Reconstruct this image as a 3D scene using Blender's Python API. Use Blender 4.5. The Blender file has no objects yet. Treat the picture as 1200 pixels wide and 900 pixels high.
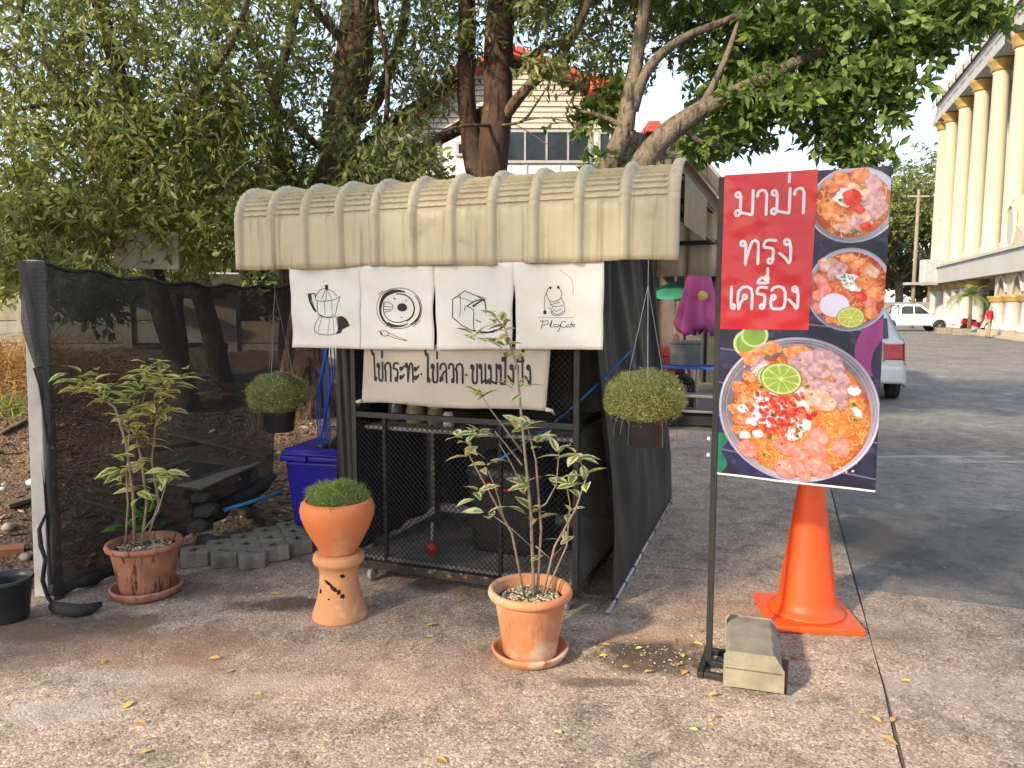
import bpy, bmesh, math, random
import numpy as np
from mathutils import Vector, Matrix, noise
R = math.radians
random.seed(7); rng = np.random.default_rng(7)
scn = bpy.context.scene
COL = scn.collection

# ------------------------------------------------------------ camera
CAMH, PITCH, FPX = 1.55, R(5.86), 867.0
cam_d = bpy.data.cameras.new('camera'); cam = bpy.data.objects.new('camera', cam_d); COL.objects.link(cam)
cam.location = (0, 0, CAMH); cam.rotation_euler = (R(90) - PITCH, 0, 0)
cam_d.sensor_width = 36; cam_d.lens = FPX / 1200 * 36; cam_d.clip_start = .05; cam_d.clip_end = 2000
scn.camera = cam
# ------------------------------------------------------------ sky, sun, exposure
SUN_TO = Vector((-.72, -.69, 0)).normalized(); SUN_EL = R(27)
world = bpy.data.worlds.new('World'); scn.world = world; world.use_nodes = True
wn = world.node_tree.nodes; wl = world.node_tree.links
bgn = wn['Background']; sky = wn.new('ShaderNodeTexSky'); sky.sky_type = 'NISHITA'; sky.sun_disc = False
sky.sun_elevation = SUN_EL; sky.sun_rotation = math.atan2(SUN_TO.x, SUN_TO.y)
sky.altitude = 100; sky.air_density = 1.0; sky.dust_density = 1.2; sky.ozone_density = 1.0
veil = wn.new('ShaderNodeMix'); veil.data_type = 'RGBA'; veil.inputs[0].default_value = .40       # thin even high cloud over the blue
wl.new(sky.outputs[0], veil.inputs[6]); veil.inputs[7].default_value = (4.9, 5.35, 6.0, 1)
wl.new(veil.outputs[2], bgn.inputs[0]); bgn.inputs[1].default_value = .145
sun_d = bpy.data.lights.new('sun', 'SUN'); sun = bpy.data.objects.new('sun', sun_d); COL.objects.link(sun)
sun_d.energy = 3.7; sun_d.angle = R(3); sun_d.color = (1.0, .83, .58)
sdir = Vector((SUN_TO.x * math.cos(SUN_EL), SUN_TO.y * math.cos(SUN_EL), math.sin(SUN_EL)))
sun.rotation_euler = sdir.to_track_quat('Z', 'Y').to_euler(); sun.location = sdir * 60
scn.view_settings.view_transform = 'Standard'; scn.view_settings.look = 'None'
scn.view_settings.exposure = 1.22; scn.view_settings.gamma = 1; scn.view_settings.use_curve_mapping = False
scn.cycles.max_bounces = 8; scn.cycles.transparent_max_bounces = 24; scn.cycles.use_denoising = True
scn.cycles.sample_clamp_indirect = 8

# ------------------------------------------------------------ helpers
CT, ST = math.cos(PITCH), math.sin(PITCH)
def ray(px, py):
    u = (px - 600) / FPX; v = (450 - py) / FPX
    return Vector((u, CT + v * ST, -ST + v * CT))
CP = Vector((0, 0, CAMH))
def at(px, py, Y):                      # point on the vertical plane at distance Y
    d = ray(px, py); return CP + d * (Y / d.y)
def gp(px, py, z=0.):                   # point at height z
    d = ray(px, py); return CP + d * ((z - CAMH) / d.z)
def onplane(px, py, p0, n):
    d = ray(px, py); return CP + d * ((p0 - CP).dot(n) / d.dot(n))

def tag(o, label=None, cat=None, group=None, kind=None):
    if label: o['label'] = label
    if cat: o['category'] = cat
    if group: o['group'] = group
    if kind: o['kind'] = kind
    return o
def empty(name, loc=(0, 0, 0), rz=0, label=None, cat=None, group=None):
    o = bpy.data.objects.new(name, None); COL.objects.link(o); o.location = loc; o.rotation_euler = (0, 0, rz)
    o.empty_display_size = .1
    return tag(o, label, cat, group)
def link(name, me, m, parent=None, smooth=False):
    o = bpy.data.objects.new(name, me); COL.objects.link(o)
    if m is not None:
        for mm in (m if isinstance(m, (list, tuple)) else [m]): me.materials.append(mm)
    if smooth: me.polygons.foreach_set('use_smooth', [True] * len(me.polygons))
    if parent: o.parent = parent
    return o
def inst(name, me, parent=None, loc=(0, 0, 0), rot=(0, 0, 0), sc=(1, 1, 1)):
    o = bpy.data.objects.new(name, me); COL.objects.link(o); o.location = loc; o.rotation_euler = rot; o.scale = sc
    if parent: o.parent = parent
    return o
def bev(o, w, seg=2, ang=40):
    b = o.modifiers.new('bevel', 'BEVEL'); b.width = w; b.segments = seg; b.limit_method = 'ANGLE'; b.angle_limit = R(ang)
    return o
class MB:
    def __init__(s): s.v = []; s.f = []; s.mi = []
    def add(s, vs, fs, mi=0):
        b = len(s.v); s.v += [tuple(p) for p in vs]; s.f += [tuple(b + i for i in f) for f in fs]; s.mi += [mi] * len(fs); return s
    def box(s, c, d, rz=0, m=None, mi=0):
        x, y, z = d[0] / 2, d[1] / 2, d[2] / 2
        vs = [Vector(p) for p in ((-x, -y, -z), (x, -y, -z), (x, y, -z), (-x, y, -z), (-x, -y, z), (x, -y, z), (x, y, z), (-x, y, z))]
        if m is not None: vs = [m @ p for p in vs]
        if rz: q = Matrix.Rotation(rz, 3, 'Z'); vs = [q @ p for p in vs]
        c = Vector(c)
        return s.add([p + c for p in vs], [(3, 2, 1, 0), (4, 5, 6, 7), (0, 1, 5, 4), (1, 2, 6, 5), (2, 3, 7, 6), (3, 0, 4, 7)], mi)
    def bar(s, a, b, w, h=None, mi=0):           # rectangular bar between two points
        a = Vector(a); b = Vector(b); d = b - a; h = h or w
        q = d.to_track_quat('X', 'Z').to_matrix()
        return s.box((a + b) / 2, (d.length, w, h), m=q, mi=mi)
    def tube(s, pts, rad, n=8, cap=True, mi=0):
        pts = [Vector(p) for p in pts]; k = len(pts)
        if not isinstance(rad, (list, tuple)): rad = [rad] * k
        vs = []; fs = []; up = None
        for i, p in enumerate(pts):
            d = (pts[min(i + 1, k - 1)] - pts[max(i - 1, 0)])
            d = d.normalized() if d.length > 1e-9 else Vector((0, 0, 1))
            if up is None: up = d.orthogonal().normalized()
            up = (up - d * up.dot(d)); up = up.normalized() if up.length > 1e-6 else d.orthogonal().normalized()
            w = d.cross(up)
            for j in range(n):
                a = 2 * math.pi * j / n; vs.append(p + (up * math.cos(a) + w * math.sin(a)) * rad[i])
        for i in range(k - 1):
            for j in range(n):
                j2 = (j + 1) % n; fs.append((i * n + j, i * n + j2, (i + 1) * n + j2, (i + 1) * n + j))
        if cap: fs.append(tuple(range(n - 1, -1, -1))); fs.append(tuple((k - 1) * n + j for j in range(n)))
        return s.add(vs, fs, mi)
    def lathe(s, prof, n=32, c=(0, 0, 0), mi=0, wob=0):
        vs = []; fs = []; k = len(prof); c = Vector(c)
        for i, (r, z) in enumerate(prof):
            for j in range(n):
                a = 2 * math.pi * j / n; rr = r * (1 + wob * math.sin(a * 3 + i * .7))
                vs.append(c + Vector((rr * math.cos(a), rr * math.sin(a), z)))
        for i in range(k - 1):
            for j in range(n):
                j2 = (j + 1) % n; fs.append((i * n + j, i * n + j2, (i + 1) * n + j2, (i + 1) * n + j))
        if prof[0][0] > 1e-5: fs.append(tuple(range(n - 1, -1, -1)))
        if prof[-1][0] > 1e-5: fs.append(tuple((k - 1) * n + j for j in range(n)))
        return s.add(vs, fs, mi)
    def prism(s, poly, y0, y1, mi=0, f=None):    # polygon in x,z pushed along y
        n = len(poly); f = f or (lambda x, y, z: (x, y, z))
        vs = [f(x, y0, z) for x, z in poly] + [f(x, y1, z) for x, z in poly]
        return s.add(vs, [tuple(range(n)), tuple(range(2 * n - 1, n - 1, -1))] + [(i, n + i, n + (i + 1) % n, (i + 1) % n)[::-1] for i in range(n)], mi)
    def grid(s, nu, nv, fn, mi=0, close_u=False):
        vs = [fn(i / nu, j / nv) for j in range(nv + 1) for i in range(nu + 1)]
        return s.add(vs, [(j * (nu + 1) + i, j * (nu + 1) + i + 1, (j + 1) * (nu + 1) + i + 1, (j + 1) * (nu + 1) + i) for j in range(nv) for i in range(nu)], mi)
    def ribbon(s, pts, w, fn, step=.006, mi=0):  # flat stroke: 2-D points, width, map to 3-D
        P = [np.array(p, float) for p in pts]; Q = [P[0]]
        for a, b in zip(P, P[1:]):
            L = np.linalg.norm(b - a); k = max(1, int(L / step))
            Q += [a + (b - a) * (i + 1) / k for i in range(k)]
        if not isinstance(w, (list, tuple)): w = [w, w]
        vs = []; fs = []
        for i, q in enumerate(Q):
            d = Q[min(i + 1, len(Q) - 1)] - Q[max(i - 1, 0)]; d = d / (np.linalg.norm(d) + 1e-12); nn = np.array((-d[1], d[0]))
            t = i / max(1, len(Q) - 1); ww = w[0] + (w[1] - w[0]) * t
            vs += [fn(*(q + nn * ww / 2)), fn(*(q - nn * ww / 2))]
        for i in range(len(Q) - 1): fs.append((2 * i, 2 * i + 1, 2 * i + 3, 2 * i + 2))
        for q, ww in ((Q[0], w[0]), (Q[-1], w[1])):          # round ends
            b = len(vs); vs += [fn(*(q + ww / 2 * np.array((math.cos(a), math.sin(a))))) for a in np.linspace(0, 2 * math.pi, 9)[:-1]]
            fs.append(tuple(range(b, b + 8)))
        return s.add(vs, fs, mi)
    def build(s, name, m, parent=None, smooth=False, bevel=0, seg=2, ang=40):
        me = bpy.data.meshes.new(name); me.from_pydata(s.v, [], s.f); me.update()
        o = link(name, me, m, parent, smooth)
        if any(s.mi): me.polygons.foreach_set('material_index', s.mi)
        if bevel: bev(o, bevel, seg, ang)
        return o
def fast_mesh(name, V, F, attr=None):
    V = np.asarray(V, np.float32); F = np.asarray(F, np.int32); me = bpy.data.meshes.new(name)
    me.vertices.add(len(V)); me.vertices.foreach_set('co', V.ravel())
    k = F.shape[1]; me.loops.add(F.size); me.loops.foreach_set('vertex_index', F.ravel())
    me.polygons.add(len(F)); me.polygons.foreach_set('loop_start', np.arange(0, F.size, k, dtype=np.int32))
    me.polygons.foreach_set('loop_total', np.full(len(F), k, np.int32))
    me.update(calc_edges=True)
    if attr is not None:
        a = me.attributes.new('rnd', 'FLOAT', 'POINT'); a.data.foreach_set('value', np.asarray(attr, np.float32))
    return me

# ------------------------------------------------------------ materials
MATS = {}
def nodes(name):
    m = bpy.data.materials.new(name); m.use_nodes = True; nt = m.node_tree
    return m, nt, nt.nodes['Principled BSDF'], nt.nodes['Material Output']
def nz(nt, vec, scale, detail=5, rough=.6, dist=0):
    n = nt.nodes.new('ShaderNodeTexNoise'); n.inputs['Scale'].default_value = scale; n.inputs['Detail'].default_value = detail
    n.inputs['Roughness'].default_value = rough; n.inputs['Distortion'].default_value = dist
    if vec is not None: nt.links.new(vec, n.inputs['Vector'])
    return n.outputs['Fac']
def ramp(nt, fac, stops):
    n = nt.nodes.new('ShaderNodeValToRGB'); cr = n.color_ramp
    while len(cr.elements) < len(stops): cr.elements.new(.5)
    for e, (p, c) in zip(cr.elements, stops): e.position = p; e.color = (*c, 1) if len(c) == 3 else c
    nt.links.new(fac, n.inputs[0]); return n.outputs['Color']
def mixc(nt, f, a, b, mode='MIX'):
    n = nt.nodes.new('ShaderNodeMix'); n.data_type = 'RGBA'; n.blend_type = mode
    for sock, val in ((n.inputs[0], f), (n.inputs[6], a), (n.inputs[7], b)):
        if hasattr(val, 'links'): nt.links.new(val, sock)
        elif isinstance(val, (int, float)): sock.default_value = val
        else: sock.default_value = (*val, 1)
    return n.outputs[2]
def mth(nt, op, a, b=0., c=None, clamp=False):
    n = nt.nodes.new('ShaderNodeMath'); n.operation = op; n.use_clamp = clamp
    for sock, val in zip(n.inputs, (a, b) if c is None else (a, b, c)):
        if hasattr(val, 'links'): nt.links.new(val, sock)
        else: sock.default_value = val
    return n.outputs[0]
def bumpn(nt, bsdf, h, strength, dist=.01):
    b = nt.nodes.new('ShaderNodeBump'); b.inputs['Strength'].default_value = strength; b.inputs['Distance'].default_value = dist
    nt.links.new(h, b.inputs['Height']); nt.links.new(b.outputs[0], bsdf.inputs['Normal'])
def coord(nt, which='Object'):
    return nt.nodes.new('ShaderNodeTexCoord').outputs[which] if which != 'World' else nt.nodes.new('ShaderNodeNewGeometry').outputs['Position']
def M(name, c1, c2=None, scale=6, rough=.7, bump=0, bscale=60, metal=0, lo=.35, hi=.65, spots=None, co='Object', bdist=.004, coat=0, spec=.4, streak=None):
    if name in MATS: return MATS[name]
    m, nt, b, out = nodes(name); vec = coord(nt, co)
    b.inputs['Roughness'].default_value = rough; b.inputs['Metallic'].default_value = metal
    b.inputs['Specular IOR Level'].default_value = spec; b.inputs['Coat Weight'].default_value = coat
    if c2 is None: c2 = tuple(x * .82 for x in c1)
    c = ramp(nt, nz(nt, vec, scale, 6, .62), [(lo, c1), (hi, c2)])
    if spots:                               # (colour, scale, low, high)
        f = ramp(nt, nz(nt, vec, spots[1], 4, .55), [(spots[2], (0, 0, 0)), (spots[3], (1, 1, 1))])
        c = mixc(nt, f, c, spots[0])
    if streak:                              # (colour, across, along, low, high): run-off marks down the surface
        mp = nt.nodes.new('ShaderNodeMapping'); mp.inputs['Scale'].default_value = (streak[1], streak[1], streak[2]); nt.links.new(vec, mp.inputs['Vector'])
        f = ramp(nt, nz(nt, mp.outputs[0], 1., 4, .6), [(streak[3], (0, 0, 0)), (streak[4], (1, 1, 1))]); c = mixc(nt, f, c, streak[0])
    nt.links.new(c, b.inputs['Base Color'])
    rr = nt.nodes.new('ShaderNodeMapRange'); rr.inputs['To Min'].default_value = max(0, rough - .1); rr.inputs['To Max'].default_value = min(1, rough + .1)
    nt.links.new(nz(nt, vec, scale * 2.3, 4), rr.inputs['Value']); nt.links.new(rr.outputs[0], b.inputs['Roughness'])
    if bump: bumpn(nt, b, nz(nt, vec, bscale, 4), bump, bdist)
    MATS[name] = m; return m
def leafmat(name, stops, rough=.5, trans=.35, tcol=(.25, .35, .04)):
    m, nt, b, out = nodes(name)
    a = nt.nodes.new('ShaderNodeAttribute'); a.attribute_name = 'rnd'
    c = ramp(nt, a.outputs['Fac'], stops); nt.links.new(c, b.inputs['Base Color'])
    b.inputs['Roughness'].default_value = rough; b.inputs['Specular IOR Level'].default_value = .35
    t = nt.nodes.new('ShaderNodeBsdfTranslucent'); nt.links.new(mixc(nt, .35, c, tcol), t.inputs['Color'])
    mx = nt.nodes.new('ShaderNodeMixShader'); mx.inputs[0].default_value = trans
    nt.links.new(b.outputs[0], mx.inputs[1]); nt.links.new(t.outputs[0], mx.inputs[2]); nt.links.new(mx.outputs[0], out.inputs['Surface'])
    MATS[name] = m; return m
BLACKM = M('black_painted_steel', (.012, .012, .013), (.02, .019, .018), 20, .5)
STEEL = M('galvanised_steel', (.38, .39, .40), (.24, .25, .26), 30, .38, metal=.8)
RUBBER = M('black_rubber', (.018, .018, .018), (.03, .03, .03), 30, .85)
TERRA = M('terracotta', (.44, .165, .075), (.50, .25, .14), 5, .85, .25, 90, spots=((.60, .45, .34), 4.5, .50, .68), streak=((.27, .12, .075), 16, 4, .57, .72))
TERRA2 = M('terracotta_stained', (.30, .115, .065), (.42, .20, .13), 9, .85, .25, 90, spots=((.42, .27, .2), 5, .6, .75), streak=((.10, .04, .028), 22, 2.5, .56, .64))
TERRA3 = M('terracotta_orange', (.62, .17, .05), (.55, .19, .08), 4, .7, .15, 70, spots=((.66, .33, .17), 2.6, .56, .70))
TERRA4 = M('terracotta_pale', (.60, .28, .13), (.52, .25, .13), 6, .85, .25, 60, spots=((.66, .42, .27), 9, .56, .70))
CONC = M('cast_concrete', (.25, .225, .175), (.17, .15, .115), 9, .9, .5, 120, spots=((.14, .12, .095), 5, .58, .72))
BARK = M('tree_bark', (.085, .05, .032), (.15, .10, .068), 12, .9, .9, 22, bdist=.03, spots=((.24, .15, .09), 5, .55, .75), streak=((.03, .02, .014), 26, 3.5, .5, .6))
BARK2 = M('grey_bark', (.20, .155, .12), (.11, .085, .065), 9, .9, .9, 26, bdist=.03, spots=((.09, .10, .05), 4, .55, .7), streak=((.05, .04, .032), 24, 4, .52, .62))
WOOD = M('old_plank', (.13, .095, .065), (.07, .05, .035), 10, .9, .4, 60)
# ------------------------------------------------------------ ground
GA = R(20); E1 = Vector((math.cos(GA), -math.sin(GA), 0)); E2 = Vector((math.sin(GA), math.cos(GA), 0))
G0 = Vector((1.915, 3.97, 0))
def ground_material(name, base, dark, aggregate, stains=()):
    m, nt, b, out = nodes(name); w = coord(nt, 'World')
    c = ramp(nt, nz(nt, w, .55, 6, .65), [(.36, base), (.66, dark)])
    # exposed aggregate: small stones of different tones
    v = nt.nodes.new('ShaderNodeTexVoronoi'); v.inputs['Scale'].default_value = 105; nt.links.new(w, v.inputs['Vector'])
    tone = ramp(nt, v.outputs['Color'], [(0, (.22, .21, .20)), (.4, (.85, .83, .8)), (.7, (1.1, 1.06, 1.0)), (1, (2.0, 1.9, 1.75))])
    c = mixc(nt, aggregate, c, mixc(nt, 1., c, tone, 'MULTIPLY'))
    n2 = ramp(nt, nz(nt, w, 150, 5, .8), [(.36, (.38, .36, .35)), (.5, (1, 1, 1)), (.64, (1.5, 1.42, 1.35))])
    c = mixc(nt, .75, c, n2, 'MULTIPLY')
    c = mixc(nt, .8, c, ramp(nt, nz(nt, w, 5.5, 8, .75, .4), [(.34, (.48, .46, .45)), (.5, (1, 1, 1)), (.68, (1.4, 1.34, 1.28))]), 'MULTIPLY')
    # pale lime dust and brown earth tracked over it
    c = mixc(nt, ramp(nt, nz(nt, w, 1.7, 7, .72, .6), [(.56, (0, 0, 0)), (.74, (.75,) * 3)]), c, (.47, .41, .37))
    c = mixc(nt, ramp(nt, nz(nt, w, .9, 7, .7, .3), [(.55, (0, 0, 0)), (.72, (.6,) * 3)]), c, (.16, .115, .085))
    sx = nt.nodes.new('ShaderNodeSeparateXYZ'); nt.links.new(w, sx.inputs[0])
    ns = nz(nt, w, 3.2, 6, .7)
    for (x, y, rx, ry, a, col, k) in stains:
        dx = mth(nt, 'MULTIPLY', mth(nt, 'SUBTRACT', sx.outputs[0], x), 1 / rx); dy = mth(nt, 'MULTIPLY', mth(nt, 'SUBTRACT', sx.outputs[1], y), 1 / ry)
        d = mth(nt, 'SQRT', mth(nt, 'ADD', mth(nt, 'MULTIPLY', dx, dx), mth(nt, 'MULTIPLY', dy, dy)))
        d = mth(nt, 'ADD', d, mth(nt, 'MULTIPLY', mth(nt, 'SUBTRACT', ns, .5), k))
        f = ramp(nt, d, [(.55, (a,) * 3), (1., (0, 0, 0))])
        c = mixc(nt, f, c, col)
    nt.links.new(c, b.inputs['Base Color']); b.inputs['Roughness'].default_value = .9; b.inputs['Specular IOR Level'].default_value = .25
    h = mth(nt, 'ADD', mth(nt, 'MULTIPLY', v.outputs['Distance'], -1.2), mth(nt, 'MULTIPLY', nz(nt, w, 160, 4, .7), 1.))
    bumpn(nt, b, h, .45 if aggregate > .4 else .25, .004); MATS[name] = m; return m
def st(px, py, rx, ry, a, col, k=2.2):
    p = gp(px, py); return (p.x, p.y, rx, ry, a, col, k)
OIL = (.035, .028, .024); EARTH = (.20, .115, .07)
APRON = ground_material('washed_aggregate_concrete', (.39, .312, .262), (.262, .222, .196), .78, [
    st(765, 768, .34, .20, .85, OIL, 2.6), st(322, 708, .30, .12, .75, OIL, 2.4), st(55, 735, .75, .20, .8, (.075, .058, .045), 2.6), st(240, 690, .5, .12, .5, (.10, .08, .06), 2.6),
    st(120, 760, .9, .30, .6, EARTH, 3.), st(400, 790, 1.3, .3, .28, (.42, .27, .19), 3.), st(860, 715, .5, .10, .4, (.36, .2, .12), 3.),
    st(760, 742, .35, .12, .5, (.36, .22, .13), 2.8), st(700, 800, .22, .05, .6, OIL, 2.4), st(70, 832, .24, .10, .34, (.56, .50, .45), 4.5), st(150, 792, .34, .08, .28, (.56, .50, .45), 3.), st(330, 800, .3, .1, .3, (.50, .42, .36), 3.), st(1090, 800, .5, .12, .35, (.42, .35, .30), 3.), st(1000, 625, .28, .8, .6, (.045, .04, .038), 2.4)])
ROAD = ground_material('road_concrete', (.21, .20, .193), (.14, .134, .128), .35, [
    st(1020, 630, .35, .7, .7, (.045, .04, .038), 2.4), st(1130, 640, 1.4, .9, .45, (.09, .085, .08), 2.8), st(1090, 535, .9, .08, .55, (.42, .39, .36), 2.4), st(1185, 541, .6, .05, .5, (.42, .39, .36), 2.4), st(1130, 742, 1.3, .10, .45, (.40, .29, .22), 2.6)])  # last patch paints a strip of pinkish dappled sunlight into the colour
JOINT = M('joint_dirt', (.075, .062, .05), (.11, .095, .08), 12, .95, co='World')
mb = MB(); mb.add([(-600, -600, -.009), (600, -600, -.009), (600, 1200, -.009), (-600, 1200, -.009)], [(0, 1, 2, 3)])
ground = tag(mb.build('ground', JOINT), 'dark packed ground under the paving', kind='structure')
pave = empty('pavement'); tag(pave, 'concrete slab paving of forecourt and road', kind='structure')
def slab(x0, x1, y0, y1, m):
    g = .005
    ps = []
    for (a, b, c, d) in ((x0 + g, y0 + g, x1 - g, y0 + g), (x1 - g, y0 + g, x1 - g, y1 - g), (x1 - g, y1 - g, x0 + g, y1 - g), (x0 + g, y1 - g, x0 + g, y0 + g)):
        k = 14 if max(abs(x0), abs(y0)) < 12 else 1
        for i in range(k):
            t = i / k; x = a + (c - a) * t; y = b + (d - b) * t
            j = .006 if k > 1 and i else 0
            ps.append(G0 + E1 * (x + random.uniform(-j, j)) + E2 * (y + random.uniform(-j, j)))
    n = len(ps); mb = MB()
    mb.add([(p.x, p.y, 0) for p in ps] + [(p.x, p.y, -.03) for p in ps], [tuple(range(n))] + [(i, n + i, n + (i + 1) % n, (i + 1) % n) for i in range(n)])
    mb.build('slab', m, pave)
ys = [-10.6, -5.3, 0, 5.15, 10.3, 15.5, 20.8, 26, 31, 36, 46, 60, 80]
for i in range(len(ys) - 1):
    xs = [-15, -6.4, 0, 4.6, 9.2, 13.8, 22, 40] if i < 9 else [-15, 0, 40]
    for a, b in zip(xs, xs[1:]):
        slab(a, b, ys[i], ys[i + 1], APRON if (b <= 0.1 and i < 3) or (i < 2 and a < 4.5) else ROAD)
# ------------------------------------------------------------ garden soil
SN = Vector((-.62, .785, 0)); SP = Vector((-3.25, 3.62, 0))
def soil_h(x, y):
    d = (Vector((x, y, 0)) - SP).dot(SN)
    d2 = d + .25 * noise.noise((x * .9, y * .9, 3))
    t = max(0, min(1, d2 / 5.2)); s = t * t * (3 - 2 * t)
    h = -.03 + (.05 if d2 > 0 else .05 + d2 * .5) * 1
    h += 1.0 * s + (.05 * noise.noise((x * 2.1, y * 2.1, 0)) + .03 * noise.noise((x * 6, y * 6, 1)) + .015 * noise.noise((x * 17, y * 17, 2))) * min(1, max(0, d2 * 2 + .1))
    return max(h, -.06)
m, nt, b, out = nodes('garden_soil'); w = coord(nt, 'World')
c = ramp(nt, nz(nt, w, 1.6, 8, .75), [(.33, (.085, .055, .04)), (.5, (.15, .10, .068)), (.68, (.24, .165, .11))])
v = nt.nodes.new('ShaderNodeTexVoronoi'); v.inputs['Scale'].default_value = 38; nt.links.new(w, v.inputs['Vector'])
c = mixc(nt, .8, c, ramp(nt, v.outputs['Color'], [(0, (.35, .32, .3)), (.5, (1, 1, 1)), (1, (1.9, 1.7, 1.5))]), 'MULTIPLY')
nt.links.new(c, b.inputs['Base Color']); b.inputs['Roughness'].default_value = .95
bumpn(nt, b, mth(nt, 'ADD', v.outputs['Distance'], nz(nt, w, 25, 8, .75)), 1., .03); SOIL = m; MATS['soil'] = m
mb = MB(); X0, X1, Y0, Y1 = -14, -.3, 3.0, 14.
mb.grid(120, 110, lambda a, c: (X0 + (X1 - X0) * a, Y0 + (Y1 - Y0) * c, soil_h(X0 + (X1 - X0) * a, Y0 + (Y1 - Y0) * c)))
tag(mb.build('soil', SOIL, smooth=True), 'brown garden soil banked up behind the net', kind='structure')
# litter: dry leaves, chips and pebbles lying on the soil
V = []; F = []; A = []
for i in range(5200):
    x = random.uniform(-6.5, -1.2); y = random.uniform(3.3, 8.5)
    if (Vector((x, y, 0)) - SP).dot(SN) < -.06 + random.uniform(0, .1): continue
    z = soil_h(x, y) + .008; a = random.uniform(0, 6.28); L = random.uniform(.012, .05); W = L * random.uniform(.3, .7)
    d = Vector((math.cos(a), math.sin(a), random.uniform(-.3, .5))) * L; s = Vector((-math.sin(a), math.cos(a), random.uniform(-.4, .4))) * W
    p = Vector((x, y, z)); b0 = len(V); V += [p - d, p + s, p + d, p - s]; F += [(b0, b0 + 1, b0 + 2, b0 + 3)]; A += [random.random()] * 4
LITTER = leafmat('dry_litter', [(0, (.06, .04, .028)), (.5, (.20, .12, .06)), (.8, (.36, .25, .14)), (1, (.52, .46, .38))], .8, .1)
tag(link('leaf_litter', fast_mesh('leaf_litter', V, F, A), LITTER), 'dry leaves and chips scattered over the soil', 'litter', kind='stuff')
# ------------------------------------------------------------ food stall
SA = R(21); S0 = Vector((-.874, 4.08, 0))
F1 = Vector((math.cos(SA), -math.sin(SA), 0)); F2 = Vector((math.sin(SA), math.cos(SA), 0))
def sl(x, y, z=0): return S0 + F1 * x + F2 * y + Vector((0, 0, z))        # stall local -> world
def slp(px, py, y):                                                       # pixel on the stall plane local y -> local x, z
    p = onplane(px, py, sl(0, y), F2) - S0; return p.dot(F1), p.z
stall = empty('food_stall', S0, -SA, 'black wire mesh food stall on casters under a cream corrugated awning roof', 'food stall')
SW, SD = 1.28, 1.0
def post(x, y, z0=.1, z1=2.02, w=.03): MB().box((x, y, (z0 + z1) / 2), (w, w, z1 - z0)).build('post', BLACKM, stall, bevel=.002)
for x, y in ((0, 0), (SW, 0), (0, SD), (SW, SD)): post(x, y)
post(.17, .03, .12, .95, .022); post(.86, .03, .12, .95, .022)
RUSTF = M('rusty_black_steel', (.02, .018, .016), (.05, .035, .022), 18, .7, .3, 80, spots=((.28, .17, .07), 24, .6, .68))
def rail(a, b, w=.03, h=.03, m=BLACKM, n='rail'): MB().bar(a, b, w, h).build(n, m, stall, bevel=.002)
rail((.015, 0, .115), (SW - .015, 0, .115), .035, .045, RUSTF, 'base_rail'); rail((0, .02, .115), (0, SD - .02, .115), .03, .045, RUSTF, 'base_rail')
rail((SW, .02, .115), (SW, SD - .02, .115), .03, .045, RUSTF, 'base_rail'); rail((.015, SD, .115), (SW - .015, SD, .115), .03, .045, RUSTF, 'base_rail')
for z in (.965, 1.98): rail((.015, 0, z), (SW - .015, 0, z))
rail((SW, .02, .965), (SW, SD - .02, .965)); rail((0, .02, .965), (0, SD - .02, .965)); rail((.015, SD, 1.98), (SW - .015, SD, 1.98))
FLOORM = M('worn_floor_sheet', (.24, .23, .21), (.15, .14, .13), 10, .7, .2, 50)
MB().box((SW / 2, SD / 2, .15), (SW - .04, SD - .04, .018)).build('floor_sheet', FLOORM, stall)
MB().box((SW / 2, SD / 2 + .02, .885), (SW - .05, SD - .06, .02)).build('shelf', M('grey_shelf', (.30, .30, .29), (.2, .2, .19), 14, .6), stall, bevel=.003)
# expanded-metal screens
def wire(name, w, h, fn, cw=.030, ch=.0155, r=.0019):
    mb = MB(); nx = int(w / cw); ny = int(h / ch)
    for i in range(nx + 1):
        for j in range(ny + 1):
            x = i * cw + (cw / 2 if j % 2 else 0); z = j * ch
            for dx in (-cw / 2, cw / 2):
                x2 = x + dx; z2 = z + ch
                if 0 <= x2 <= w and z2 <= h and x <= w:
                    a = Vector(fn(x, z)); b = Vector(fn(x2, z2)); d = (b - a).normalized(); up = Vector((-d.z * 0, 0, 0))
                    nrm = Vector(fn(0, 0, 1)) ; s = d.cross(nrm) * r; t = nrm * r
                    mb.add([a + s - t, a - s - t, a + t * 1.2, b + s - t, b - s - t, b + t * 1.2], [(0, 1, 4, 3), (1, 2, 5, 4), (2, 0, 3, 5)])
    return tag(mb.build(name, M('black_wire', (.035, .035, .036), (.05, .05, .05), 20, .45, metal=.3), stall), kind='stuff')
ffn = lambda x, z, n=0: (0, -1, 0) if n else (x + .02, -.012, z + .14)
wire('front_wire_mesh', SW - .04, .80, ffn)
wire('upper_wire_mesh', .28, .92, lambda x, z, n=0: (0, -1, 0) if n else (x + .98, -.012, z + 1.0))
wire('upper_wire_mesh', .10, .92, lambda x, z, n=0: (0, -1, 0) if n else (x + .02, -.012, z + 1.0))
wire('side_wire_mesh', SD - .04, .80, lambda x, z, n=0: (1, 0, 0) if n else (SW + .012, x + .02, z + .14))
TARP = M('black_tarpaulin', (.014, .014, .015), (.022, .021, .021), 5, .42, .25, 14, spec=.5)
mb = MB(); mb.grid(24, 10, lambda u, v: (u * SW * 1.02, SD + .03 + .02 * math.sin(u * 23 + v * 2), .2 + v * 1.85)); mb.build('back_sheet', TARP, stall, smooth=True)
mb = MB(); mb.grid(16, 10, lambda u, v: (-.03 + .02 * math.sin(u * 17 + v), .06 + u * (SD - .06), .17 + v * 1.83)); mb.build('side_sheet', TARP, stall, smooth=True)
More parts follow.
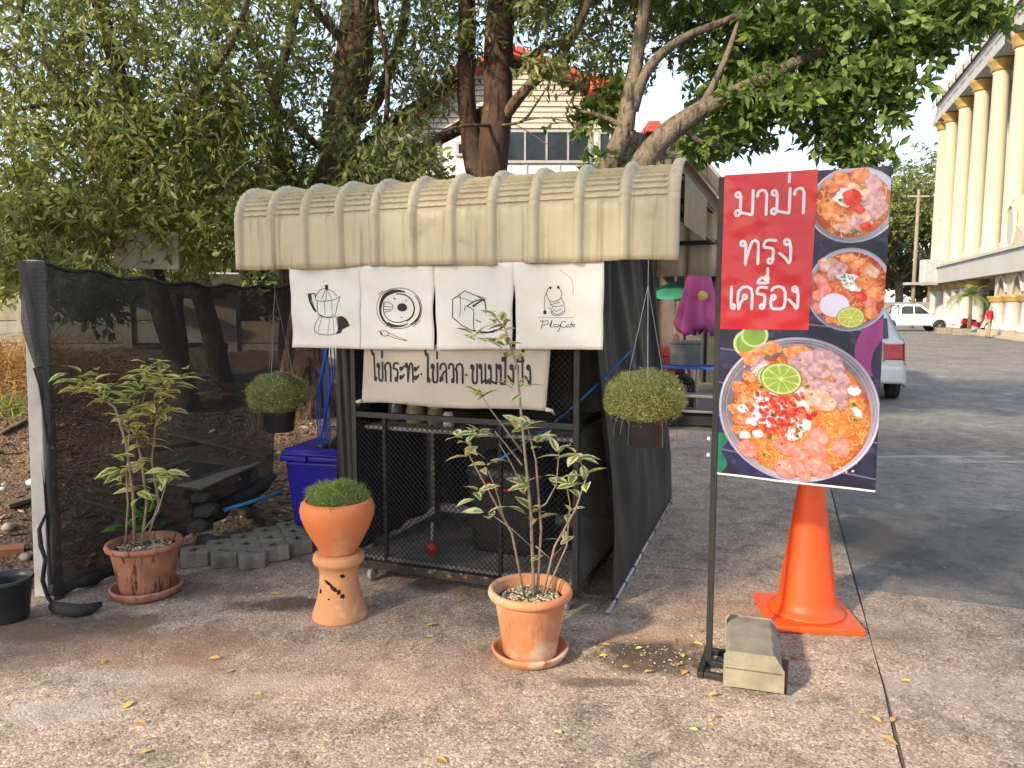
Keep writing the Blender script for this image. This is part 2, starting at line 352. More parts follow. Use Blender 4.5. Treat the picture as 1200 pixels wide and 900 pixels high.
mb = MB(); mb.grid(12, 10, lambda u, v: (-.27 + u * .255, .20 + .03 * math.sin(u * 11 + v * 2), .50 + v * 1.35)); mb.build('corner_sheet', TARP, stall, smooth=True)
# casters
for x, y in ((.06, .05), (SW - .06, .05), (.06, SD - .05), (SW - .06, SD - .05)):
    ca = empty('caster', (x, y, 0)); ca.parent = stall
    mb = MB(); mb.tube([(-.012, 0, .04), (.012, 0, .04)], .038, 20); mb.build('wheel', M('grey_wheel', (.42, .41, .39), (.3, .29, .28), 20, .6), ca, bevel=.005)
    mb = MB(); mb.box((-.02, .005, .06), (.004, .04, .06)); mb.box((.02, .005, .06), (.004, .04, .06)); mb.box((0, .005, .091), (.05, .05, .006)); mb.tube([(-.024, 0, .04), (.024, 0, .04)], .006, 8)
    mb.build('fork', STEEL, ca)
# corrugated roof sheet: straight front drop, crimped bend, flat top, rear drop
RX0, RX1, RY0, RY1, EZ = -.70, 1.775, -.085, 1.86, 1.765
path = [(RY0, EZ + .265 * i / 8, 0, 0) for i in range(8)]
r0 = .19; NC = 9
for i in range(NC):
    for cr in (0, .3, .6, .93):
        a = math.pi / 2 * (i + cr) / NC; path.append((RY0 + r0 - r0 * math.cos(a), EZ + .265 + r0 * math.sin(a), a, cr))
path.append((RY0 + r0, EZ + .265 + r0, math.pi / 2, 0))
zt = EZ + .265 + r0
path += [(RY0 + r0 + (RY1 - .2 - RY0 - r0) * t, zt + .02 * t, math.pi / 2, 0) for t in (.25, .5, .75, 1)]
for i in range(1, 11):
    a = math.pi / 2 * i / 10; path.append((RY1 - .2 + .2 * math.sin(a), zt + .02 - .2 + .2 * math.cos(a), math.pi / 2 + a, 0))
path += [(RY1, zt - .18 - .27 * t, math.pi, 0) for t in (.5, 1)]
NR = 11; SPC = (RX1 - RX0 - .05) / NR
prof = []
for k in range(NR):
    x = RX0 + k * SPC
    prof += [(x, .018, 1), (x + .007, .024, 1), (x + .030, .024, 1), (x + .038, .016, 1), (x + .045, .003, 1), (x + .050, 0, .3), (x + .08, 0, 0), (x + .106, .003, 0), (x + .122, 0, 0), (x + .142, 0, 0), (x + .158, .003, 0), (x + .174, 0, 0), (x + SPC - .018, 0, 0), (x + SPC - .012, .003, .3)]
x = RX1 - .05; prof += [(x, .018, 1), (x + .007, .024, 1), (x + .040, .024, 1), (x + .05, .014, 1)]
vs = []
for (y, z, a, cr) in path:
    ny, nzz = -math.cos(a), math.sin(a)
    for (x, h, rib) in prof:
        crimp = -.013 * cr * (1 - rib) if 0 < a < math.pi / 2 else 0
        crimp += (.003 * math.sin(cr * 6.28)) * rib
        o = h + crimp
        wv = .004 * math.sin(x * 5.1) + .003 * math.sin(x * 13)
        vs.append((x, y + ny * o, z + nzz * o + (wv if z < EZ + .01 else 0)))
n = len(prof)
fs = [(j * n + i, j * n + i + 1, (j + 1) * n + i + 1, (j + 1) * n + i) for j in range(len(path) - 1) for i in range(n - 1)]
CREAM = M('cream_coated_steel', (.50, .43, .30), (.455, .385, .265), 3.5, .45, .12, 12, spots=((.34, .27, .18), 7, .60, .80), streak=((.34, .27, .17), 30, 1.6, .55, .70))
mb = MB(); mb.add(vs, fs); o = mb.build('awning_roof', CREAM, stall, smooth=True)
npf = n - 1
for pi_, f_ in enumerate(o.data.polygons):
    j_ = pi_ // npf
    if 7 < j_ < 8 + NC * 4 and prof[pi_ % npf][2] < .5: f_.use_smooth = False
sm = o.modifiers.new('solid', 'SOLIDIFY'); sm.thickness = .0012; sm.offset = -1
MB().box(((RX0 + RX1) / 2, .9, zt - .028), (RX1 - RX0 - .06, 1.5, .006)).build('roof_shade_sheet', TARP, stall)  # added dark sheet imitates the shade under the roof
mb = MB(); mb.box((RX1 - .012, .55, 2.06), (.004, .9, .24)); mb.build('gable_shade_sheet', TARP, stall)  # added dark sheet imitates the gloom inside the open gable end
# roof frame seen under the open gable end
for y in (.02, .9, RY1 - .04):
    rail((RX0 + .03, y, zt - .06 if y > .5 and y < 1.5 else 2.0), (RX1 - .03, y, zt - .06 if y > .5 and y < 1.5 else 2.0), .03, .03, BLACKM, 'purlin')
for x in (RX0 + .05, RX1 - .05):
    rail((x, .03, 2.0), (x, RY1 - .06, 2.0), .028, .028, BLACKM, 'rafter'); rail((x, .1, zt - .05), (x, RY1 - .2, zt - .03), .028, .028, BLACKM, 'rafter')
    rail((x, .9, 2.0), (x, .9, zt - .07), .028, .028, BLACKM, 'rafter')
# ------------------------------------------------------------ the printed cloths
CLOTH = M('unbleached_cotton', (.72, .70, .665), (.67, .64, .595), 4, .95, .5, 13, bdist=.012, spots=((.52, .47, .40), 3, .6, .8))
INK = M('black_ink', (.016, .016, .017), (.035, .034, .033), 40, .8)
NY = -.075
def nf(x, z, k=0): return .010 * math.sin(x * 9 + 1 + z) + .006 * math.sin(x * 23 + z * 11) + .004 * math.sin(z * 31 + x * 14)
nt_, nb_ = 1.80, 1.365
xl = slp(343, 400, NY)[0]; xr = slp(707, 400, NY)[0]
slits = [xl] + [slp(px, 370, NY)[0] for px in (423, 509, 603)] + [xr]
zb = [slp(343, 407, NY)[1], slp(424, 409, NY)[1], slp(509, 410, NY)[1], slp(603, 409, NY)[1], slp(707, 410, NY)[1]]
zsl = [slp(424, 334, NY)[1], slp(510, 333, NY)[1], slp(602, 330, NY)[1]]
noren = empty('noren_curtain', sl(xl, NY, 0), -SA, 'white four-panel cotton curtain with ink food drawings hanging from the awning', 'curtain')
ox = xl
def nmap(off=.0015):
    return lambda x, z: (x - ox, nf(x, z) - off, z)
f0 = nmap(0)
for k in range(4):
    a, b = slits[k], slits[k + 1]; ga = .0015 if k == 0 else (.001, .008, .009)[k - 1]; gb = .0015 if k == 3 else (.001, .008, .009)[k]
    za = 1.79; mb = MB()
    sa = zsl[k - 1] if k else 9; sb = zsl[k] if k < 3 else 9
    def cell(u, v, a=a, b=b, ga=ga, gb=gb, sa=sa, sb=sb, k=k):
        zbot = zb[k] + (zb[k + 1] - zb[k]) * u; z = zbot + (1.772 - zbot) * v
        la = a + (ga * min(1, (sa - z) * 9) if z < sa else 0); lb = b - (gb * min(1, (sb - z) * 9) if z < sb else 0)
        return f0(la + (lb - la) * u, z)
    mb.grid(22, 22, cell); pn = mb.build('panel', CLOTH, noren, smooth=True)
    pn['label'] = ['cloth panel with a stovetop coffee pot drawing', 'cloth panel with a fried egg pan drawing', 'cloth panel with a toast loaf drawing', 'cloth panel with a small logo and the words Play Cafe'][k]
    sm = pn.modifiers.new('solid', 'SOLIDIFY'); sm.thickness = .0012; sm.offset = 1
MB().tube([(-.06, .014, 1.782), (xr - ox + .06, .014, 1.782)], .009, 10).build('rod', BLACKM, noren)
def ink(strokes, fills=(), name='ink_drawing', mapf=None, parent=None, zoom=None, Y=NY, m=INK):
    mb = MB(); mapf = mapf or nmap(.0025)
    zx, zy, zs = zoom
    L = lambda p: slp(zx + p[0] / zs, zy + p[1] / zs, Y)
    for s_ in strokes:
        w, pts = s_[0], s_[1]
        P_ = [L(p) for p in pts]
        # smooth with Catmull-Rom
        if len(P_) > 2 and len(s_) < 3:
            Q = []
            for i in range(len(P_) - 1):
                p0, p1, p2, p3 = [np.array(P_[max(0, min(len(P_) - 1, j))]) for j in (i - 1, i, i + 1, i + 2)]
                for t in (0, .25, .5, .75):
                    Q.append(.5 * ((2 * p1) + (-p0 + p2) * t + (2 * p0 - 5 * p1 + 4 * p2 - p3) * t * t + (-p0 + 3 * p1 - 3 * p2 + p3) * t ** 3))
            Q.append(np.array(P_[-1])); P_ = Q
        ww = w if isinstance(w, tuple) else (w, w)
        mb.ribbon(P_, [ww[0] / zs / FPX * 3.8, ww[1] / zs / FPX * 3.8], mapf, .01)
    for pts in fills:
        mb.add([mapf(*L(p)) for p in pts], [tuple(range(len(pts)))])
    return mb.build(name, m, parent or noren)
def arc(cx, cy, rx, ry, a0, a1, n=14): return [(cx + rx * math.cos(R(a0 + (a1 - a0) * i / n)), cy + ry * math.sin(R(a0 + (a1 - a0) * i / n))) for i in range(n + 1)]
# traced in the zoom frame (340,320) x 6.667
Zf = (340, 320, 6.667)
ink([(5, [(190, 185), (230, 130), (280, 122), (340, 150), (365, 180)]), (5, [(190, 185), (200, 215), (270, 218), (350, 205), (390, 182)]), (5, [(200, 215), (205, 290), (215, 325)]), (5, [(395, 185), (375, 230), (350, 300), (340, 320)]),
     (5, [(215, 325), (280, 345), (340, 322)]), (6, [(225, 320), (235, 340), (300, 350), (345, 335)]), (5, [(225, 335), (200, 400), (195, 450), (220, 472), (290, 485), (350, 475)]), (5, [(345, 335), (360, 410), (365, 450), (350, 475)]),
     (4, [(255, 220), (260, 325)]), (4, [(320, 215), (312, 325)]), (4, [(270, 130), (235, 200)]), (4, [(285, 130), (320, 200)]), (4, [(280, 125), (270, 215)]), (3, [(240, 345), (222, 460)]), (3, [(295, 352), (290, 480)]), (3, [(320, 348), (335, 470)]),
     (9, [(160, 165), (185, 160), (190, 185)]), ((16, 20), [(145, 165), (150, 210), (170, 260), (192, 295)]), (5, [(160, 205), (180, 260)])],
    [[(262, 92), (290, 90), (292, 130), (268, 130)], [(135, 160), (160, 158), (165, 210), (140, 200)], [(355, 342), (400, 335), (440, 360), (465, 410), (450, 418), (405, 440), (385, 470), (350, 478), (366, 440), (360, 390)]], zoom=Zf)
c_ = (853, 275)
ink([(5, arc(855, 275, 172, 158, 0, 360, 40)), ((14, 26), arc(850, 280, 138, 140, 120, 190)), ((26, 34), arc(850, 280, 138, 140, 190, 250)), ((34, 10), arc(850, 280, 135, 140, 250, 290)), ((6, 16), arc(850, 275, 165, 150, 320, 400)), ((16, 5), arc(850, 275, 165, 150, 40, 60)),
     ((8, 30), arc(850, 280, 140, 135, 60, 120)), ((8, 14), arc(860, 275, 108, 112, 260, 420)), (7, arc(850, 275, 112, 110, 60, 200)), (5, [(735, 240), (770, 225), (810, 250), (800, 290), (750, 305)]), (5, [(745, 260), (800, 265)]), (5, [(740, 285), (790, 285)]),
     (4, [(700, 170), (740, 140)]), (4, [(960, 420), (1010, 370)]), (4, [(940, 400), (985, 395)]), (7, [(820, 195), (832, 205)]), (6, [(900, 210), (912, 218)]), (6, [(870, 345), (882, 350)]),
     (5, [(705, 455), (740, 450), (780, 465), (760, 490), (720, 485), (705, 455)]), (4, [(780, 465), (860, 500), (925, 525)]), (4, [(770, 485), (850, 512), (920, 528)])],
    [arc(880, 268, 36, 32, 0, 340, 16), [(700, 455), (720, 462), (730, 490), (712, 480)]], zoom=Zf)
Zg = (330, 310, 3.077)
ink([(3, [(615, 190), (612, 125), (660, 95), (705, 112), (740, 130)], 0), (3, [(615, 190), (650, 220), (690, 240), (770, 245)], 0), (4, [(665, 150), (700, 132), (735, 130), (740, 175)]), (3, [(665, 150), (690, 165), (690, 205), (695, 240)]), ((5, 7), [(690, 238), (740, 245), (790, 232), (815, 205)]),
     (2, [(630, 115), (690, 135)]), (2, [(700, 110), (740, 122)]), ((4, 7), [(735, 125), (690, 150)]), (2, [(640, 105), (640, 190)]), (2, [(790, 232), (812, 190), (800, 170)]), (3, [(660, 150), (655, 165)]), (3, [(700, 200), (720, 208)])], zoom=Zg)
ink([(2, [(962, 85), (955, 105), (965, 130), (985, 132), (1005, 120), (1008, 100), (995, 82)]), (2, [(965, 130), (975, 150), (1015, 145), (1005, 120)]), (2, [(975, 152), (972, 175), (990, 185), (1015, 175), (1018, 150)]), (2, [(968, 145), (1000, 135)]), (2, [(985, 170), (1005, 160)]),
     (1.6, [(960, 90), (948, 120), (948, 165)]), (2, [(960, 155), (970, 160)]), (1, [(930, 190), (1050, 192)]), (1, [(1000, 20), (1045, 55), (1050, 110)]), (2, [(985, 160), (975, 172), (995, 180), (1012, 168)])],
    [arc(950, 172, 6, 8, 0, 340, 8), arc(968, 84, 5, 5, 0, 340, 8), arc(996, 82, 5, 6, 0, 340, 8)], name='ink_logo', zoom=Zg)
ink([(2, [(938, 232), (945, 202), (935, 205)]), (2, [(944, 206), (960, 202), (962, 214), (945, 220)]), (2, [(968, 222), (976, 200), (972, 225), (978, 226)]), (2, [(992, 216), (983, 218), (984, 226), (993, 222), (994, 227)]), (2, [(997, 214), (999, 224), (1006, 215), (1000, 238), (994, 240)]),
     (2, [(1022, 205), (1010, 207), (1006, 222), (1016, 228), (1024, 222)]), (2, [(1033, 217), (1026, 219), (1027, 227), (1034, 223), (1036, 227)]), (2, [(1046, 205), (1041, 210), (1040, 230)]), (2, [(1036, 217), (1048, 215)]), (2, [(1046, 223), (1054, 219), (1050, 214), (1045, 221), (1053, 227)])], name='ink_lettering', zoom=Zg)
# lower sign cloth with Thai lettering
def loop(cx, cy, r, a0=0, a1=330): return arc(cx, cy, r, r, a0, a1, 10)
GL = {  # glyph: (advance, strokes) baseline 0, consonant height 1
 'ม': (.95, [loop(.14, .86, .1, 330, 0) + [(.27, .8), (.27, .14)], loop(.15, .12, .11, 0, 345), [(.24, .14), (.78, 0.02), (.8, .1), (.8, 1)]]),
 'า': (.62, [[(.04, .76), (.08, .92), (.22, 1.), (.36, .97), (.44, .82), (.44, 0)]]),
 '่': (0, [[(-.2, 1.26), (-.2, 1.58)]]),
 'ท': (.95, [loop(.13, .87, .1, 330, 0) + [(.26, .82), (.26, 0)], [(.26, .1), (.4, .6), (.52, .92), (.66, 1.), (.78, .9), (.8, .7), (.8, 0)]]),
 'ร': (.72, [loop(.37, .11, .1, 200, 540), [(.48, .14), (.5, .5), (.46, .62), (.3, .66), (.1, .68), (.08, .8), (.16, .95), (.32, .98), (.58, .95)]]),
 'ง': (.68, [loop(.33, .87, .11, 180, 540), [(.45, .85), (.5, .6), (.5, .1), (.44, 0), (.3, .2), (.04, .42)]]),
 'เ': (.38, [[(.1, 1), (.1, .12)], loop(.2, .11, .1, 180, 540)]),
 'ค': (.95, [[(.12, 0), (.06, .45), (.1, .8), (.3, .98), (.55, 1), (.74, .9), (.8, .65), (.8, 0)], loop(.42, .54, .1, 180, 540), [(.36, .46), (.22, .28), (.13, .02)]]),
 'ื': (0, [[(-.62, 1.16), (-.1, 1.16)], [(-.62, 1.16), (-.56, 1.3), (-.4, 1.4), (-.2, 1.34), (-.1, 1.16)], [(-.1, 1.16), (-.1, 1.42)], [(-.24, 1.3), (-.24, 1.44)]]),
 'T': (0, [[(-.13, 1.52), (-.13, 1.8)]]),
 'อ': (.92, [loop(.2, .52, .1, 0, 340), [(.12, .46), (.08, .3), (.12, .06), (.25, 0), (.6, 0), (.75, .08), (.8, .4), (.78, .75), (.66, .95), (.42, 1), (.2, .95), (.1, .82)]]),
 'ข': (.8, [loop(.16, .84, .1, 0, 340), [(.24, .9), (.3, .8), (.2, .55), (.2, .15), (.3, 0), (.52, 0), (.62, .12), (.62, 1)]]),
 'ก': (.85, [[(.14, 0), (.14, .58), (.04, .7), (.14, .9), (.36, 1), (.56, .95), (.66, .75), (.66, 0)]]),
 'ะ': (.58, [loop(.12, .22, .08, 40, 380) + [(.24, .2), (.44, .36)], loop(.12, .68, .08, 40, 380) + [(.24, .66), (.44, .82)]]),
 'ไ': (.5, [[(0, 1.72), (.02, 1.5), (.12, 1.38), (.2, 1.5), (.24, 1.3), (.24, .12)], loop(.32, .11, .09, 180, 540)]),
 'ล': (.85, [loop(.2, .2, .1, 90, 430), [(.2, .3), (.42, .55), (.66, .6)], [(.08, .7), (.14, .9), (.36, 1), (.58, .95), (.66, .75), (.66, 0)], [(.1, .22), (.08, .06)]]),
 'ว': (.7, [[(.06, .74), (.12, .92), (.3, 1), (.48, .92), (.52, .7), (.52, .12)], loop(.42, .11, .09, 0, 350)]),
 'น': (.9, [loop(.13, .87, .1, 330, 0) + [(.24, .82), (.24, .02), (.55, .16)], [(.62, 1), (.62, .1)], loop(.7, .1, .09, 180, 540)]),
 'ป': (.85, [loop(.13, .87, .1, 330, 0) + [(.24, .82), (.24, .02), (.64, .02), (.64, 1.5)]]),
 'ั': (0, [loop(-.42, 1.26, .08, 180, 540) + [(-.3, 1.2), (-.06, 1.5)]]),
 'ิ': (0, [[(-.66, 1.16), (-.6, 1.32), (-.4, 1.42), (-.2, 1.34), (-.1, 1.16), (-.66, 1.16)]]),
 'H': (0, [loop(-.34, 1.62, .07, 0, 340) + [(-.22, 1.52), (-.14, 1.66), (-.02, 1.95)]]),
 '·': (.5, [[(.12, .42), (.16, .42)]]), ' ': (.3, [])}
def thai(mb, text, x0, x1, z0, h, w, fn, step=.004):
    adv = sum(GL[c][0] for c in text); s = (x1 - x0) / (adv - .12); x = x0
    for c in text:
        a, strokes = GL[c]
        for pts in strokes: mb.ribbon([(x + p[0] * s, z0 + p[1] * h) for p in pts], w, fn, step)
        x += a * s
Y2 = -.045
L1 = [slp(426, 413, Y2), slp(645, 411, Y2), slp(640, 482, Y2), slp(424, 472, Y2)]
lx = L1[0][0]
def lf(x, z): return .006 * math.sin(x * 11) + .004 * math.sin(x * 29 + z * 9)
sign2 = empty('cloth_menu_sign', sl(lx, Y2), -SA, 'beige cotton strip with black Thai lettering tied below the white curtain', 'cloth sign')
CLOTH2 = M('beige_cotton', (.47, .42, .355), (.41, .36, .305), 3, .95, .5, 11, bdist=.012)
def lcell(u, v):
    x = (L1[3][0] * (1 - u) + L1[2][0] * u) * (1 - v) + (L1[0][0] * (1 - u) + L1[1][0] * u) * v
    z = (L1[3][1] * (1 - u) + L1[2][1] * u + .006 * math.sin(u * 9)) * (1 - v) + (L1[0][1] + .05) * v
    return (x - lx, lf(x, z), z)
mb = MB(); mb.grid(40, 14, lcell); o = mb.build('cloth', CLOTH2, sign2, smooth=True)
sm = o.modifiers.new('solid', 'SOLIDIFY'); sm.thickness = .0012; sm.offset = 1
mb = MB(); xa, zA = slp(436, 446, Y2); xb, zB = slp(623, 451, Y2); h_ = slp(480, 424, Y2)[1] - slp(480, 446, Y2)[1]
thai(mb, 'ไข่กระทะ·ไข่ลวก·ขนมปังปิHง'.replace('ปัง', 'ปัง'), xa, xb, zA, h_, .0115, lambda x, z: (x - lx, lf(x, z) - .003, z + (zB - zA) * (x - xa) / (xb - xa)))
mb.build('lettering', INK, sign2)
for (x, z) in (L1[3], L1[2]):
    mb = MB(); mb.tube([(x - lx, -.005, z + .01), (x - lx + (.03 if x > lx + .3 else -.03), .0, z + .005), (x - lx + (.035 if x > lx + .3 else -.035), .03, z - .02)], [.012, .009, .004], 8); mb.build('tied_corner', CLOTH2, sign2, smooth=True)
# things inside the stall
bx, by = .44, .42
t = empty('lidded_bin', sl(bx + .33, by + .05, .16), -SA, 'black lidded plastic bin with red handle inside the wire stall', 'bin')
BLKP = M('black_plastic', (.02, .02, .022), (.03, .03, .032), 10, .4)
mb = MB(); vs = []
for z, s_ in ((0, .86), (.04, .9), (.42, 1), (.44, 1)):
    for a in np.linspace(0, 2 * math.pi, 33)[:-1]:
        cx, sx = math.cos(a), math.sin(a); e = .35
        vs.append((math.copysign(abs(cx) ** e, cx) * .235 * s_, math.copysign(abs(sx) ** e, sx) * .2 * s_, z))
fs = [tuple(range(31, -1, -1))] + [(j * 32 + i, j * 32 + (i + 1) % 32, (j + 1) * 32 + (i + 1) % 32, (j + 1) * 32 + i) for j in range(3) for i in range(32)]
mb.add(vs, fs); mb.build('body', BLKP, t, smooth=True, ang=30)
mb = MB(); vs = []
for z, s_ in ((.44, 1.06), (.475, 1.06), (.50, .95), (.55, .75), (.57, .4), (.575, .02)):
    for a in np.linspace(0, 2 * math.pi, 33)[:-1]:
        cx, sx = math.cos(a), math.sin(a); e = .4
        vs.append((math.copysign(abs(cx) ** e, cx) * .235 * s_, math.copysign(abs(sx) ** e, sx) * .2 * s_, z))
mb.add(vs, [(j * 32 + i, j * 32 + (i + 1) % 32, (j + 1) * 32 + (i + 1) % 32, (j + 1) * 32 + i) for j in range(5) for i in range(32)]); mb.build('lid', BLKP, t, smooth=True)
RED = M('red_plastic', (.50, .02, .025), (.42, .015, .02), 10, .4)
mb = MB(); mb.tube([(-.08, -.215, .43), (-.08, -.235, .40), (-.07, -.24, .39), (.07, -.24, .39), (.08, -.235, .40), (.08, -.215, .43)], .010, 8); mb.build('handle', RED, t, smooth=True)
p = sl(.40, .14, .16); t = empty('bottle_brush', p, 0, 'small red-ended brush standing upright inside the wire stall', 'brush')
MB().tube([(0, 0, .02), (0, 0, .19)], .008, 8).build('handle', M('grey_plastic', (.4, .4, .4), rough=.5), t)
MB().lathe([(.015, 0), (.03, .01), (.036, .04), (.03, .07), (.012, .085)], 16).build('head', RED, t, smooth=True)
def jar(x, y, z, r, h, c, label, lid=None):
    t = empty('storage_jar', sl(x, y, z), 0, label, 'jar', 'jars on the stall shelf')
    MB().lathe([(r * .9, 0), (r, .01), (r, h * .8), (r * .8, h * .92), (r * .8, h)], 20).build('body', M('jar_%s' % label.split()[0], c, rough=.3), t, smooth=True)
    if lid: MB().lathe([(r * .86, h), (r * .86, h + .02), (r * .8, h + .024), (0, h + .024)], 20).build('lid', M('jar_lid', (.4, .4, .4), rough=.4), t)
jar(.26, .22, .896, .055, .10, (.28, .24, .10), 'olive glass jar on the shelf behind the wire mesh', 1); jar(.38, .25, .896, .055, .09, (.25, .2, .08), 'amber glass jar beside the white cup on the shelf', 1)
jar(.50, .16, .896, .032, .085, (.6, .57, .52), 'white paper cup on the shelf below the cloth sign')
jar(.12, .25, .896, .05, .11, (.1, .1, .1), 'dark grey canister nearest the stall corner post on the shelf', 1)
# black curtain on the stall's right side, weighted by a pipe on the ground
pA = gp(712, 722); pB = gp(787, 588); pT0 = Vector(sl(1.33, -.03)); pT1 = Vector(sl(1.30, 1.62))
cur = empty('side_curtain', pA, 0, 'black tarpaulin curtain hanging in folds down the right side of the stall', 'curtain')
def cc(u, v):
    bq = pA.lerp(pB, .05 + .95 * u); tq = pT0.lerp(pT1, u); p = bq.lerp(tq, v ** 1.15)
    z = .028 + v * (1.93 - .028)
    s_ = Vector((math.cos(GA), -math.sin(GA), 0)); amp = .012 + .03 * v
    p = p + s_ * (amp * .55 * math.sin(u * 41 + 2.5 * math.sin(v * 2.3 + u * 5)) + 1.3 * amp * math.sin(u * 13 + 2 + 1.4 * v) + .5 * amp * math.sin(u * 71 + v * 6) * v) * min(1, v * 5)
    return (p.x - pA.x, p.y - pA.y, z)
TARP2 = M('grey_black_tarpaulin', (.012, .0118, .0115), (.017, .0165, .016), 2, .5, .35, 5, spec=.4, bdist=.02)
mb = MB(); mb.grid(110, 30, cc); o = mb.build('sheet', TARP2, cur, smooth=True); sm = o.modifiers.new('solid', 'SOLIDIFY'); sm.thickness = .001
d_ = (pB - pA); mb = MB(); mb.tube([(0, 0, .018), (d_.x, d_.y, .018)], .013, 12); mb.build('pipe', STEEL, cur, smooth=True)
for k in range(9):
    q = d_ * (.07 + k * .11); u = d_.normalized(); mb = MB(); mb.tube([(q.x - u.x * .01, q.y - u.y * .01, .018), (q.x + u.x * .01, q.y + u.y * .01, .018)], .017, 10); mb.build('tie', BLKP, cur)
# inner flap of the same tarpaulin closing the gap beside the mesh
mb = MB(); q0 = Vector(sl(1.31, .05)); q1 = Vector(sl(1.62, .55))
# blue cords
BLUE = M('blue_cord', (.03, .13, .42), (.02, .10, .34), 30, .7)
a = Vector(sl(.86, -.03, slp(632, 545, -.03)[1])); b2 = at(745, 405, 3.75)
pts = [a.lerp(b2, i / 10) + Vector((0, 0, -.05 * math.sin(math.pi * i / 10))) for i in range(11)]
mb = MB(); mb.tube(pts, .006, 8); tag(mb.build('tie_rope', BLUE, smooth=True), 'blue rope stretched from the mesh front to the hanging pot', 'rope')
t = empty('cord_bundle', sl(-.16, .35, 0), 0, 'bright blue cords hanging beside the stall corner near the blue bin', 'cord')
for k in range(7):
    p0 = at(378 + k * 2.2, 405, 4.55); p1 = at(372 + k * 2.0 + random.uniform(-2, 2), 520 + random.uniform(-8, 8), 4.5); l = t.location
    pts = [p0.lerp(p1, i / 8) + Vector((.012 * math.sin(i + k), .01 * math.cos(i * 1.3 + k), 0)) - l for i in range(9)]
    MB().tube(pts, .005, 6).build('cord', M('bright_blue_cord', (.02, .10, .55), (.02, .07, .40), 30, .6), t, smooth=True)
mb = MB(); pq = at(383, 470, 5.6); mb.box((0, 0, .0), (.035, .03, 1.24)); o = mb.build('timber_post', M('pale_timber', (.30, .25, .18), (.2, .16, .11), 12, .9, .3, 40), bevel=.003); o.location = (pq.x, pq.y, .62)
tag(o, 'thin weathered timber post behind the blue cords', 'post')
# ------------------------------------------------------------ street sign with printed banner
PB = Vector((.857, 3.083, 0)); BA = R(22); B1 = Vector((math.cos(BA), -math.sin(BA), 0)); B2 = Vector((math.sin(BA), math.cos(BA), 0))
bs = empty('banner_stand', PB, -BA, 'tall printed food banner on a black steel pole stand with red Thai panel', 'banner')
BW = .603; BZ1 = 2.08; BZ0 = .860; BH = BZ1 - BZ0
MB().box((0, 0, 1.05), (.026, .026, 2.06)).build('pole', BLACKM, bs, bevel=.002)
MB().box((BW / 2 + .005,   .004, 2.066), (BW + .03, .022, .022)).build('top_bar', BLACKM, bs, bevel=.002)
for a, b in (((-.02, -.13, .014), (-.02, .13, .014)), ((-.005, -.115, .014), (.30, -.115, .014)), ((-.005, .115, .014), (.30, .115, .014)), ((.31, -.13, .014), (.31, .13, .014)), ((0, 0, .014), (.295, 0, .0141))):
    MB().bar(a, b, .026, .026).build('foot_bar', BLACKM, bs, bevel=.002)
for z in (1.0, .93): MB().tube([(-.02, 0, z), (-.032, 0, z)], .008, 8).build('bolt', M('white_plastic', (.7, .7, .68), rough=.5), bs)
# --- print painted cell by cell as a colour attribute on a fine sheet
NX, NZ = 250, 500
def cuv(px, py):                                   # pixel of the photograph -> metres on the banner
    p = onplane(px, py, PB + B1 * .02, B2) - PB; return p.dot(B1) - .01, BZ1 - p.z
xx, yy = np.meshgrid((np.arange(NX) + .5) / NX * BW, (np.arange(NZ) + .5) / NZ * BH)
C = np.zeros((NZ, NX, 3)); prng = np.random.default_rng(3)
VC = {}
def vnoise(scale, seed, octs=4):
    k_ = (scale, seed % 13 if seed > 99 else seed, octs)
    if k_ not in VC: VC[k_] = vnoise_(*k_)
    return VC[k_]
def vnoise_(scale, seed, octs=4):
    r = np.random.default_rng(seed); out = np.zeros_like(xx); amp = 1; tot = 0
    for o in range(octs):
        s = scale * 2 ** o; g = r.random((int(BH * s) + 3, int(BW * s) + 3)); X = xx * s; Y = yy * s
        i = X.astype(int); j = Y.astype(int); fx = X - i; fy = Y - j; fx = fx * fx * (3 - 2 * fx); fy = fy * fy * (3 - 2 * fy)
        out += amp * ((g[j, i] * (1 - fx) + g[j, i + 1] * fx) * (1 - fy) + (g[j + 1, i] * (1 - fx) + g[j + 1, i + 1] * fx) * fy); tot += amp; amp *= .55
    return out / tot
def lin(r, g, b): return np.array([((c / 255 + .055) / 1.055) ** 2.4 if c > 10 else c / 255 / 12.92 for c in (r, g, b)])
def over(mask, col):
    global C
    C = C * (1 - mask[..., None]) + mask[..., None] * col
def ell(cx, cy, rx, ry, a=0, soft=.002, wob=0, seed=0):
    dx, dy = xx - cx, yy - cy; ca, sa = math.cos(a), math.sin(a); X = dx * ca + dy * sa; Y = -dx * sa + dy * ca
    d = np.sqrt((X / rx) ** 2 + (Y / ry) ** 2)
    if wob: d = d + wob * (vnoise(45, seed, 3) - .5)
    return np.clip((1 - d) * min(rx, ry) / soft, 0, 1), d
def blob(px, py, r, rat, ang, c1, c2, seed, wob=.5, edge=.6, hl=.25):
    cx, cy = cuv(px, py); rr = r * .0034
    m, d = ell(cx, cy, rr, rr * rat, ang, .003, wob, seed); n = vnoise(60, seed + 9, 3)
    col = lin(*c1) + (lin(*c2) - lin(*c1)) * np.clip((n - .35) * 2.6, 0, 1)[..., None]
    col = col * (1 - edge * np.clip(d - .55, 0, 1))[..., None]; col = col + hl * np.clip(1 - ((xx - cx + rr * .3) ** 2 + (yy - cy + rr * .35 * rat) ** 2) / (rr * .5) ** 2, 0, 1)[..., None]
    m2, _ = ell(cx + .002, cy + .004, rr * 1.06, rr * rat * 1.08, ang, .006, wob, seed); over(m2 * .45, np.array((.03, .008, .004))); over(m, col)
n1 = vnoise(7, 1); n2 = vnoise(30, 2)
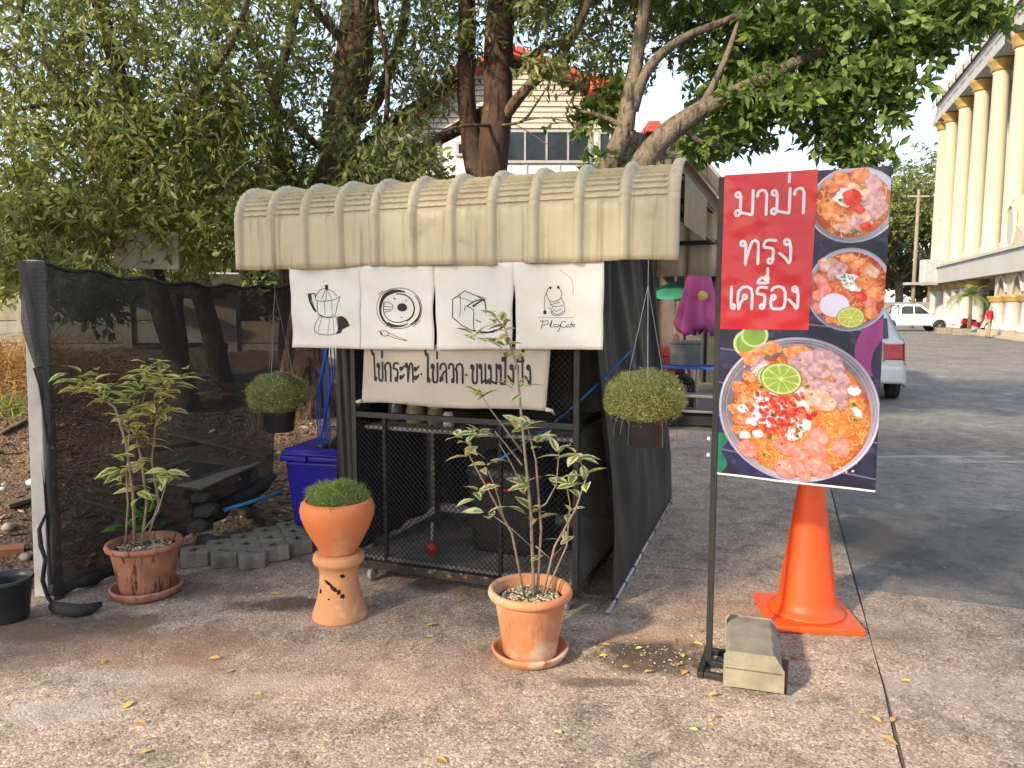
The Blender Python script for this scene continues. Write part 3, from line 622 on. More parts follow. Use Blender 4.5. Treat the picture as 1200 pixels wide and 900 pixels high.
C[:] = lin(22, 24, 52); over(np.clip((n1 - .5) * 5, 0, 1) * .8, lin(38, 46, 96)); over(np.clip((n2 - .6) * 6, 0, 1) * .35, lin(90, 80, 120))
for k in range(5):                                   # pale table edge streaks
    y0 = BH * (.48 + k * .115); over(np.clip(1 - np.abs(yy - y0 - (xx - .3) * .10) / .004, 0, 1) * .6, lin(150, 150, 185))
gm = np.clip((.03 + .012 * np.sin(yy * 60) - xx) / .004, 0, 1) * (yy > .86 * BH) ; over(gm * .9, lin(20, 120, 82) * (.6 + .8 * n2[..., None]))
m_, d_ = ell(*cuv(1030, 404), .085, .115, .3); over(m_, lin(150, 58, 130) * (.6 + .7 * n1[..., None])); m_, d_ = ell(*cuv(1034, 418), .04, .08, .2); over(m_, lin(30, 26, 62))
for (px, py, r) in ((878, 402, 19), (884, 392, 16)):
    m_, d_ = ell(*cuv(px, py), r * .0034, r * .0031); over(m_, lin(196, 210, 150)); m_, d_ = ell(*cuv(px, py), r * .0028, r * .0026); over(m_, lin(128, 160, 62) * (.8 + .5 * n2[..., None]))
def lime(px, py, r, a, yel=0):
    cx, cy = cuv(px, py); R_ = r * .0034
    m, d = ell(cx, cy, R_, R_ * .82, a); over(m, lin(110, 140, 40)); m, d = ell(cx, cy, R_ * .93, R_ * .76, a); over(m, lin(208, 214, 150)); m, d = ell(cx, cy, R_ * .84, R_ * .68, a)
    th = np.arctan2((yy - cy) / .82, xx - cx); seg = np.abs(((th * 9 / (2 * math.pi)) % 1) - .5) * 2
    over(m * np.clip((seg - .08) * 8, 0, 1) * np.clip((d - .1) * 8, 0, 1), lin(150 + yel, 176 + yel * .3, 70) * (.8 + .45 * vnoise(150, 5, 2)[..., None]))
def bowl(px, py, rx, ry, rim, soup, seed, dx=0, dy=0, deep=.9):
    cx, cy = cuv(px, py); k = .00332
    m, d = ell(cx, cy, rx * k, ry * k); th = np.arctan2(yy - cy, xx - cx)
    over(m, lin(*rim) * (.78 + .3 * np.sin(th * 2 + 1.2) + .12 * n1)[..., None])
    m, d = ell(cx, cy, rx * k * .965, ry * k * .965); over(m, lin(*rim) * (.55 + .25 * np.sin(th + 2.5))[..., None])
    m, d = ell(cx + dx, cy + dy, rx * k * deep, ry * k * deep)
    nn = vnoise(22, seed, 5); col = lin(*soup[0]) + (lin(*soup[1]) - lin(*soup[0])) * np.clip((nn - .32) * 2.4, 0, 1)[..., None]
    over(m, col * (1.05 - .55 * np.clip(d - .72, 0, 1) / .28 * .8)[..., None]); return cx + dx, cy + dy, rx * k * deep, ry * k * deep
def noodles(cx, cy, rx, ry, num, cols, seed):
    r = np.random.default_rng(seed)
    for k in range(num):
        a = r.random() * 6.28; q = math.sqrt(r.random()) * .97; x = cx + q * rx * math.cos(a); y = cy + q * ry * math.sin(a); th = r.random() * 6.28; cu = r.normal() * 90; c = lin(*cols[r.integers(len(cols))]) * r.uniform(.75, 1.2)
        for s in range(r.integers(8, 18)):
            th += cu * .0026; x += .0026 * math.cos(th); y += .0026 * math.sin(th); i = int(x / BW * NX); j = int(y / BH * NZ)
            if 0 <= i < NX - 1 and 0 <= j < NZ - 1 and ((x - cx) / rx) ** 2 + ((y - cy) / ry) ** 2 < .97:
                C[j, i] = c; C[j + 1, i] = C[j + 1, i] * .6 + c * .25
PINK = ((214, 152, 128), (240, 204, 186)); ORG = ((226, 120, 48), (240, 168, 96)); HERB = ((30, 92, 40), (70, 140, 60)); WHT = ((226, 218, 226), (246, 242, 248)); REDC = ((206, 36, 24), (236, 80, 50)); HAM = ((222, 120, 112), (240, 160, 148)); PORK = ((186, 138, 148), (226, 184, 186)); SHR = ((226, 116, 66), (244, 176, 122))
# top bowl
b = bowl(999, 240, 48, 43, (205, 205, 232), ((190, 76, 34), (222, 130, 70)), 11, -.004, .0, .86); noodles(*b, 260, ((228, 150, 90), (200, 110, 60), (240, 190, 140)), 1)
for i, (px, py, r, rat, a, c) in enumerate(((972, 218, 10, .7, .4, SHR), (985, 210, 11, .7, .8, SHR), (1008, 207, 12, .7, .2, SHR), (1022, 214, 11, .8, .9, PORK), (970, 238, 9, .8, .2, ORG), (975, 250, 11, .8, .5, SHR), (1000, 222, 9, .7, .6, PINK), (1016, 228, 9, .8, .1, PINK), (1027, 230, 10, .9, .4, PORK), (1024, 244, 14, .85, .3, PORK), (1010, 252, 10, .8, .6, PINK), (990, 262, 15, .7, .1, PINK), (1003, 262, 9, .8, .8, PORK), (982, 256, 8, .7, .3, SHR), (1014, 265, 7, .7, .3, REDC), (990, 232, 12, .85, .2, WHT), (997, 231, 10, .9, .1, REDC), (984, 235, 3, .7, .1, HERB), (968, 220, 3, .7, .1, HERB), (969, 235, 3, .7, .1, HERB), (999, 270, 4, .7, .1, HERB), (985, 253, 2.5, .7, .1, HERB), (1006, 245, 6, .8, .4, REDC))): blob(px, py, r, rat, a, *c, 100 + i, .7, .35, .05)
# middle bowl
b = bowl(994, 338, 46, 48, (188, 190, 214), ((190, 62, 30), (222, 112, 60)), 12, .002, .0, .90); noodles(*b, 300, ((228, 140, 80), (196, 96, 50), (240, 180, 130)), 2)
for i, (px, py, r, rat, a, c) in enumerate(((970, 310, 11, .8, .3, PINK), (978, 318, 10, .8, .9, PORK), (995, 302, 10, .6, .2, SHR), (1008, 312, 14, .65, .3, SHR), (1020, 318, 9, .8, .6, PINK), (985, 312, 8, .8, .4, PORK), (962, 328, 9, .7, .8, HAM), (966, 338, 9, .8, .8, HAM), (958, 345, 8, .8, .8, HAM), (1000, 330, 13, .7, .1, WHT), (990, 326, 10, .7, .5, WHT), (1016, 330, 12, .7, .3, SHR), (1024, 342, 10, .8, .8, SHR), (1018, 352, 10, .7, .4, HAM), (1008, 346, 7, .8, .2, REDC), (1020, 364, 9, .8, .5, SHR), (958, 360, 8, .7, .9, HAM), (974, 373, 7, .7, .1, SHR), (984, 376, 5, .7, .1, ORG), (1004, 318, 5, .5, .1, REDC))): blob(px, py, r, rat, a, *c, 200 + i, .7, .35, .05)
for k in range(26): blob(prng.normal(991, 7), prng.normal(325, 4.5), 1.6, .8, prng.random() * 3, *HERB, 300 + k % 5, 0, .3, 0)
m_, d_ = ell(*cuv(977, 356), .054, .046); over(m_, lin(216, 212, 236) * (.9 + .2 * n1[..., None])); lime(996, 370, 15, 0, 30)
# big bowl
cx, cy = cuv(933, 478); rx = .303; k = .00332
m, d = ell(cx, cy, rx, rx * .96); th = np.arctan2(yy - cy, xx - cx)
over(m, lin(186, 182, 208) * (.8 + .25 * np.sin(2 * th + .8) + .2 * n1)[..., None]); m, d = ell(cx, cy, rx * .972, rx * .93); over(m, lin(150, 142, 160) * (.55 + .5 * np.clip(np.sin(th + .4), -.4, 1) + .4 * n2)[..., None])
for q in (.94, .90): over(np.clip(1 - np.abs(np.sqrt(((xx - cx) / rx) ** 2 + ((yy - cy) / rx / .96) ** 2) - q) / .006, 0, 1) * .5, lin(226, 214, 220))
fx, fy = cuv(936, 484); m, d = ell(fx, fy, rx * .865, rx * .825); nn = vnoise(16, 41, 5)
over(m, (lin(206, 84, 30) + (lin(236, 146, 70) - lin(206, 84, 30)) * np.clip((nn - .3) * 2.3, 0, 1)[..., None]) * (1.05 - .5 * np.clip(d - .8, 0, 1) / .2)[..., None])
noodles(fx, fy, rx * .85, rx * .81, 1500, ((240, 170, 80), (222, 120, 44), (250, 196, 120), (200, 92, 30), (246, 150, 70)), 5)
L = []
L += [(px, py, r, rt, a, SHR) for px, py, r, rt, a in ((866, 452, 10, .8, .3), (875, 468, 12, .7, .9), (860, 478, 8, .8, .1), (868, 490, 9, .8, .2), (880, 482, 11, .7, .6), (862, 502, 7, .8, .4), (878, 440, 10, .7, .4), (890, 412, 9, .6, .3), (925, 412, 10, .6, .3), (907, 405, 10, .6, .3))]
L += [(px, py, r, rt, a, ORG) for px, py, r, rt, a in ((880, 420, 14, .6, .3), (900, 410, 12, .5, .2), (938, 408, 12, .5, .1), (985, 440, 12, .6, .9), (1000, 470, 12, .7, .6), (990, 500, 12, .7, .2), (1004, 490, 9, .8, .1))]
L += [(px, py, r, rt, a, PORK) for px, py, r, rt, a in ((892, 424, 11, .7, .3), (888, 432, 8, .7, .2), (936, 424, 14, .6, .5), (948, 418, 13, .7, .2), (965, 415, 15, .6, .6), (978, 424, 12, .7, .9), (945, 436, 12, .5, 1.2), (960, 432, 14, .6, .4), (985, 440, 15, .5, 1.0), (990, 455, 12, .45, 1.2))]
L += [(905, 440, 22, .6, .2, WHT), (920, 462, 24, .8, .6, WHT), (900, 482, 20, .8, .3, WHT), (935, 470, 14, .9, .5, WHT), (930, 505, 14, .6, -.3, WHT), (940, 492, 12, .7, .3, WHT)]
L += [(967, 458, 25, .62, .45, PORK), (960, 465, 20, .6, .4, PINK), (1000, 455, 8, .7, .3, WHT), (1005, 480, 8, .6, .9, WHT)]
L += [(px, py, r, rt, a, HAM) for px, py, r, rt, a in ((959, 507, 13, .75, .7), (918, 520, 15, .6, .5), (935, 528, 11, .8, 1.2), (955, 522, 16, .6, .5), (985, 520, 13, .75, 1.4), (920, 545, 14, .8, .6), (938, 548, 15, .5, .9), (958, 543, 17, .65, .4), (876, 524, 12, .85, .6), (878, 520, 7, .7, .4))]
L += [(px, py, 4.2, .7, px * .7, REDC) for px, py in ((905, 468), (915, 462), (925, 470), (912, 480), (922, 486), (930, 478), (920, 495), (905, 490), (928, 460), (935, 464), (910, 500), (918, 505), (928, 495), (940, 462), (898, 478), (948, 485), (955, 480), (893, 490))]
L += [(px, py, 3.6, .95, .3, ((176, 10, 22), (200, 20, 30))) for px, py in ((893, 464), (883, 504), (892, 504), (947, 486), (953, 482), (880, 474))] + [(px, py, 7, .8, .2, WHT) for px, py in ((870, 478), (880, 492), (887, 506), (890, 462), (872, 508))]
for i, (px, py, r, rt, a, c) in enumerate(L): blob(px, py, r, rt, a, *c, 400 + i, .75 if c in (PORK, WHT, ORG, SHR, REDC) else .16, .5 if c is HAM else .35, .04)
for k in range(230): blob(prng.normal(912, 15), prng.normal(481, 14), prng.uniform(1.5, 4.6), .7, prng.random() * 3, *(((196, 30, 20), (226, 70, 40)), ((226, 90, 50), (240, 130, 80)), ((180, 16, 18), (210, 40, 30)))[k % 3], 700 + k % 7, .6, .3, .05)
for k in range(70): blob(prng.uniform(862, 1005), prng.uniform(415, 555), prng.uniform(1., 2.2), .7, prng.random() * 3, *(((120, 40, 16), (150, 60, 20)), ((250, 210, 150), (255, 225, 170)))[k % 2], 720 + k % 7, .6, .3, 0)
for px, py in ((892, 452), (946, 450), (905, 484), (938, 498), (935, 502), (902, 510), (1000, 470), (1002, 488), (934, 508), (895, 530)): blob(px, py, 3.2, .7, prng.random() * 3, *HERB, 505, .3, .3, 0)
lime(905, 440, 18, 0); lime(915, 442, 24, .1)
C = np.clip(C * (1 + .10 * (vnoise(240, 77, 1)[..., None] - .5)), 0, 1)
def bfold(x, z): return .006 * math.sin(x * 8 + z * 2.3) * (BZ1 - z) + .0025 * math.sin(z * 14 + x * 20) + (.010 * math.exp(-((x - BW) / .05) ** 2)) * math.sin(z * 5)
X, Z = np.meshgrid(np.linspace(0, BW, NX + 1), np.linspace(BZ1, BZ0, NZ + 1)); Zs = Z - .018 * (X / BW) * (BZ1 - Z) / BH
Yf = np.vectorize(bfold)(X, Z) - .016
Vv = np.stack([X + .012, Yf, Zs], -1).reshape(-1, 3); I = np.arange((NX + 1) * (NZ + 1)).reshape(NZ + 1, NX + 1)
Ff = np.stack([I[1:, :-1], I[1:, 1:], I[:-1, 1:], I[:-1, :-1]], -1).reshape(-1, 4)
me = fast_mesh('banner_sheet', Vv, Ff); at_ = me.color_attributes.new('print', 'FLOAT_COLOR', 'CORNER')
at_.data.foreach_set('color', np.repeat(np.concatenate([C.reshape(-1, 3), np.ones((NX * NZ, 1))], 1), 4, 0).astype(np.float32).ravel())
def printmat(name, rough=.35):
    m, nt, b, out = nodes(name); a = nt.nodes.new('ShaderNodeVertexColor'); a.layer_name = 'print'
    nt.links.new(a.outputs[0], b.inputs['Base Color']); b.inputs['Roughness'].default_value = rough; bumpn(nt, b, nz(nt, coord(nt), 9, 3), .15, .01)
    t = nt.nodes.new('ShaderNodeBsdfTranslucent'); nt.links.new(a.outputs[0], t.inputs[0]); mx = nt.nodes.new('ShaderNodeMixShader'); mx.inputs[0].default_value = .18
    nt.links.new(b.outputs[0], mx.inputs[1]); nt.links.new(t.outputs[0], mx.inputs[2]); nt.links.new(mx.outputs[0], out.inputs[0]); return m
o = link('banner_sheet', me, printmat('vinyl_print'), bs, True); o['label'] = 'vinyl print of three noodle bowls on dark blue'
# white hem under the print
mb = MB(); mb.grid(30, 1, lambda u, v: (.012 + u * BW, bfold(u * BW, BZ0) - .0155, BZ0 - .018 * u - .008 * v)); mb.build('hem', M('white_vinyl', (.7, .7, .7), rough=.4), bs)
# red over-sheet with white Thai letters
rw = cuv(953, 300)[0]; rz = BZ1 - cuv(895, 386)[1]
redm = M('red_vinyl', (.54, .012, .02), (.48, .010, .022), 3, .33, .12, 10, coat=.2)
def rmap(off): return lambda x, z: (x + .010, bfold(x, z) - .0195 - off + .0012 * math.sin(z * 70) * math.sin(x * 30), z)
mb = MB(); f = rmap(0); mb.grid(40, 60, lambda u, v: f(u * (rw + .006 - .012 * (1 - v)), rz + (BZ1 + .004 - rz) * v)); o = mb.build('red_panel', redm, bs, smooth=True); o['label'] = 'red vinyl panel with white Thai lettering'
LW = M('white_print', (.70, .68, .74), rough=.4)
def cz(px, py): c = cuv(px, py); return c[0], BZ1 - c[1]
for txt, pl, pr, top, bot, w in (('มาม่า', (861, 254), (943, 254), 225, 254, .011), ('ทรง', (867, 310), (928, 308), 281, 309, .011), ('เครืTอง', (855, 362), (936, 366), 340, 366, .011)):
    xa, za = cz(*pl); xb, _ = cz(*pr); h = cz(900, top)[1] - cz(900, bot)[1]
    mb = MB(); thai(mb, txt, xa, xb, za, h, w, rmap(.002)); mb.build('lettering', LW, bs)
# ------------------------------------------------------------ concrete block on the stand's foot
mb = MB(); w_, d_, h_ = .22, .40, .135
pr = [(-w_ / 2, 0), (w_ / 2, 0), (w_ / 2, h_ * .60), (w_ / 2 - .035, h_), (-w_ / 2 + .012, h_), (-w_ / 2, h_ - .012)]
mb.prism(pr, -d_ / 2, d_ / 2); o = mb.build('kerb_block', CONC, bevel=.006); p = gp(884, 768, 0); o.location = (PB.x + .165, PB.y - .075, .0272); o.rotation_euler = (R(-1.5), 0, R(-17))
o.location.z = .034
tag(o, 'worn concrete kerb block weighing down the foot of the banner stand', 'concrete block')
mb = MB(); mb.box((0, -d_ / 2 - .0005, h_ * .52), (w_ * .99, .003, .004)); g = mb.build('mould_line', JOINT, o)
# ------------------------------------------------------------ traffic cone
cn = empty('traffic_cone', (1.485, 3.60, 0), R(-6), 'plain bright orange plastic traffic cone beside the banner', 'traffic cone')
ORGM = M('orange_pvc', (.78, .085, .012), (.70, .075, .012), 5, .45, .06, 40, spots=((.52, .09, .03), 5, .55, .72), streak=((.40, .10, .05), 30, 5, .66, .74))
mb = MB(); s_ = .215
mb.box((0, 0, .018), (s_ * 2, s_ * 2, .034)); o = mb.build('base', ORGM, cn, bevel=.008, seg=3)
mb = MB(); mb.lathe([(.185, .0352), (.183, .048), (.160, .056), (.146, .075), (.138, .11), (.036, .86), (.033, .885), (.026, .89), (.024, .87)], 48); mb.build('body', ORGM, cn, smooth=True)
# ------------------------------------------------------------ leaves and pots
def leaf_proto(name, L, W, m, bend=.25, cup=.2):
    vs = []; e = []
    rows = [(0, .08), (.2, .75), (.45, 1), (.72, .72), (.92, .22), (1, .02)]
    for t, w in rows:
        z = -bend * L * t * t
        vs += [(-w * W / 2, t * L, z + cup * w * W / 2), (0, t * L, z), (w * W / 2, t * L, z + cup * w * W / 2)]; e += [1, 0, 1]
    fs = []
    for i in range(len(rows) - 1):
        for j in (0, 1): fs.append((3 * i + j, 3 * i + j + 1, 3 * i + j + 4, 3 * i + j + 3))
    me = bpy.data.meshes.new(name); me.from_pydata(vs, [], fs); a = me.attributes.new('rnd', 'FLOAT', 'POINT'); a.data.foreach_set('value', e)
    me.materials.append(m); me.polygons.foreach_set('use_smooth', [True] * len(fs)); return me
def varieg(name, mid, edge, pos=.5):
    m, nt, b, out = nodes(name); a = nt.nodes.new('ShaderNodeAttribute'); a.attribute_name = 'rnd'
    oi = nt.nodes.new('ShaderNodeObjectInfo')
    mp = nt.nodes.new('ShaderNodeVectorMath'); mp.operation = 'ADD'; nt.links.new(coord(nt), mp.inputs[0]); nt.links.new(oi.outputs['Location'], mp.inputs[1])
    f = mth(nt, 'ADD', a.outputs['Fac'], mth(nt, 'MULTIPLY', mth(nt, 'SUBTRACT', nz(nt, mp.outputs[0], 55, 3), .5), 1.3))
    f = mth(nt, 'ADD', f, mth(nt, 'MULTIPLY', mth(nt, 'SUBTRACT', oi.outputs['Random'], .5), .5))
    c = ramp(nt, f, [(pos - .08, mid), (pos + .08, edge)])
    nt.links.new(c, b.inputs['Base Color']); b.inputs['Roughness'].default_value = .42
    t = nt.nodes.new('ShaderNodeBsdfTranslucent'); nt.links.new(c, t.inputs[0]); mx = nt.nodes.new('ShaderNodeMixShader'); mx.inputs[0].default_value = .3
    nt.links.new(b.outputs[0], mx.inputs[1]); nt.links.new(t.outputs[0], mx.inputs[2]); nt.links.new(mx.outputs[0], out.inputs[0]); return m
STEM = M('pale_stem', (.30, .24, .17), (.22, .17, .11), 20, .8, .2, 90)
def put_leaf(me, parent, p, d, roll, s, name='leaf'):
    q = Vector(d).to_track_quat('Y', 'Z'); o = inst(name, me, parent); o.rotation_mode = 'QUATERNION'
    o.rotation_quaternion = q @ Matrix.Rotation(roll, 4, 'Y').to_quaternion(); o.location = p; o.scale = (s, s, s)
def cluster(me, parent, c, n, r, out=.7, up=.6, s0=.8, s1=1.15):
    for k in range(n):
        a = 6.28 * k / n + random.uniform(-.4, .4); u = up + random.uniform(-.55, .4)
        d = Vector((math.cos(a), math.sin(a), u)).normalized()
        p = c + Vector((random.gauss(0, 1), random.gauss(0, 1), random.gauss(0, 1))) * r * .28
        put_leaf(me, parent, p, d, random.uniform(-.5, .5), random.uniform(s0, s1))
def pebbles(parent, r, z, n, cols, size=.007):
    V = []; F = []; A = []
    for k in range(n):
        a = random.uniform(0, 6.28); q = r * math.sqrt(random.random()); s = size * random.uniform(.5, 1.2); c = Vector((q * math.cos(a), q * math.sin(a), z + random.uniform(0, s)))
        b0 = len(V); V += [c + Vector(v) * s * random.uniform(.7, 1.2) for v in ((1, 0, 0), (-1, 0, 0), (0, 1, 0), (0, -1, 0), (0, 0, .7), (0, 0, -.7))]
        F += [(b0 + i, b0 + j, b0 + 4) for i, j in ((0, 2), (2, 1), (1, 3), (3, 0))]; A += [random.random()] * 6
    return tag(link('pebbles', fast_mesh('pebbles', V, F, A), cols, parent), kind='stuff')
PEB = leafmat('pebble_mix', [(0, (.06, .045, .03)), (.3, (.30, .23, .15)), (.7, (.52, .44, .32)), (1, (.68, .62, .52))], .8, 0)
SOILP = M('pot_soil', (.05, .035, .026), (.09, .065, .045), 30, .95, .6, 60)
# --- middle pot with the thin variegated shrub
g = gp(622, 783); SH = Vector((g.x, g.y + .115, 0))
sh = empty('potted_shrub', SH, 0, 'lanky cream-edged shrub in the terracotta pot with saucer at front centre', 'potted plant')
mb = MB(); mb.lathe([(.128, .0), (.165, .012), (.182, .04), (.186, .052), (.178, .058), (.165, .044), (.13, .02), (0, .018)], 48, wob=.004); mb.build('saucer', TERRA, sh, smooth=True).scale = (.93, .93, .9)
mb = MB(); mb.lathe([(.122, .02), (.128, .03), (.170, .315), (.176, .325), (.196, .335), (.202, .352), (.199, .372), (.190, .380), (.176, .376), (.168, .36), (.160, .315), (0, .312)], 56, wob=.003); mb.build('pot', TERRA, sh, smooth=True).scale = (.93, .93, .84)
mb = MB(); mb.lathe([(.160, .318), (.1, .328), (0, .333)], 32); mb.build('soil', SOILP, sh, smooth=True).scale = (.93, .93, .84); pebbles(sh, .125, .275, 650, PEB, .0075)
VL = varieg('variegated_leaf', (.14, .23, .05), (.68, .64, .34), .36); VL2 = varieg('bleached_leaf', (.40, .36, .10), (.62, .52, .26), .5)
lm = leaf_proto('shrub_leaf', .100, .044, VL, .3); lm2 = leaf_proto('shrub_leaf_pale', .09, .038, VL2, .5)
YS = SH.y
def sp(px, py, dy=0): return at(px, py, YS + dy) - SH
stems = [([(626, 706, 0), (622, 600, 0), (612, 500, .02), (606, 430, .03), (592, 385, .02), (577, 368, .0)], .0075, .003), ([(629, 706, .01), (634, 620, .03), (628, 540, .04), (618, 500, .05)], .007, .003), ([(616, 706, -.02), (600, 625, -.06), (575, 580, -.10), (556, 545, -.12), (547, 528, -.13)], .0055, .0025),
         ([(634, 706, .0), (650, 640, -.03), (674, 598, -.06), (687, 560, -.08), (680, 540, -.08)], .0055, .0025), ([(636, 703, .02), (664, 640, .06), (668, 590, .07), (664, 570, .07)], .005, .0022), ([(612, 530, .02), (590, 500, -.02), (575, 480, -.05), (566, 466, -.06)], .0045, .002),
         ([(616, 580, .0), (600, 545, .05), (585, 520, .08)], .004, .002), ([(612, 545, .01), (596, 525, .1), (580, 505, .14)], .004, .002), ([(590, 605, -.05), (580, 570, 0), (570, 548, .03)], .004, .002), ([(624, 600, 0), (640, 590, -.08), (652, 568, -.1), (655, 530, -.1)], .004, .002), ([(622, 640, 0), (600, 620, -.1), (572, 600, -.13)], .0035, .002),
         ([(628, 640, 0), (645, 655, .06), (660, 640, .1)], .0035, .002)]
for pts, a, b in stems:
    P_ = [sp(*p) for p in pts]; MB().tube(P_, [a + (b - a) * i / (len(P_) - 1) for i in range(len(P_))], 8).build('stem', STEM, sh, smooth=True)
for px, py, n, r, dy, me in ((577, 370, 7, 18, 0, lm), (592, 388, 8, 20, .02, lm2), (560, 392, 8, 18, 0, lm), (585, 405, 6, 18, .0, lm), (603, 415, 6, 14, .03, lm2), (565, 464, 9, 20, -.06, lm), (608, 458, 8, 18, .03, lm), (604, 500, 9, 20, .03, lm), (618, 498, 4, 14, .05, lm), (558, 508, 9, 20, .14, lm), (547, 527, 8, 16, -.13, lm2), (540, 512, 4, 14, -.12, lm), (632, 518, 7, 16, .04, lm), (655, 530, 5, 14, -.1, lm), (680, 536, 9, 18, -.08, lm), (570, 548, 5, 14, .03, lm2), (558, 580, 6, 14, -.13, lm), (572, 600, 5, 12, -.13, lm), (664, 570, 7, 16, .07, lm), (686, 562, 5, 14, -.08, lm), (616, 570, 6, 14, 0, lm), (622, 596, 7, 14, 0, lm), (630, 606, 4, 12, .03, lm2), (652, 570, 3, 10, -.1, lm), (660, 636, 5, 9, .1, lm), (630, 655, 4, 9, 0, lm), (668, 600, 3, 8, .07, lm)):
    cluster(me, sh, sp(px, py, dy), max(3, round(n * .78)), r * .0036, s0=.75 if r > 10 else .5, s1=1.15 if r > 10 else .8)
# --- left pot
g = gp(163, 703); LP = Vector((g.x, g.y + .09, 0))
lp = empty('potted_croton', LP, 0, 'leafy yellow-edged plant in the stained terracotta pot beside the net', 'potted plant')
LP.z = 0
mb = MB(); mb.lathe([(.15, .0), (.19, .015), (.205, .05), (.208, .062), (.198, .066), (.185, .05), (.15, .025), (0, .022)], 48, wob=.012); mb.build('saucer', TERRA2, lp, smooth=True).scale = (.88, .88, .85)
mb = MB(); mb.lathe([(.138, .025), (.145, .035), (.19, .30), (.196, .312), (.212, .318), (.218, .335), (.212, .35), (.198, .352), (.188, .335), (.18, .29), (0, .287)], 56, wob=.010); mb.build('pot', TERRA2, lp, smooth=True).scale = (.90, .90, .84)
mb = MB(); mb.lathe([(.183, .300), (.1, .312), (0, .316)], 32); mb.build('soil', SOILP, lp, smooth=True).scale = (.90, .90, .84); pebbles(lp, .135, .262, 350, PEB, .009)
VL3 = varieg('croton_leaf', (.13, .22, .04), (.70, .66, .25), .30); lm3 = leaf_proto('croton_leaf', .105, .052, VL3, .5); GRL = varieg('plain_green_leaf', (.06, .19, .035), (.09, .24, .05), .5); lm4 = leaf_proto('broad_leaf', .15, .075, GRL, .3)
YL = LP.y
def lpn(px, py, dy=0): return at(px, py, YL + dy) - LP
for pts, a, b in (([(158, 640, 0), (156, 580, 0), (148, 520, -.05), (135, 478, -.08), (115, 462, -.08), (95, 456, -.06)], .009, .004), ([(166, 640, 0), (172, 590, .03), (166, 540, .05), (158, 505, .05), (170, 460, .05)], .009, .004), ([(170, 640, .02), (186, 590, .05), (178, 540, .1), (185, 470, .1), (195, 440, .1)], .008, .004), ([(147, 640, -.05), (150, 590, -.08), (148, 560, -.08), (152, 500, -.05)], .006, .003), ([(166, 625, 0), (185, 600, -.05), (195, 565, -.08)], .005, .003), ([(160, 600, .05), (150, 560, .05), (140, 552, .05)], .004, .003), ([(175, 600, .0), (190, 560, .02), (222, 550, .04)], .004, .002)):
    P_ = [lpn(*p) for p in pts]; MB().tube(P_, [a + (b - a) * i / (len(P_) - 1) for i in range(len(P_))], 8).build('stem', STEM, lp, smooth=True)
for px, py, n, r, dy in ((95, 452, 8, 20, -.06), (85, 445, 6, 18, -.06), (115, 455, 5, 14, -.08), (128, 470, 5, 14, -.08), (165, 452, 9, 26, .05), (180, 440, 10, 28, .05), (195, 440, 9, 24, .1), (178, 465, 10, 26, .05), (160, 475, 9, 22, .03), (172, 490, 10, 24, .05), (160, 505, 8, 20, .05), (185, 480, 7, 20, .1), (205, 445, 5, 18, .1), (150, 500, 6, 18, -.05), (150, 545, 7, 16, -.08), (140, 560, 5, 14, .05), (196, 562, 8, 12, -.08), (168, 515, 5, 14, .05), (158, 578, 4, 12, 0)):
    cluster(lm3, lp, lpn(px, py, dy), n + 4, r * .0058, s0=.65)
for px, py, dy in ((168, 610, .12), (180, 615, .12), (160, 620, .1), (188, 620, .1), (176, 600, .14), (148, 618, .1)):
    for k in range(3): put_leaf(lm4, lp, lpn(px, py, dy), (random.uniform(-.6, .6), random.uniform(-.8, .1), random.uniform(.1, .8)), random.uniform(-.4, .4), random.uniform(.6, .9), 'broad_leaf')
# --- tufted plants: jar on pedestal and two hanging pots
def tuft(name, parent, c, rx, rz, n, L, m, W=.0022, flat=.2, seed=1, wob=.13, stray=.05):
    r = np.random.default_rng(seed); u = r.normal(size=(n, 3)); u /= np.linalg.norm(u, axis=1)[:, None]; u[:, 2] = np.where(u[:, 2] < -flat, -u[:, 2] * .6, u[:, 2])
    q = r.uniform(.55, 1.0, n) ** .6 * (1 + wob * np.sin(u[:, 0] * 4.1 + seed) * np.sin(u[:, 1] * 3.7 + 2 * seed) + wob * .6 * np.sin(u[:, 0] * 9 + u[:, 2] * 8)); P = np.array(c) + u * q[:, None] * np.array((rx, rx, rz))
    D = u * np.array((1, 1, .9)) + r.normal(size=(n, 3)) * .55; D[:, 2] += .25; D /= np.linalg.norm(D, axis=1)[:, None]
    Ln = L * r.uniform(.5, 1.2, n) * np.where(r.random(n) < stray, 1.9, 1); S = np.cross(D, r.normal(size=(n, 3))); S /= np.linalg.norm(S, axis=1)[:, None]; Wd = W * r.uniform(.6, 1.4, n)
    A0 = P - D * Ln[:, None] * .6; V = np.stack([A0 - S * Wd[:, None], A0 + S * Wd[:, None], P + D * Ln[:, None] * .4 + S * .1 * Wd[:, None]], 1).reshape(-1, 3)
    return tag(link(name, fast_mesh(name, V, np.arange(3 * n).reshape(-1, 3), np.repeat(r.random(n), 3)), m, parent), kind='stuff')
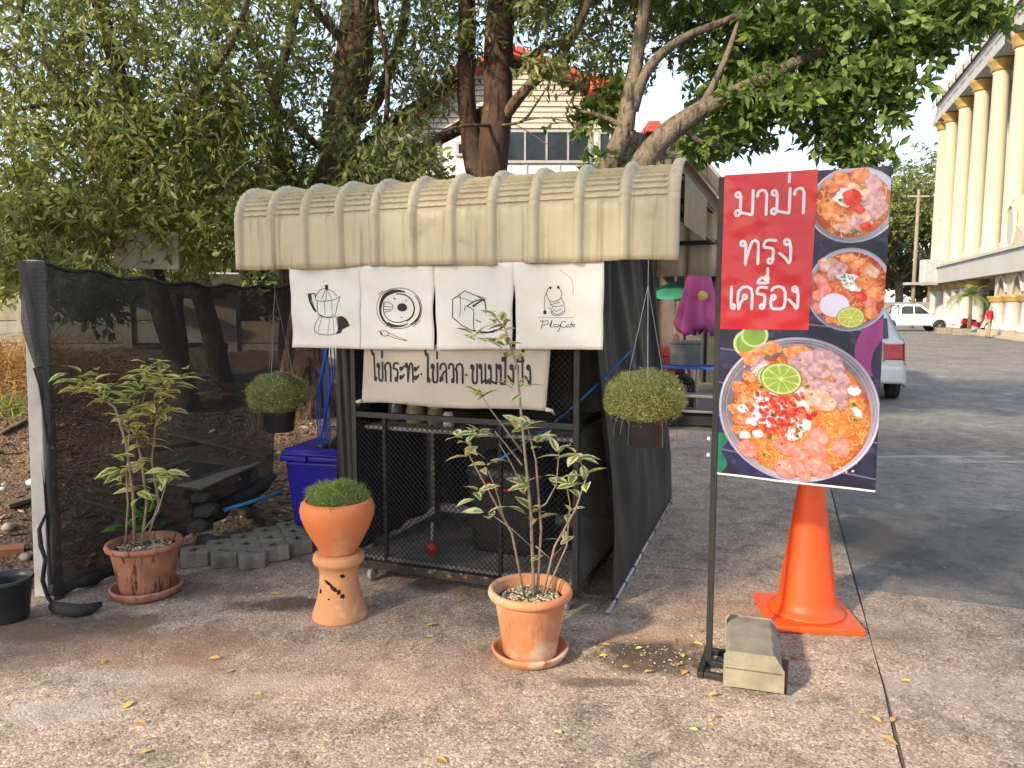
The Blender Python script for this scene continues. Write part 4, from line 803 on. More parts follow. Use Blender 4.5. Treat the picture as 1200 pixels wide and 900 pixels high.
def flecks(name, parent, c, rx, rz, n, s, m, seed=1, low=-.9):
    r = np.random.default_rng(seed); u = r.normal(size=(n, 3)); u /= np.linalg.norm(u, axis=1)[:, None]; u[:, 2] = np.maximum(u[:, 2], low)
    P = np.array(c) + u * r.uniform(.92, 1.1, n)[:, None] * np.array((rx, rx, rz)); V = []
    a = r.normal(size=(n, 3)); a /= np.linalg.norm(a, axis=1)[:, None]; b = np.cross(a, u); b /= np.linalg.norm(b, axis=1)[:, None] + 1e-6; ss = (s * r.uniform(.6, 1.2, n))[:, None]
    V = np.stack([P - a * ss, P - b * ss, P + a * ss, P + b * ss], 1).reshape(-1, 3)
    return tag(link(name, fast_mesh(name, V, np.arange(4 * n).reshape(-1, 4), np.repeat(r.random(n), 4)), m, parent), kind='stuff')
GRASSM = leafmat('tuft_green', [(0, (.10, .16, .04)), (.5, (.22, .30, .08)), (1, (.42, .48, .17))], .5, .35)
GRASSM2 = leafmat('tuft_olive', [(0, (.17, .20, .05)), (.5, (.36, .38, .11)), (1, (.60, .58, .24))], .5, .35)
FLECK = leafmat('tiny_pale_flowers', [(0, (.55, .50, .32)), (1, (.75, .72, .60))], .6, .3)
DARKC = M('dark_fill', (.09, .105, .03), (.12, .13, .04), 12, .95)
g = gp(392, 733); PD = Vector((g.x, g.y + .12, 0))
pd = empty('clay_pedestal', PD, 0, 'waisted pale clay pedestal with cut-out leaf pattern under the orange jar', 'pedestal')
mb = MB(); mb.lathe([(.138, 0), (.139, .012), (.128, .05), (.108, .11), (.098, .17), (.096, .23), (.102, .275), (.122, .282), (.128, .30), (.124, .325), (.112, .332), (0, .332)], 48, wob=.002); mb.build('body', TERRA4, pd, smooth=True)
vr = random.Random(4)
for (px, py, w, h, rot) in ((384, 684, 12, 4, .5), (391, 690, 11, 5, .7), (401, 676, 6, 5, .3), (374, 696, 5, 6, -.8), (386, 702, 3, 2, 0), (401, 699, 5, 6, .9), (397, 694, 4, 7, .5)):
    # cut-outs: flat lens shapes on the wall, hole shade painted as dark colour
    q = at(px, py, PD.y - .098) - PD; th0 = math.atan2(-.098, q.x) if abs(q.x) < .098 else 0; mb = MB(); ang0 = math.asin(max(-1, min(1, q.x / .1))); pts = []
    for k in range(12):
        a = 6.28 * k / 12; dx = w * .002 * math.cos(a) * (1 if k % 6 else 1.3); dz = h * .002 * math.sin(a); X_ = dx * math.cos(rot) + dz * math.sin(rot); Z_ = q.z - dx * math.sin(rot) + dz * math.cos(rot)
        zz = Z_; rr = np.interp(zz, [0, .05, .11, .17, .23, .275], [.139, .128, .108, .098, .096, .102]) + .0015; an = ang0 + X_ / rr; pts.append((rr * math.sin(an), -rr * math.cos(an), zz))
    mb.add(pts, [tuple(range(12))]); mb.build('cut_out', M('hollow_shade', (.02, .012, .008), rough=1), pd)
jr = empty('clay_jar_planter', PD + Vector((0, 0, .333)), 0, 'round-shouldered orange clay jar of low green tufts standing on the pedestal', 'planter')
mb = MB(); mb.lathe([(.088, 0), (.092, .01), (.12, .06), (.158, .13), (.180, .19), (.184, .225), (.176, .255), (.160, .272), (.150, .270), (.152, .25), (0, .248)], 56, wob=.003); mb.build('jar', TERRA3, jr, smooth=True)
mb = MB(); mb.lathe([(.15, .262), (.11, .31), (.05, .33), (0, .335)], 24); mb.build('soil', DARKC, jr, smooth=True)
tuft('foliage', jr, (0, 0, .265), .16, .105, 7000, .05, GRASSM, .0014, 0, 2, .12, .05); flecks('flowers', jr, (0, 0, .262), .165, .10, 120, .003, FLECK, 3, -.05)
def hanging(px, py, Y, rx, rz, topz, label, m, seed, nfl):
    c = at(px, py, Y); h = empty('hanging_planter', c, 0, label, 'hanging plant', 'hanging planters')
    mb = MB(); mb.lathe([(.076, -.225), (.084, -.22), (.102, -.09), (.108, -.085), (.108, -.07), (.1, -.068), (.095, -.09), (0, -.092)], 32); mb.build('pot', BLKP, h, smooth=True)
    mb = MB(); mb.lathe([(0, -.13), (rx * .55, -.10), (rx * .74, -.02), (rx * .7, .07), (rx * .4, .12), (0, .135)], 20); mb.build('core', DARKC, h, smooth=True)
    tuft('foliage', h, (0, 0, 0), rx, rz, 17000, .036, m, .0012, .6, seed, .06, .02); flecks('flowers', h, (0, 0, 0), rx, rz, nfl, .0026, FLECK, seed + 1, -.8)
    for a in (.4, 2.5, 4.6):
        MB().tube([(.104 * math.cos(a), .104 * math.sin(a), -.075), (.09 * math.cos(a), .09 * math.sin(a), rz * .8), (.0, .0, (topz - c.z) * .8), (0, 0, topz - c.z)], .0016, 5).build('wire', STEEL, h)
    r = random.Random(seed); dr = MB()
    for k in range(7):
        a = r.uniform(0, 6.28); x, y = rx * .7 * math.cos(a), rx * .7 * math.sin(a); dr.tube([(x, y, -.08), (x * 1.1, y * 1.1, -.13), (x * 1.12, y * 1.12, -.15 - r.random() * .12)], .0012, 4)
    tag(dr.build('trailing_stems', M('trail', (.12, .16, .04), rough=.6), h), kind='stuff')
    return h
hanging(757, 466, 3.42, .19, .14, 1.78, 'full olive tuft in black pot hanging before the black side curtain', GRASSM2, 21, 900)
hanging(326, 462, 4.42, .195, .135, 1.80, 'dimmer green tuft in black pot hanging under the awning end near the net', GRASSM2, 31, 900)
# empty black pot cut by the frame edge
g = gp(-6, 735); o = empty('nursery_pot', (g.x, g.y + .1, 0), 0, 'empty black plastic nursery pot at the edge of the soil bank', 'plant pot')
MB().lathe([(.085, 0), (.09, .01), (.112, .19), (.12, .195), (.12, .215), (.11, .215), (.104, .18), (.09, .03), (0, .028)], 32).build('pot', BLKP, o, smooth=True)
# ------------------------------------------------------------ shade-net fence
g = gp(58, 700); FP = Vector((-2.52, 3.86, 0))
fen = empty('net_fence', FP, 0, 'sagging black shade net stretched from a leaning white concrete post', 'net fence')
PW = M('white_concrete_post', (.56, .54, .50), (.46, .43, .39), 8, .9, .3, 60)
top = at(22, 308, 3.95) - FP; bot = Vector((0, 0, 0))
mb = MB(); mb.bar(at(54, 708, 3.90) - FP, at(40, 305, 3.90) - FP, .075, .075); mb.build('post', PW, fen, bevel=.006)
m, nt, b, out = nodes('shade_net'); uv = nt.nodes.new('ShaderNodeAttribute'); uv.attribute_name = 'uvw'
b.inputs['Base Color'].default_value = (.012, .012, .012, 1); b.inputs['Roughness'].default_value = .6
tr = nt.nodes.new('ShaderNodeBsdfTransparent'); mx = nt.nodes.new('ShaderNodeMixShader')
sx = nt.nodes.new('ShaderNodeSeparateXYZ'); nt.links.new(uv.outputs['Vector'], sx.inputs[0])
fx = mth(nt, 'LESS_THAN', mth(nt, 'FRACT', mth(nt, 'MULTIPLY', sx.outputs[0], 260)), .70); fz = mth(nt, 'LESS_THAN', mth(nt, 'FRACT', mth(nt, 'MULTIPLY', sx.outputs[1], 150)), .55)
f = mth(nt, 'MAXIMUM', fx, fz); nt.links.new(f, mx.inputs[0]); nt.links.new(tr.outputs[0], mx.inputs[1]); nt.links.new(b.outputs[0], mx.inputs[2]); nt.links.new(mx.outputs[0], out.inputs[0]); NET = m
def net(name, nu, nv, fn, w, h):
    mb = MB(); mb.grid(nu, nv, fn); o = mb.build(name, NET, fen, smooth=True)
    a = o.data.attributes.new('uvw', 'FLOAT_VECTOR', 'POINT'); a.data.foreach_set('vector', [c for j in range(nv + 1) for i in range(nu + 1) for c in (i / nu * w, j / nv * h, 0)]); return o
TL = at(30, 306, 3.86); TR = at(345, 336, 5.7); BL = at(62, 716, 3.86); BR = at(318, 500, 5.3)
def npt(u, v):
    tpx = TL.lerp(TR, u) + Vector((0, 0, -.05 * math.sin(math.pi * u) + .012 * math.sin(u * 40)))
    bq = BL.lerp(BR, u) ; bq.z = max(soil_h(bq.x, bq.y) + .02, bq.z * 0 + (.03 + .42 * max(0, u - .25) ** 1.2))
    p = bq.lerp(tpx, v); n = Vector((.62, -.78, 0))
    p = p + n * (.05 * math.sin(u * 9 + v * 3) * (1 - v * .6) + .02 * math.sin(u * 23 + 4 * v) - .06 * math.sin(math.pi * v))
    return p - FP
net('net_sheet', 70, 30, npt, 2.6, 1.8)
def npost(u, v):                               # fold wrapped round the post
    a = at(26 + 14 * v * 0, 0, 3.86); l = at(63 - 22 * v - 20 * max(0, min(1, (v - .62) * 5)), 716 - 410 * v, 3.80); r = at(76 - 20 * v, 716 - 410 * v, 3.83)
    p = l.lerp(r, u); return p + Vector((0, -.015 * math.sin(math.pi * u) + .006 * math.sin(v * 30), 0)) - FP
net('net_fold', 8, 40, npost, .12, 1.8)
def npost2(u, v):
    l = at(50 - 30 * v, 470 - 165 * v, 3.845); r = at(58 - 28 * v, 470 - 165 * v, 3.80); p = l.lerp(r, u); return p + Vector((0, -.02 * math.sin(math.pi * u), 0)) - FP
net('net_fold', 8, 30, npost2, .2, 1.3)
NETS = M('bunched_net', (.014, .014, .015), (.03, .03, .03), 60, .8, .6, 120)
P_ = [npt(u, 1.0) + Vector((0, -.004, .0)) for u in np.linspace(0, 1, 30)]; MB().tube(P_, [.011 + .004 * math.sin(i * 2.1) for i in range(30)], 7).build('top_hem', NETS, fen, smooth=True)
P_ = [Vector(npt(u, 0)) + Vector((.01 * math.sin(u * 40), -.02, .01)) for u in np.linspace(0, 1, 34)]
P_ = [Vector((p.x, p.y, max(p.z, .03))) for p in P_]; MB().tube(P_, [.03 + .012 * math.sin(i * 1.7) + .03 * (i > 10) * math.sin(math.pi * (i - 10) / 24) for i in range(34)], 8).build('bottom_roll', NETS, fen, smooth=True)
P_ = [gp(px, py, .02) + Vector((0, 0, .01)) - FP for px, py in ((62, 712), (75, 716), (90, 718), (104, 716), (118, 710))]
MB().tube(P_, [.025, .035, .035, .03, .015], 8).build('ground_bunch', NETS, fen, smooth=True)
P_ = [at(px, py, 3.79) - FP for px, py in ((68, 425), (50, 428), (40, 432), (46, 450), (50, 475), (56, 520))]; MB().tube(P_, .006, 6).build('tie_cord', NETS, fen)
P_ = [at(px, py, 3.79) - FP for px, py in ((55, 600), (46, 620), (48, 640), (53, 655), (50, 680), (56, 700), (66, 712))]; MB().tube(P_, [.006, .01, .012, .01, .012, .01, .014], 6).build('tie_cord', NETS, fen)
# ------------------------------------------------------------ blue wheeled bin
g = gp(378, 640); bn = empty('wheeled_bin', (g.x + .03, g.y + .22, .055), R(-14), 'dark blue plastic wheeled bin beside the stall', 'bin')
BLUEP = M('blue_plastic', (.018, .016, .34), (.014, .012, .27), 6, .38, .05, 40)
def tap(mb, z0, z1, w0, d0, w1, d1, cx=0, cy=0):
    vs = [(cx + sx * w / 2, cy + sy * d / 2, z) for z, w, d in ((z0, w0, d0), (z1, w1, d1)) for sx, sy in ((-1, -1), (1, -1), (1, 1), (-1, 1))]
    mb.add(vs, [(3, 2, 1, 0), (4, 5, 6, 7), (0, 1, 5, 4), (1, 2, 6, 5), (2, 3, 7, 6), (3, 0, 4, 7)])
mb = MB(); tap(mb, .05, .50, .40, .36, .47, .44); mb.build('body', BLUEP, bn, bevel=.02, seg=3)
mb = MB(); tap(mb, .500, .54, .52, .49, .52, .49); tap(mb, .541, .585, .515, .485, .46, .43); mb.build('lid', BLUEP, bn, bevel=.012, seg=3)
MB().box((-.1, -.255, .525), (.09, .03, .035)).build('latch', M('blue_plastic_light', (.03, .03, .36), rough=.4), bn, bevel=.006)
for x in (-.13, .13):
    MB().lathe([(.05, .0), (.06, .01), (.06, .03), (.04, .052), (0, .052)], 20, (x, -.10, 0)).build('foot', BLUEP, bn, smooth=True)
for x in (-.2, .2): MB().tube([(x - .02, .15, .045), (x + .02, .15, .045)], .043, 20).build('wheel', RUBBER, bn, bevel=.006)
mb = MB()
mb.grid(26, 12, lambda u, v: (-.05 + .36 * u, -.16 + .36 * v, .60 + .05 * math.sin(math.pi * u) * math.sin(math.pi * v) * (1.3 + .5 * math.sin(u * 17 + v * 9)) + .012 * math.sin(u * 31 + v * 13)))
o = mb.build('plastic_bag', M('black_bag', (.012, .012, .013), (.02, .02, .02), 8, .35, .5, 25)); o.matrix_world = Matrix.Translation(bn.location) @ Matrix.Rotation(R(-14), 4, 'Z') @ Matrix.Translation((0, 0, -.012)); o.modifiers.new('s', 'SOLIDIFY').thickness = .004
tag(o, 'crumpled black plastic bag lying on the blue bin lid', 'plastic bag')
for k, (dx, dy, s_) in enumerate(((-.12, -.11, 1), (.20, -.14, .9))):
    c = Vector((bn.location.x + dx, bn.location.y + dy, 0)); mb = MB(); mb.box((0, 0, .0265), (.30 * s_, .24, .053)); o = mb.build('paving_block', CONC, bevel=.006); o.location = c; o.rotation_euler = (0, 0, R(-14 + 3 * k))
    tag(o, ('flat concrete slab under the near corner of the blue bin', 'short concrete slab half hidden behind the orange jar')[k], 'paving slab')
# ------------------------------------------------------------ stack of grid pavers
PAV = M('grey_paver', (.27, .245, .205), (.18, .16, .13), 12, .95, .5, 110, spots=((.10, .085, .07), 4, .55, .72))
def paver_mesh(seed):
    r = random.Random(seed); mb = MB(); n = 20; H = .085
    o_ = [(.088 * (1 + .16 * math.cos(4 * a + .8)) * math.cos(a), .088 * (1 + .16 * math.cos(4 * a + .8)) * math.sin(a)) for a in (6.283 * i / n for i in range(n))]
    i_ = [(max(-.034, min(.034, .05 * math.cos(a))), max(-.022, min(.022, .04 * math.sin(a)))) for a in (6.283 * i / n for i in range(n))]
    o_ = [(x * (1 + r.uniform(-.02, .02)), y * (1 + r.uniform(-.02, .02))) for x, y in o_]
    rings = [[(x, y, 0) for x, y in o_], [(x, y, H - .006) for x, y in o_], [(x * .95, y * .95, H) for x, y in o_], [(x * 1.06, y * 1.06, H) for x, y in i_], [(x, y, H - .005) for x, y in i_], [(x, y, .01) for x, y in i_]]
    for q in rings: mb.v += q
    for k in range(5):
        for i in range(n): mb.f.append((k * n + i, k * n + (i + 1) % n, (k + 1) * n + (i + 1) % n, (k + 1) * n + i)); mb.mi.append(0)
    mb.f.append(tuple(5 * n + i for i in range(n))); mb.mi.append(0)
    me = bpy.data.meshes.new('grid_paver'); me.from_pydata(mb.v, [], mb.f); me.materials.append(PAV); me.update(); return me
pm = [paver_mesh(k) for k in range(4)]
a0 = gp(222, 664); a1 = gp(272, 668); a2 = gp(330, 618)
rowd = (a1 - a0).normalized(); cold = Vector((.62, .78, 0))
words_ = ['nearest', 'second', 'third', 'fourth', 'fifth', 'sixth']; rows_ = ['net-side', 'middle', 'kerb-side']
for r_ in range(3):
    for c_i in range(6):
        p = Vector((a0.x + .01, a0.y + .05, 0)) + Vector((1, -.06, 0)) * r_ * .178 + cold * c_i * .172 + Vector((random.uniform(-.008, .008), random.uniform(-.008, .008), 0))
        o = inst('grid_paver', pm[(r_ + c_i) % 4], None, (p.x, p.y, .004 + max(0, soil_h(p.x, p.y) + .0)), (random.uniform(-.02, .02), random.uniform(-.02, .02), R(-8) + random.choice((0, 1.5708)) + random.uniform(-.06, .06)))
        tag(o, f'grey hollow concrete paver, {words_[c_i]} from the camera in the {rows_[r_]} row', 'paver', 'hollow pavers laid beside the net')
STONE = M('rough_stone', (.36, .32, .26), (.24, .21, .17), 8, .95, .6, 30)
def stone(name, p, s, seed, m=STONE, smooth=True):
    r = random.Random(seed); bm = bmesh.new(); bmesh.ops.create_icosphere(bm, subdivisions=2 if smooth else 1, radius=1)
    for v in bm.verts: v.co *= 1 + .3 * noise.noise(v.co * 1.6 + Vector((seed, 0, 0)))
    for v in bm.verts: v.co = Vector((v.co.x * s, v.co.y * s * .8, v.co.z * s * .6))
    me = bpy.data.meshes.new(name); bm.to_mesh(me); bm.free(); o = link(name, me, m, smooth=smooth); o.location = p; o.rotation_euler = (0, 0, r.uniform(0, 6)); return o
# ------------------------------------------------------------ old door panel, planks, pipe
def sat(px, py, dz=0.):                # point where the pixel's ray meets the soil
    d = ray(px, py); t = 2.
    for k in range(400):
        p = CP + d * t
        if p.z < soil_h(p.x, p.y) + dz: return p
        t += .03
    return p
def between(name, a, b, w, h, m, label, cat, up=.0, parent=None, group=None):
    mb = MB(); c = (a + b) / 2; d = b - a; q = d.to_track_quat('X', 'Z').to_matrix(); mb.box((0, 0, 0), (d.length, w, h), m=q); o = mb.build(name, m, parent, bevel=.003); o.location = c + Vector((0, 0, up)); return tag(o, label, cat, group)
pn = empty('door_panel', (0, 0, 0), 0, 'old grey timber door panel lying tilted over the soil bank', 'door panel')
c4 = [at(178, 572, 4.72), at(238, 576, 4.55), at(306, 545, 5.0), at(232, 534, 5.45)]
c4 = [at(208, 575, 4.62), at(240, 577, 4.55), at(305, 546, 5.05), at(240, 530, 5.5), at(170, 552, 5.25)]
A_, B_, C_, D_ = at(150, 566, 4.85), at(237, 577, 4.6), at(306, 546, 5.15), at(226, 537, 5.5)
GREYW = M('weathered_grey_board', (.22, .20, .17), (.14, .125, .105), 14, .95, .4, 70); DKW = M('dark_board', (.075, .065, .055), (.05, .045, .04), 9, .9, .4, 60)
def quadbox(mb, a, b, c, d, th):
    n = (b - a).cross(d - a).normalized() * th; vs = [a, b, c, d, a + n, b + n, c + n, d + n]; mb.add(vs, [(3, 2, 1, 0), (4, 5, 6, 7), (0, 1, 5, 4), (1, 2, 6, 5), (2, 3, 7, 6), (3, 0, 4, 7)])
L_ = lambda u, v: (A_.lerp(B_, u)).lerp(D_.lerp(C_, u), v)
mb = MB(); quadbox(mb, L_(.02, .02), L_(.98, .02), L_(.98, .98), L_(.02, .98), .018); mb.build('board', DKW, pn)
for (u0, u1, v0, v1) in ((0, 1, 0, .22), (0, 1, .8, 1), (0, .14, .223, .797), (.72, 1, .223, .797)):
    n = (B_ - A_).cross(D_ - A_).normalized() * .019; mb = MB(); quadbox(mb, L_(u0, v0) + n, L_(u1, v0) + n, L_(u1, v1) + n, L_(u0, v1) + n, .012); mb.build('batten', GREYW, pn, bevel=.002)
for k, (u, v) in enumerate(((.1, .1), (.9, .1), (.9, .9), (.1, .9))):       # rubble carrying the panel, coloured dark for the shade beneath it
    p = L_(u, v); z0 = soil_h(p.x, p.y) - .02; h = p.z - z0 - .003
    if h > .02:
        mb = MB(); nb = max(1, round(h / .09)); o = empty('support_block', (p.x, p.y, z0), R(20 * k), ('near-left', 'near-right', 'far-right', 'far-left')[k] + ' dark block propping a corner of the old door panel', 'block')
        for i in range(nb):
            s_ = stone('rubble', (random.uniform(-.03, .03), random.uniform(-.03, .03), h / nb * (i + .5)), max(.09, h / nb * .8), 60 + k * 5 + i, DKW, False); s_.parent = o
for k, (p0, p1, w, th, lab) in enumerate((((205, 512), (315, 540), .09, .03, 'long brown plank lying behind the door panel'), ((180, 530), (245, 520), .07, .03, 'short brown plank crossing under the long plank'), ((110, 575), (178, 592), .08, .03, 'dark plank half buried left of the door panel'), ((100, 590), (180, 612), .06, .025, 'thin plank lying lowest on the soil bank'), ((0, 512), (30, 498), .05, .02, 'short stick of wood on the sunlit soil'), ((8, 598), (40, 590), .07, .03, 'weathered batten end beside the white post'))):
    between('plank', sat(*p0) + Vector((0, 0, .03)), sat(*p1) + Vector((0, 0, .04)), w, th, WOOD, lab, 'plank', group='loose planks on the soil')
mb = MB(); a = at(262, 598, 4.75); b_ = at(330, 577, 4.95); mb.tube([(0, 0, 0), b_ - a], .014, 12); o = mb.build('water_pipe', M('blue_pvc', (.03, .20, .42), (.02, .16, .34), 10, .45), smooth=True); o.location = a; o.location.z = max(a.z, soil_h(a.x, a.y) + .014); tag(o, 'light blue water pipe poking out beside the blue bin', 'pipe')
mb = MB(); mb.box((0, 0, 0), (.19, .09, .06)); o = mb.build('brick', M('red_brick', (.36, .13, .07), (.28, .10, .06), 10, .9, .4, 60), bevel=.004); p = sat(8, 650); o.location = p + Vector((0, 0, .02)); o.rotation_euler = (.1, .05, .5); tag(o, 'loose red brick on the soil left of the post', 'brick')
for k, (px, py, s, lab) in enumerate(((10, 620, .05, 'pale stone left of the white post near the brick'), (5, 570, .035, 'small stone on the soil bank at the frame edge'), (30, 655, .04, 'grey stone between the brick and the white post'), (225, 455, .05, 'pale stone behind the net below the leaning trunk'), (240, 478, .04, 'yellowish stone behind the net near the hanging plant'), (135, 520, .03, 'small grey stone behind the net left of the croton'), (170, 590, .04, 'stone half hidden behind the croton stems'), (75, 500, .035, 'bluish pebble behind the net near the post'))):
    tag(stone('stone', sat(px, py) + Vector((0, 0, s * .3)), s, k), lab, 'stone', 'stones on the soil')
# pale plastic litter beside the post
for k, (px, py, s, c, lab) in enumerate(((38, 568, .05, (.5, .48, .55), 'crumpled pale plastic bag behind the white post'), (265, 468, .07, (.40, .06, .10), 'crumpled pinkish bag behind the net by the tree foot'), (3, 575, .03, (.6, .6, .6), 'small white plastic scrap on the soil'))):
    tag(stone('plastic_scrap', sat(px, py) + Vector((0, 0, s * .4)), s, 40 + k, M('plastic_scrap_%d' % k, c, rough=.4)), lab, 'litter')
# dry straw heap and weeds at the frame edge
def blades(name, c, rx, ry, rz, n, L, m, seed, label, cat):
    r = np.random.default_rng(seed); P = np.array(c) + r.normal(size=(n, 3)) * np.array((rx, ry, rz)) * .5; P[:, 2] = np.array([soil_h(p[0], p[1]) for p in P]) + np.abs(r.normal(size=n)) * rz * .3
    D = r.normal(size=(n, 3)); D[:, 2] = np.abs(D[:, 2]) * .8; D /= np.linalg.norm(D, axis=1)[:, None]; S = np.cross(D, r.normal(size=(n, 3))); S /= np.linalg.norm(S, axis=1)[:, None]; Ln = (L * r.uniform(.4, 1.2, n))[:, None]
    V = np.stack([P - S * .004, P + S * .004, P + D * Ln], 1).reshape(-1, 3); return tag(link(name, fast_mesh(name, V, np.arange(3 * n).reshape(-1, 3), np.repeat(r.random(n), 3)), m), label, cat, kind='stuff')
STRAW = leafmat('dry_straw', [(0, (.20, .10, .035)), (.5, (.40, .20, .07)), (1, (.55, .34, .14))], .8, .3)
p = sat(8, 440); blades('dry_grass', p, 1.1, 1.0, .35, 5000, .22, STRAW, 5, 'orange dry grass heap left of the net post', 'dry grass')
p = sat(10, 480); blades('weeds', p, .35, .25, .1, 700, .14, GRASSM, 6, 'small green weed tuft on the soil at the frame edge', 'weeds')
# low block wall behind the garden, built of panels and posts
wl_ = empty('garden_wall', (-9, 9.6, .9), 0, 'low grey precast wall at the back of the garden behind the net', 'wall')
PLAST = M('grey_render', (.27, .255, .235), (.19, .18, .165), 5, .9, .3, 40, spots=((.18, .17, .15), 3, .55, .75))
for k in range(7):
    MB().box((k * 1.35, 0, .35), (.12, .14, 1.0)).build('post', PLAST, wl_, bevel=.004)
    for j in range(3):
        if (k, j) in ((3, 0), (4, 2)): continue
        MB().box((k * 1.35 + .675, .01, .05 + j * .29), (1.22, .06, .28)).build('panel', (PLAST, CONC)[(k + j) % 2], wl_, bevel=.004)
# boards and a tin sheet leaning behind the net
between('leaning_board', sat(160, 395) + Vector((0, .3, .1)), at(150, 330, 8.6), .5, .02, GREYW, 'pale grey board leaning on the garden wall', 'board')
between('leaning_board', sat(240, 400) + Vector((0, .3, .1)), at(245, 320, 8.9), .7, .02, M('pale_tin', (.48, .50, .50), (.36, .38, .38), 4, .6), 'pale tin sheet standing behind the tree trunks', 'board')
# yellow leaves and pebbles lying on the concrete
YLF = [M('fallen_leaf_%d' % i, c, rough=.6) for i, c in enumerate(((.66, .48, .06), (.62, .40, .10), (.50, .26, .06), (.58, .55, .16)))]
fl = [leaf_proto('fallen_leaf', .05, .026, m_, .1, .35) for m_ in YLF]
spots_ = [(156, 824), (170, 850), (265, 790), (258, 773), (298, 815), (317, 697), (163, 886), (500, 735), (508, 748), (545, 710), (658, 862), (818, 858), (1006, 838), (1022, 842), (1035, 866), (1044, 848), (1068, 801), (935, 773), (812, 755), (800, 772), (806, 788), (792, 782), (745, 762), (712, 770), (706, 757), (820, 742), (784, 750), (842, 815), (836, 853), (838, 843), (730, 784), (755, 790), (510, 890), (118, 780), (300, 690)]
for k, (px, py) in enumerate(spots_):
    p = gp(px, py); s = random.uniform(.6, 1.1) * (1.3 if px == 317 else 1); o = inst('fallen_leaf', fl[random.randrange(4) if px != 317 else 3], None, (p.x, p.y, .008), (random.uniform(-.2, .2), random.uniform(-.2, .2), random.uniform(0, 6.28)), (s, s, s))
    where = 'on the oil stain by the banner foot' if 690 < px < 850 and py < 795 else 'near the joint in front of the traffic cone' if px > 900 else 'between the pedestal and the middle pot' if 480 < px < 560 and py < 760 else 'beside the clay pedestal' if px in (317, 300) else 'on the sunlit concrete in front of the stall'
    tag(o, ('large pale ' if px == 317 else 'small ') + 'yellow leaf lying ' + where, 'leaf', 'yellow leaves fallen on the concrete')
V = []; F = []; A = []
for k in range(330):
    px, py = (random.gauss(770, 45), random.gauss(770, 14)) if k < 110 else (random.uniform(80, 125), random.uniform(700, 722)) if k < 125 else (random.uniform(-20, 1200), random.uniform(640, 895))
    p = gp(px, py); s = random.uniform(.003, .009) * (.8 if k < 125 else .7); c = Vector((p.x, p.y, s * .3)); b0 = len(V); V += [c + Vector(v) * s * random.uniform(.7, 1.2) for v in ((1, 0, 0), (-1, 0, 0), (0, 1, 0), (0, -1, 0), (0, 0, .7), (0, 0, -.4))]
    F += [(b0 + i, b0 + j, b0 + 4) for i, j in ((0, 2), (2, 1), (1, 3), (3, 0))]; A += [random.uniform(.2, 1)] * 6
tag(link('loose_grit', fast_mesh('loose_grit', V, F, A), PEB), 'loose pebbles and grit scattered on the concrete', 'grit', kind='stuff')
# ------------------------------------------------------------ trees
def leaves(P, D, L, W, r, cup=.25):
    n = len(P); D = D / (np.linalg.norm(D, axis=1)[:, None] + 1e-9); S = np.cross(D, r.normal(size=(n, 3)) + np.array((0, 0, .6))); S /= np.linalg.norm(S, axis=1)[:, None] + 1e-9
    N = np.cross(S, D); L = L[:, None]; W = W[:, None]
    V = np.stack([P, P + D * L * .45 + S * W * .5 + N * W * cup * .5, P + D * L - N * L * .08, P + D * L * .45 - S * W * .5 + N * W * cup * .5], 1).reshape(-1, 3)
    I = np.arange(n)[:, None] * 4; F = np.concatenate([I + np.array((0, 1, 2)), I + np.array((0, 2, 3))], 0); return V, F
def sprays(name, parent, centers, m, L, W, nl, tl, droop, seed, spread=.9, out=None, tone=None, up=0):
    r = np.random.default_rng(seed); c = np.asarray(centers); n = len(c)
    d = r.normal(size=(n, 3)); d[:, 2] = d[:, 2] * .5 - droop + up
    if out is not None: d += (c - np.asarray(out)) * .15
    d /= np.linalg.norm(d, axis=1)[:, None]; tn = r.random(n) if tone is None else tone
    k = np.arange(nl) / nl; P = c[:, None, :] + d[:, None, :] * (k[None, :, None] * tl) ; P[:, :, 2] -= droop * .5 * tl * k ** 2
    P = P.reshape(-1, 3); DD = np.repeat(d, nl, 0) * .8 + r.normal(size=P.shape) * spread; DD[:, 2] -= droop * .6
    V, F = leaves(P, DD, L * r.uniform(.6, 1.2, len(P)), W * r.uniform(.7, 1.2, len(P)), r)
    e = c + d * tl; e[:, 2] -= droop * .5 * tl; sd = np.cross(d, np.array((0, 0, 1.)) + r.normal(size=(n, 3)) * .2); sd /= np.linalg.norm(sd, axis=1)[:, None] + 1e-9; b0_ = c - d * tl * 1.1 * r.uniform(.3, 1.2, n)[:, None]; b0_[:, 2] -= .05 * tl
    w_ = .035 * L; V2 = np.stack([b0_ - sd * w_, b0_ + sd * w_, c + sd * w_ * .8, c - sd * w_ * .8, e + sd * w_ * .3, e - sd * w_ * .3], 1).reshape(-1, 3); I2 = np.arange(n)[:, None] * 6
    tag(link('twigs', fast_mesh('twigs', V2, np.concatenate([I2 + np.array((0, 1, 2, 3)), I2 + np.array((3, 2, 4, 5))], 0)), BARK, parent), kind='stuff')
    A = np.repeat(np.clip(np.repeat(tn, nl) * .55 + r.random(len(P)) * .45, 0, 1), 4)
    return link(name, fast_mesh(name, V, F, A), m, parent)
def blobs(spec, seed):           # (px, py, Y, radius px x, radius px y, radius m depth, count)
    r = np.random.default_rng(seed); out = []
    for px, py, Y, rx, ry, rd, n in spec:
        c = at(px, py, Y); k = Y / FPX
        u = r.normal(size=(n, 3)); u /= np.linalg.norm(u, axis=1)[:, None]; u *= r.random(n)[:, None] ** (1 / 2.4)
        out.append(np.array(c) + u * np.array((rx * k, rd, ry * k)))
    return np.concatenate(out)
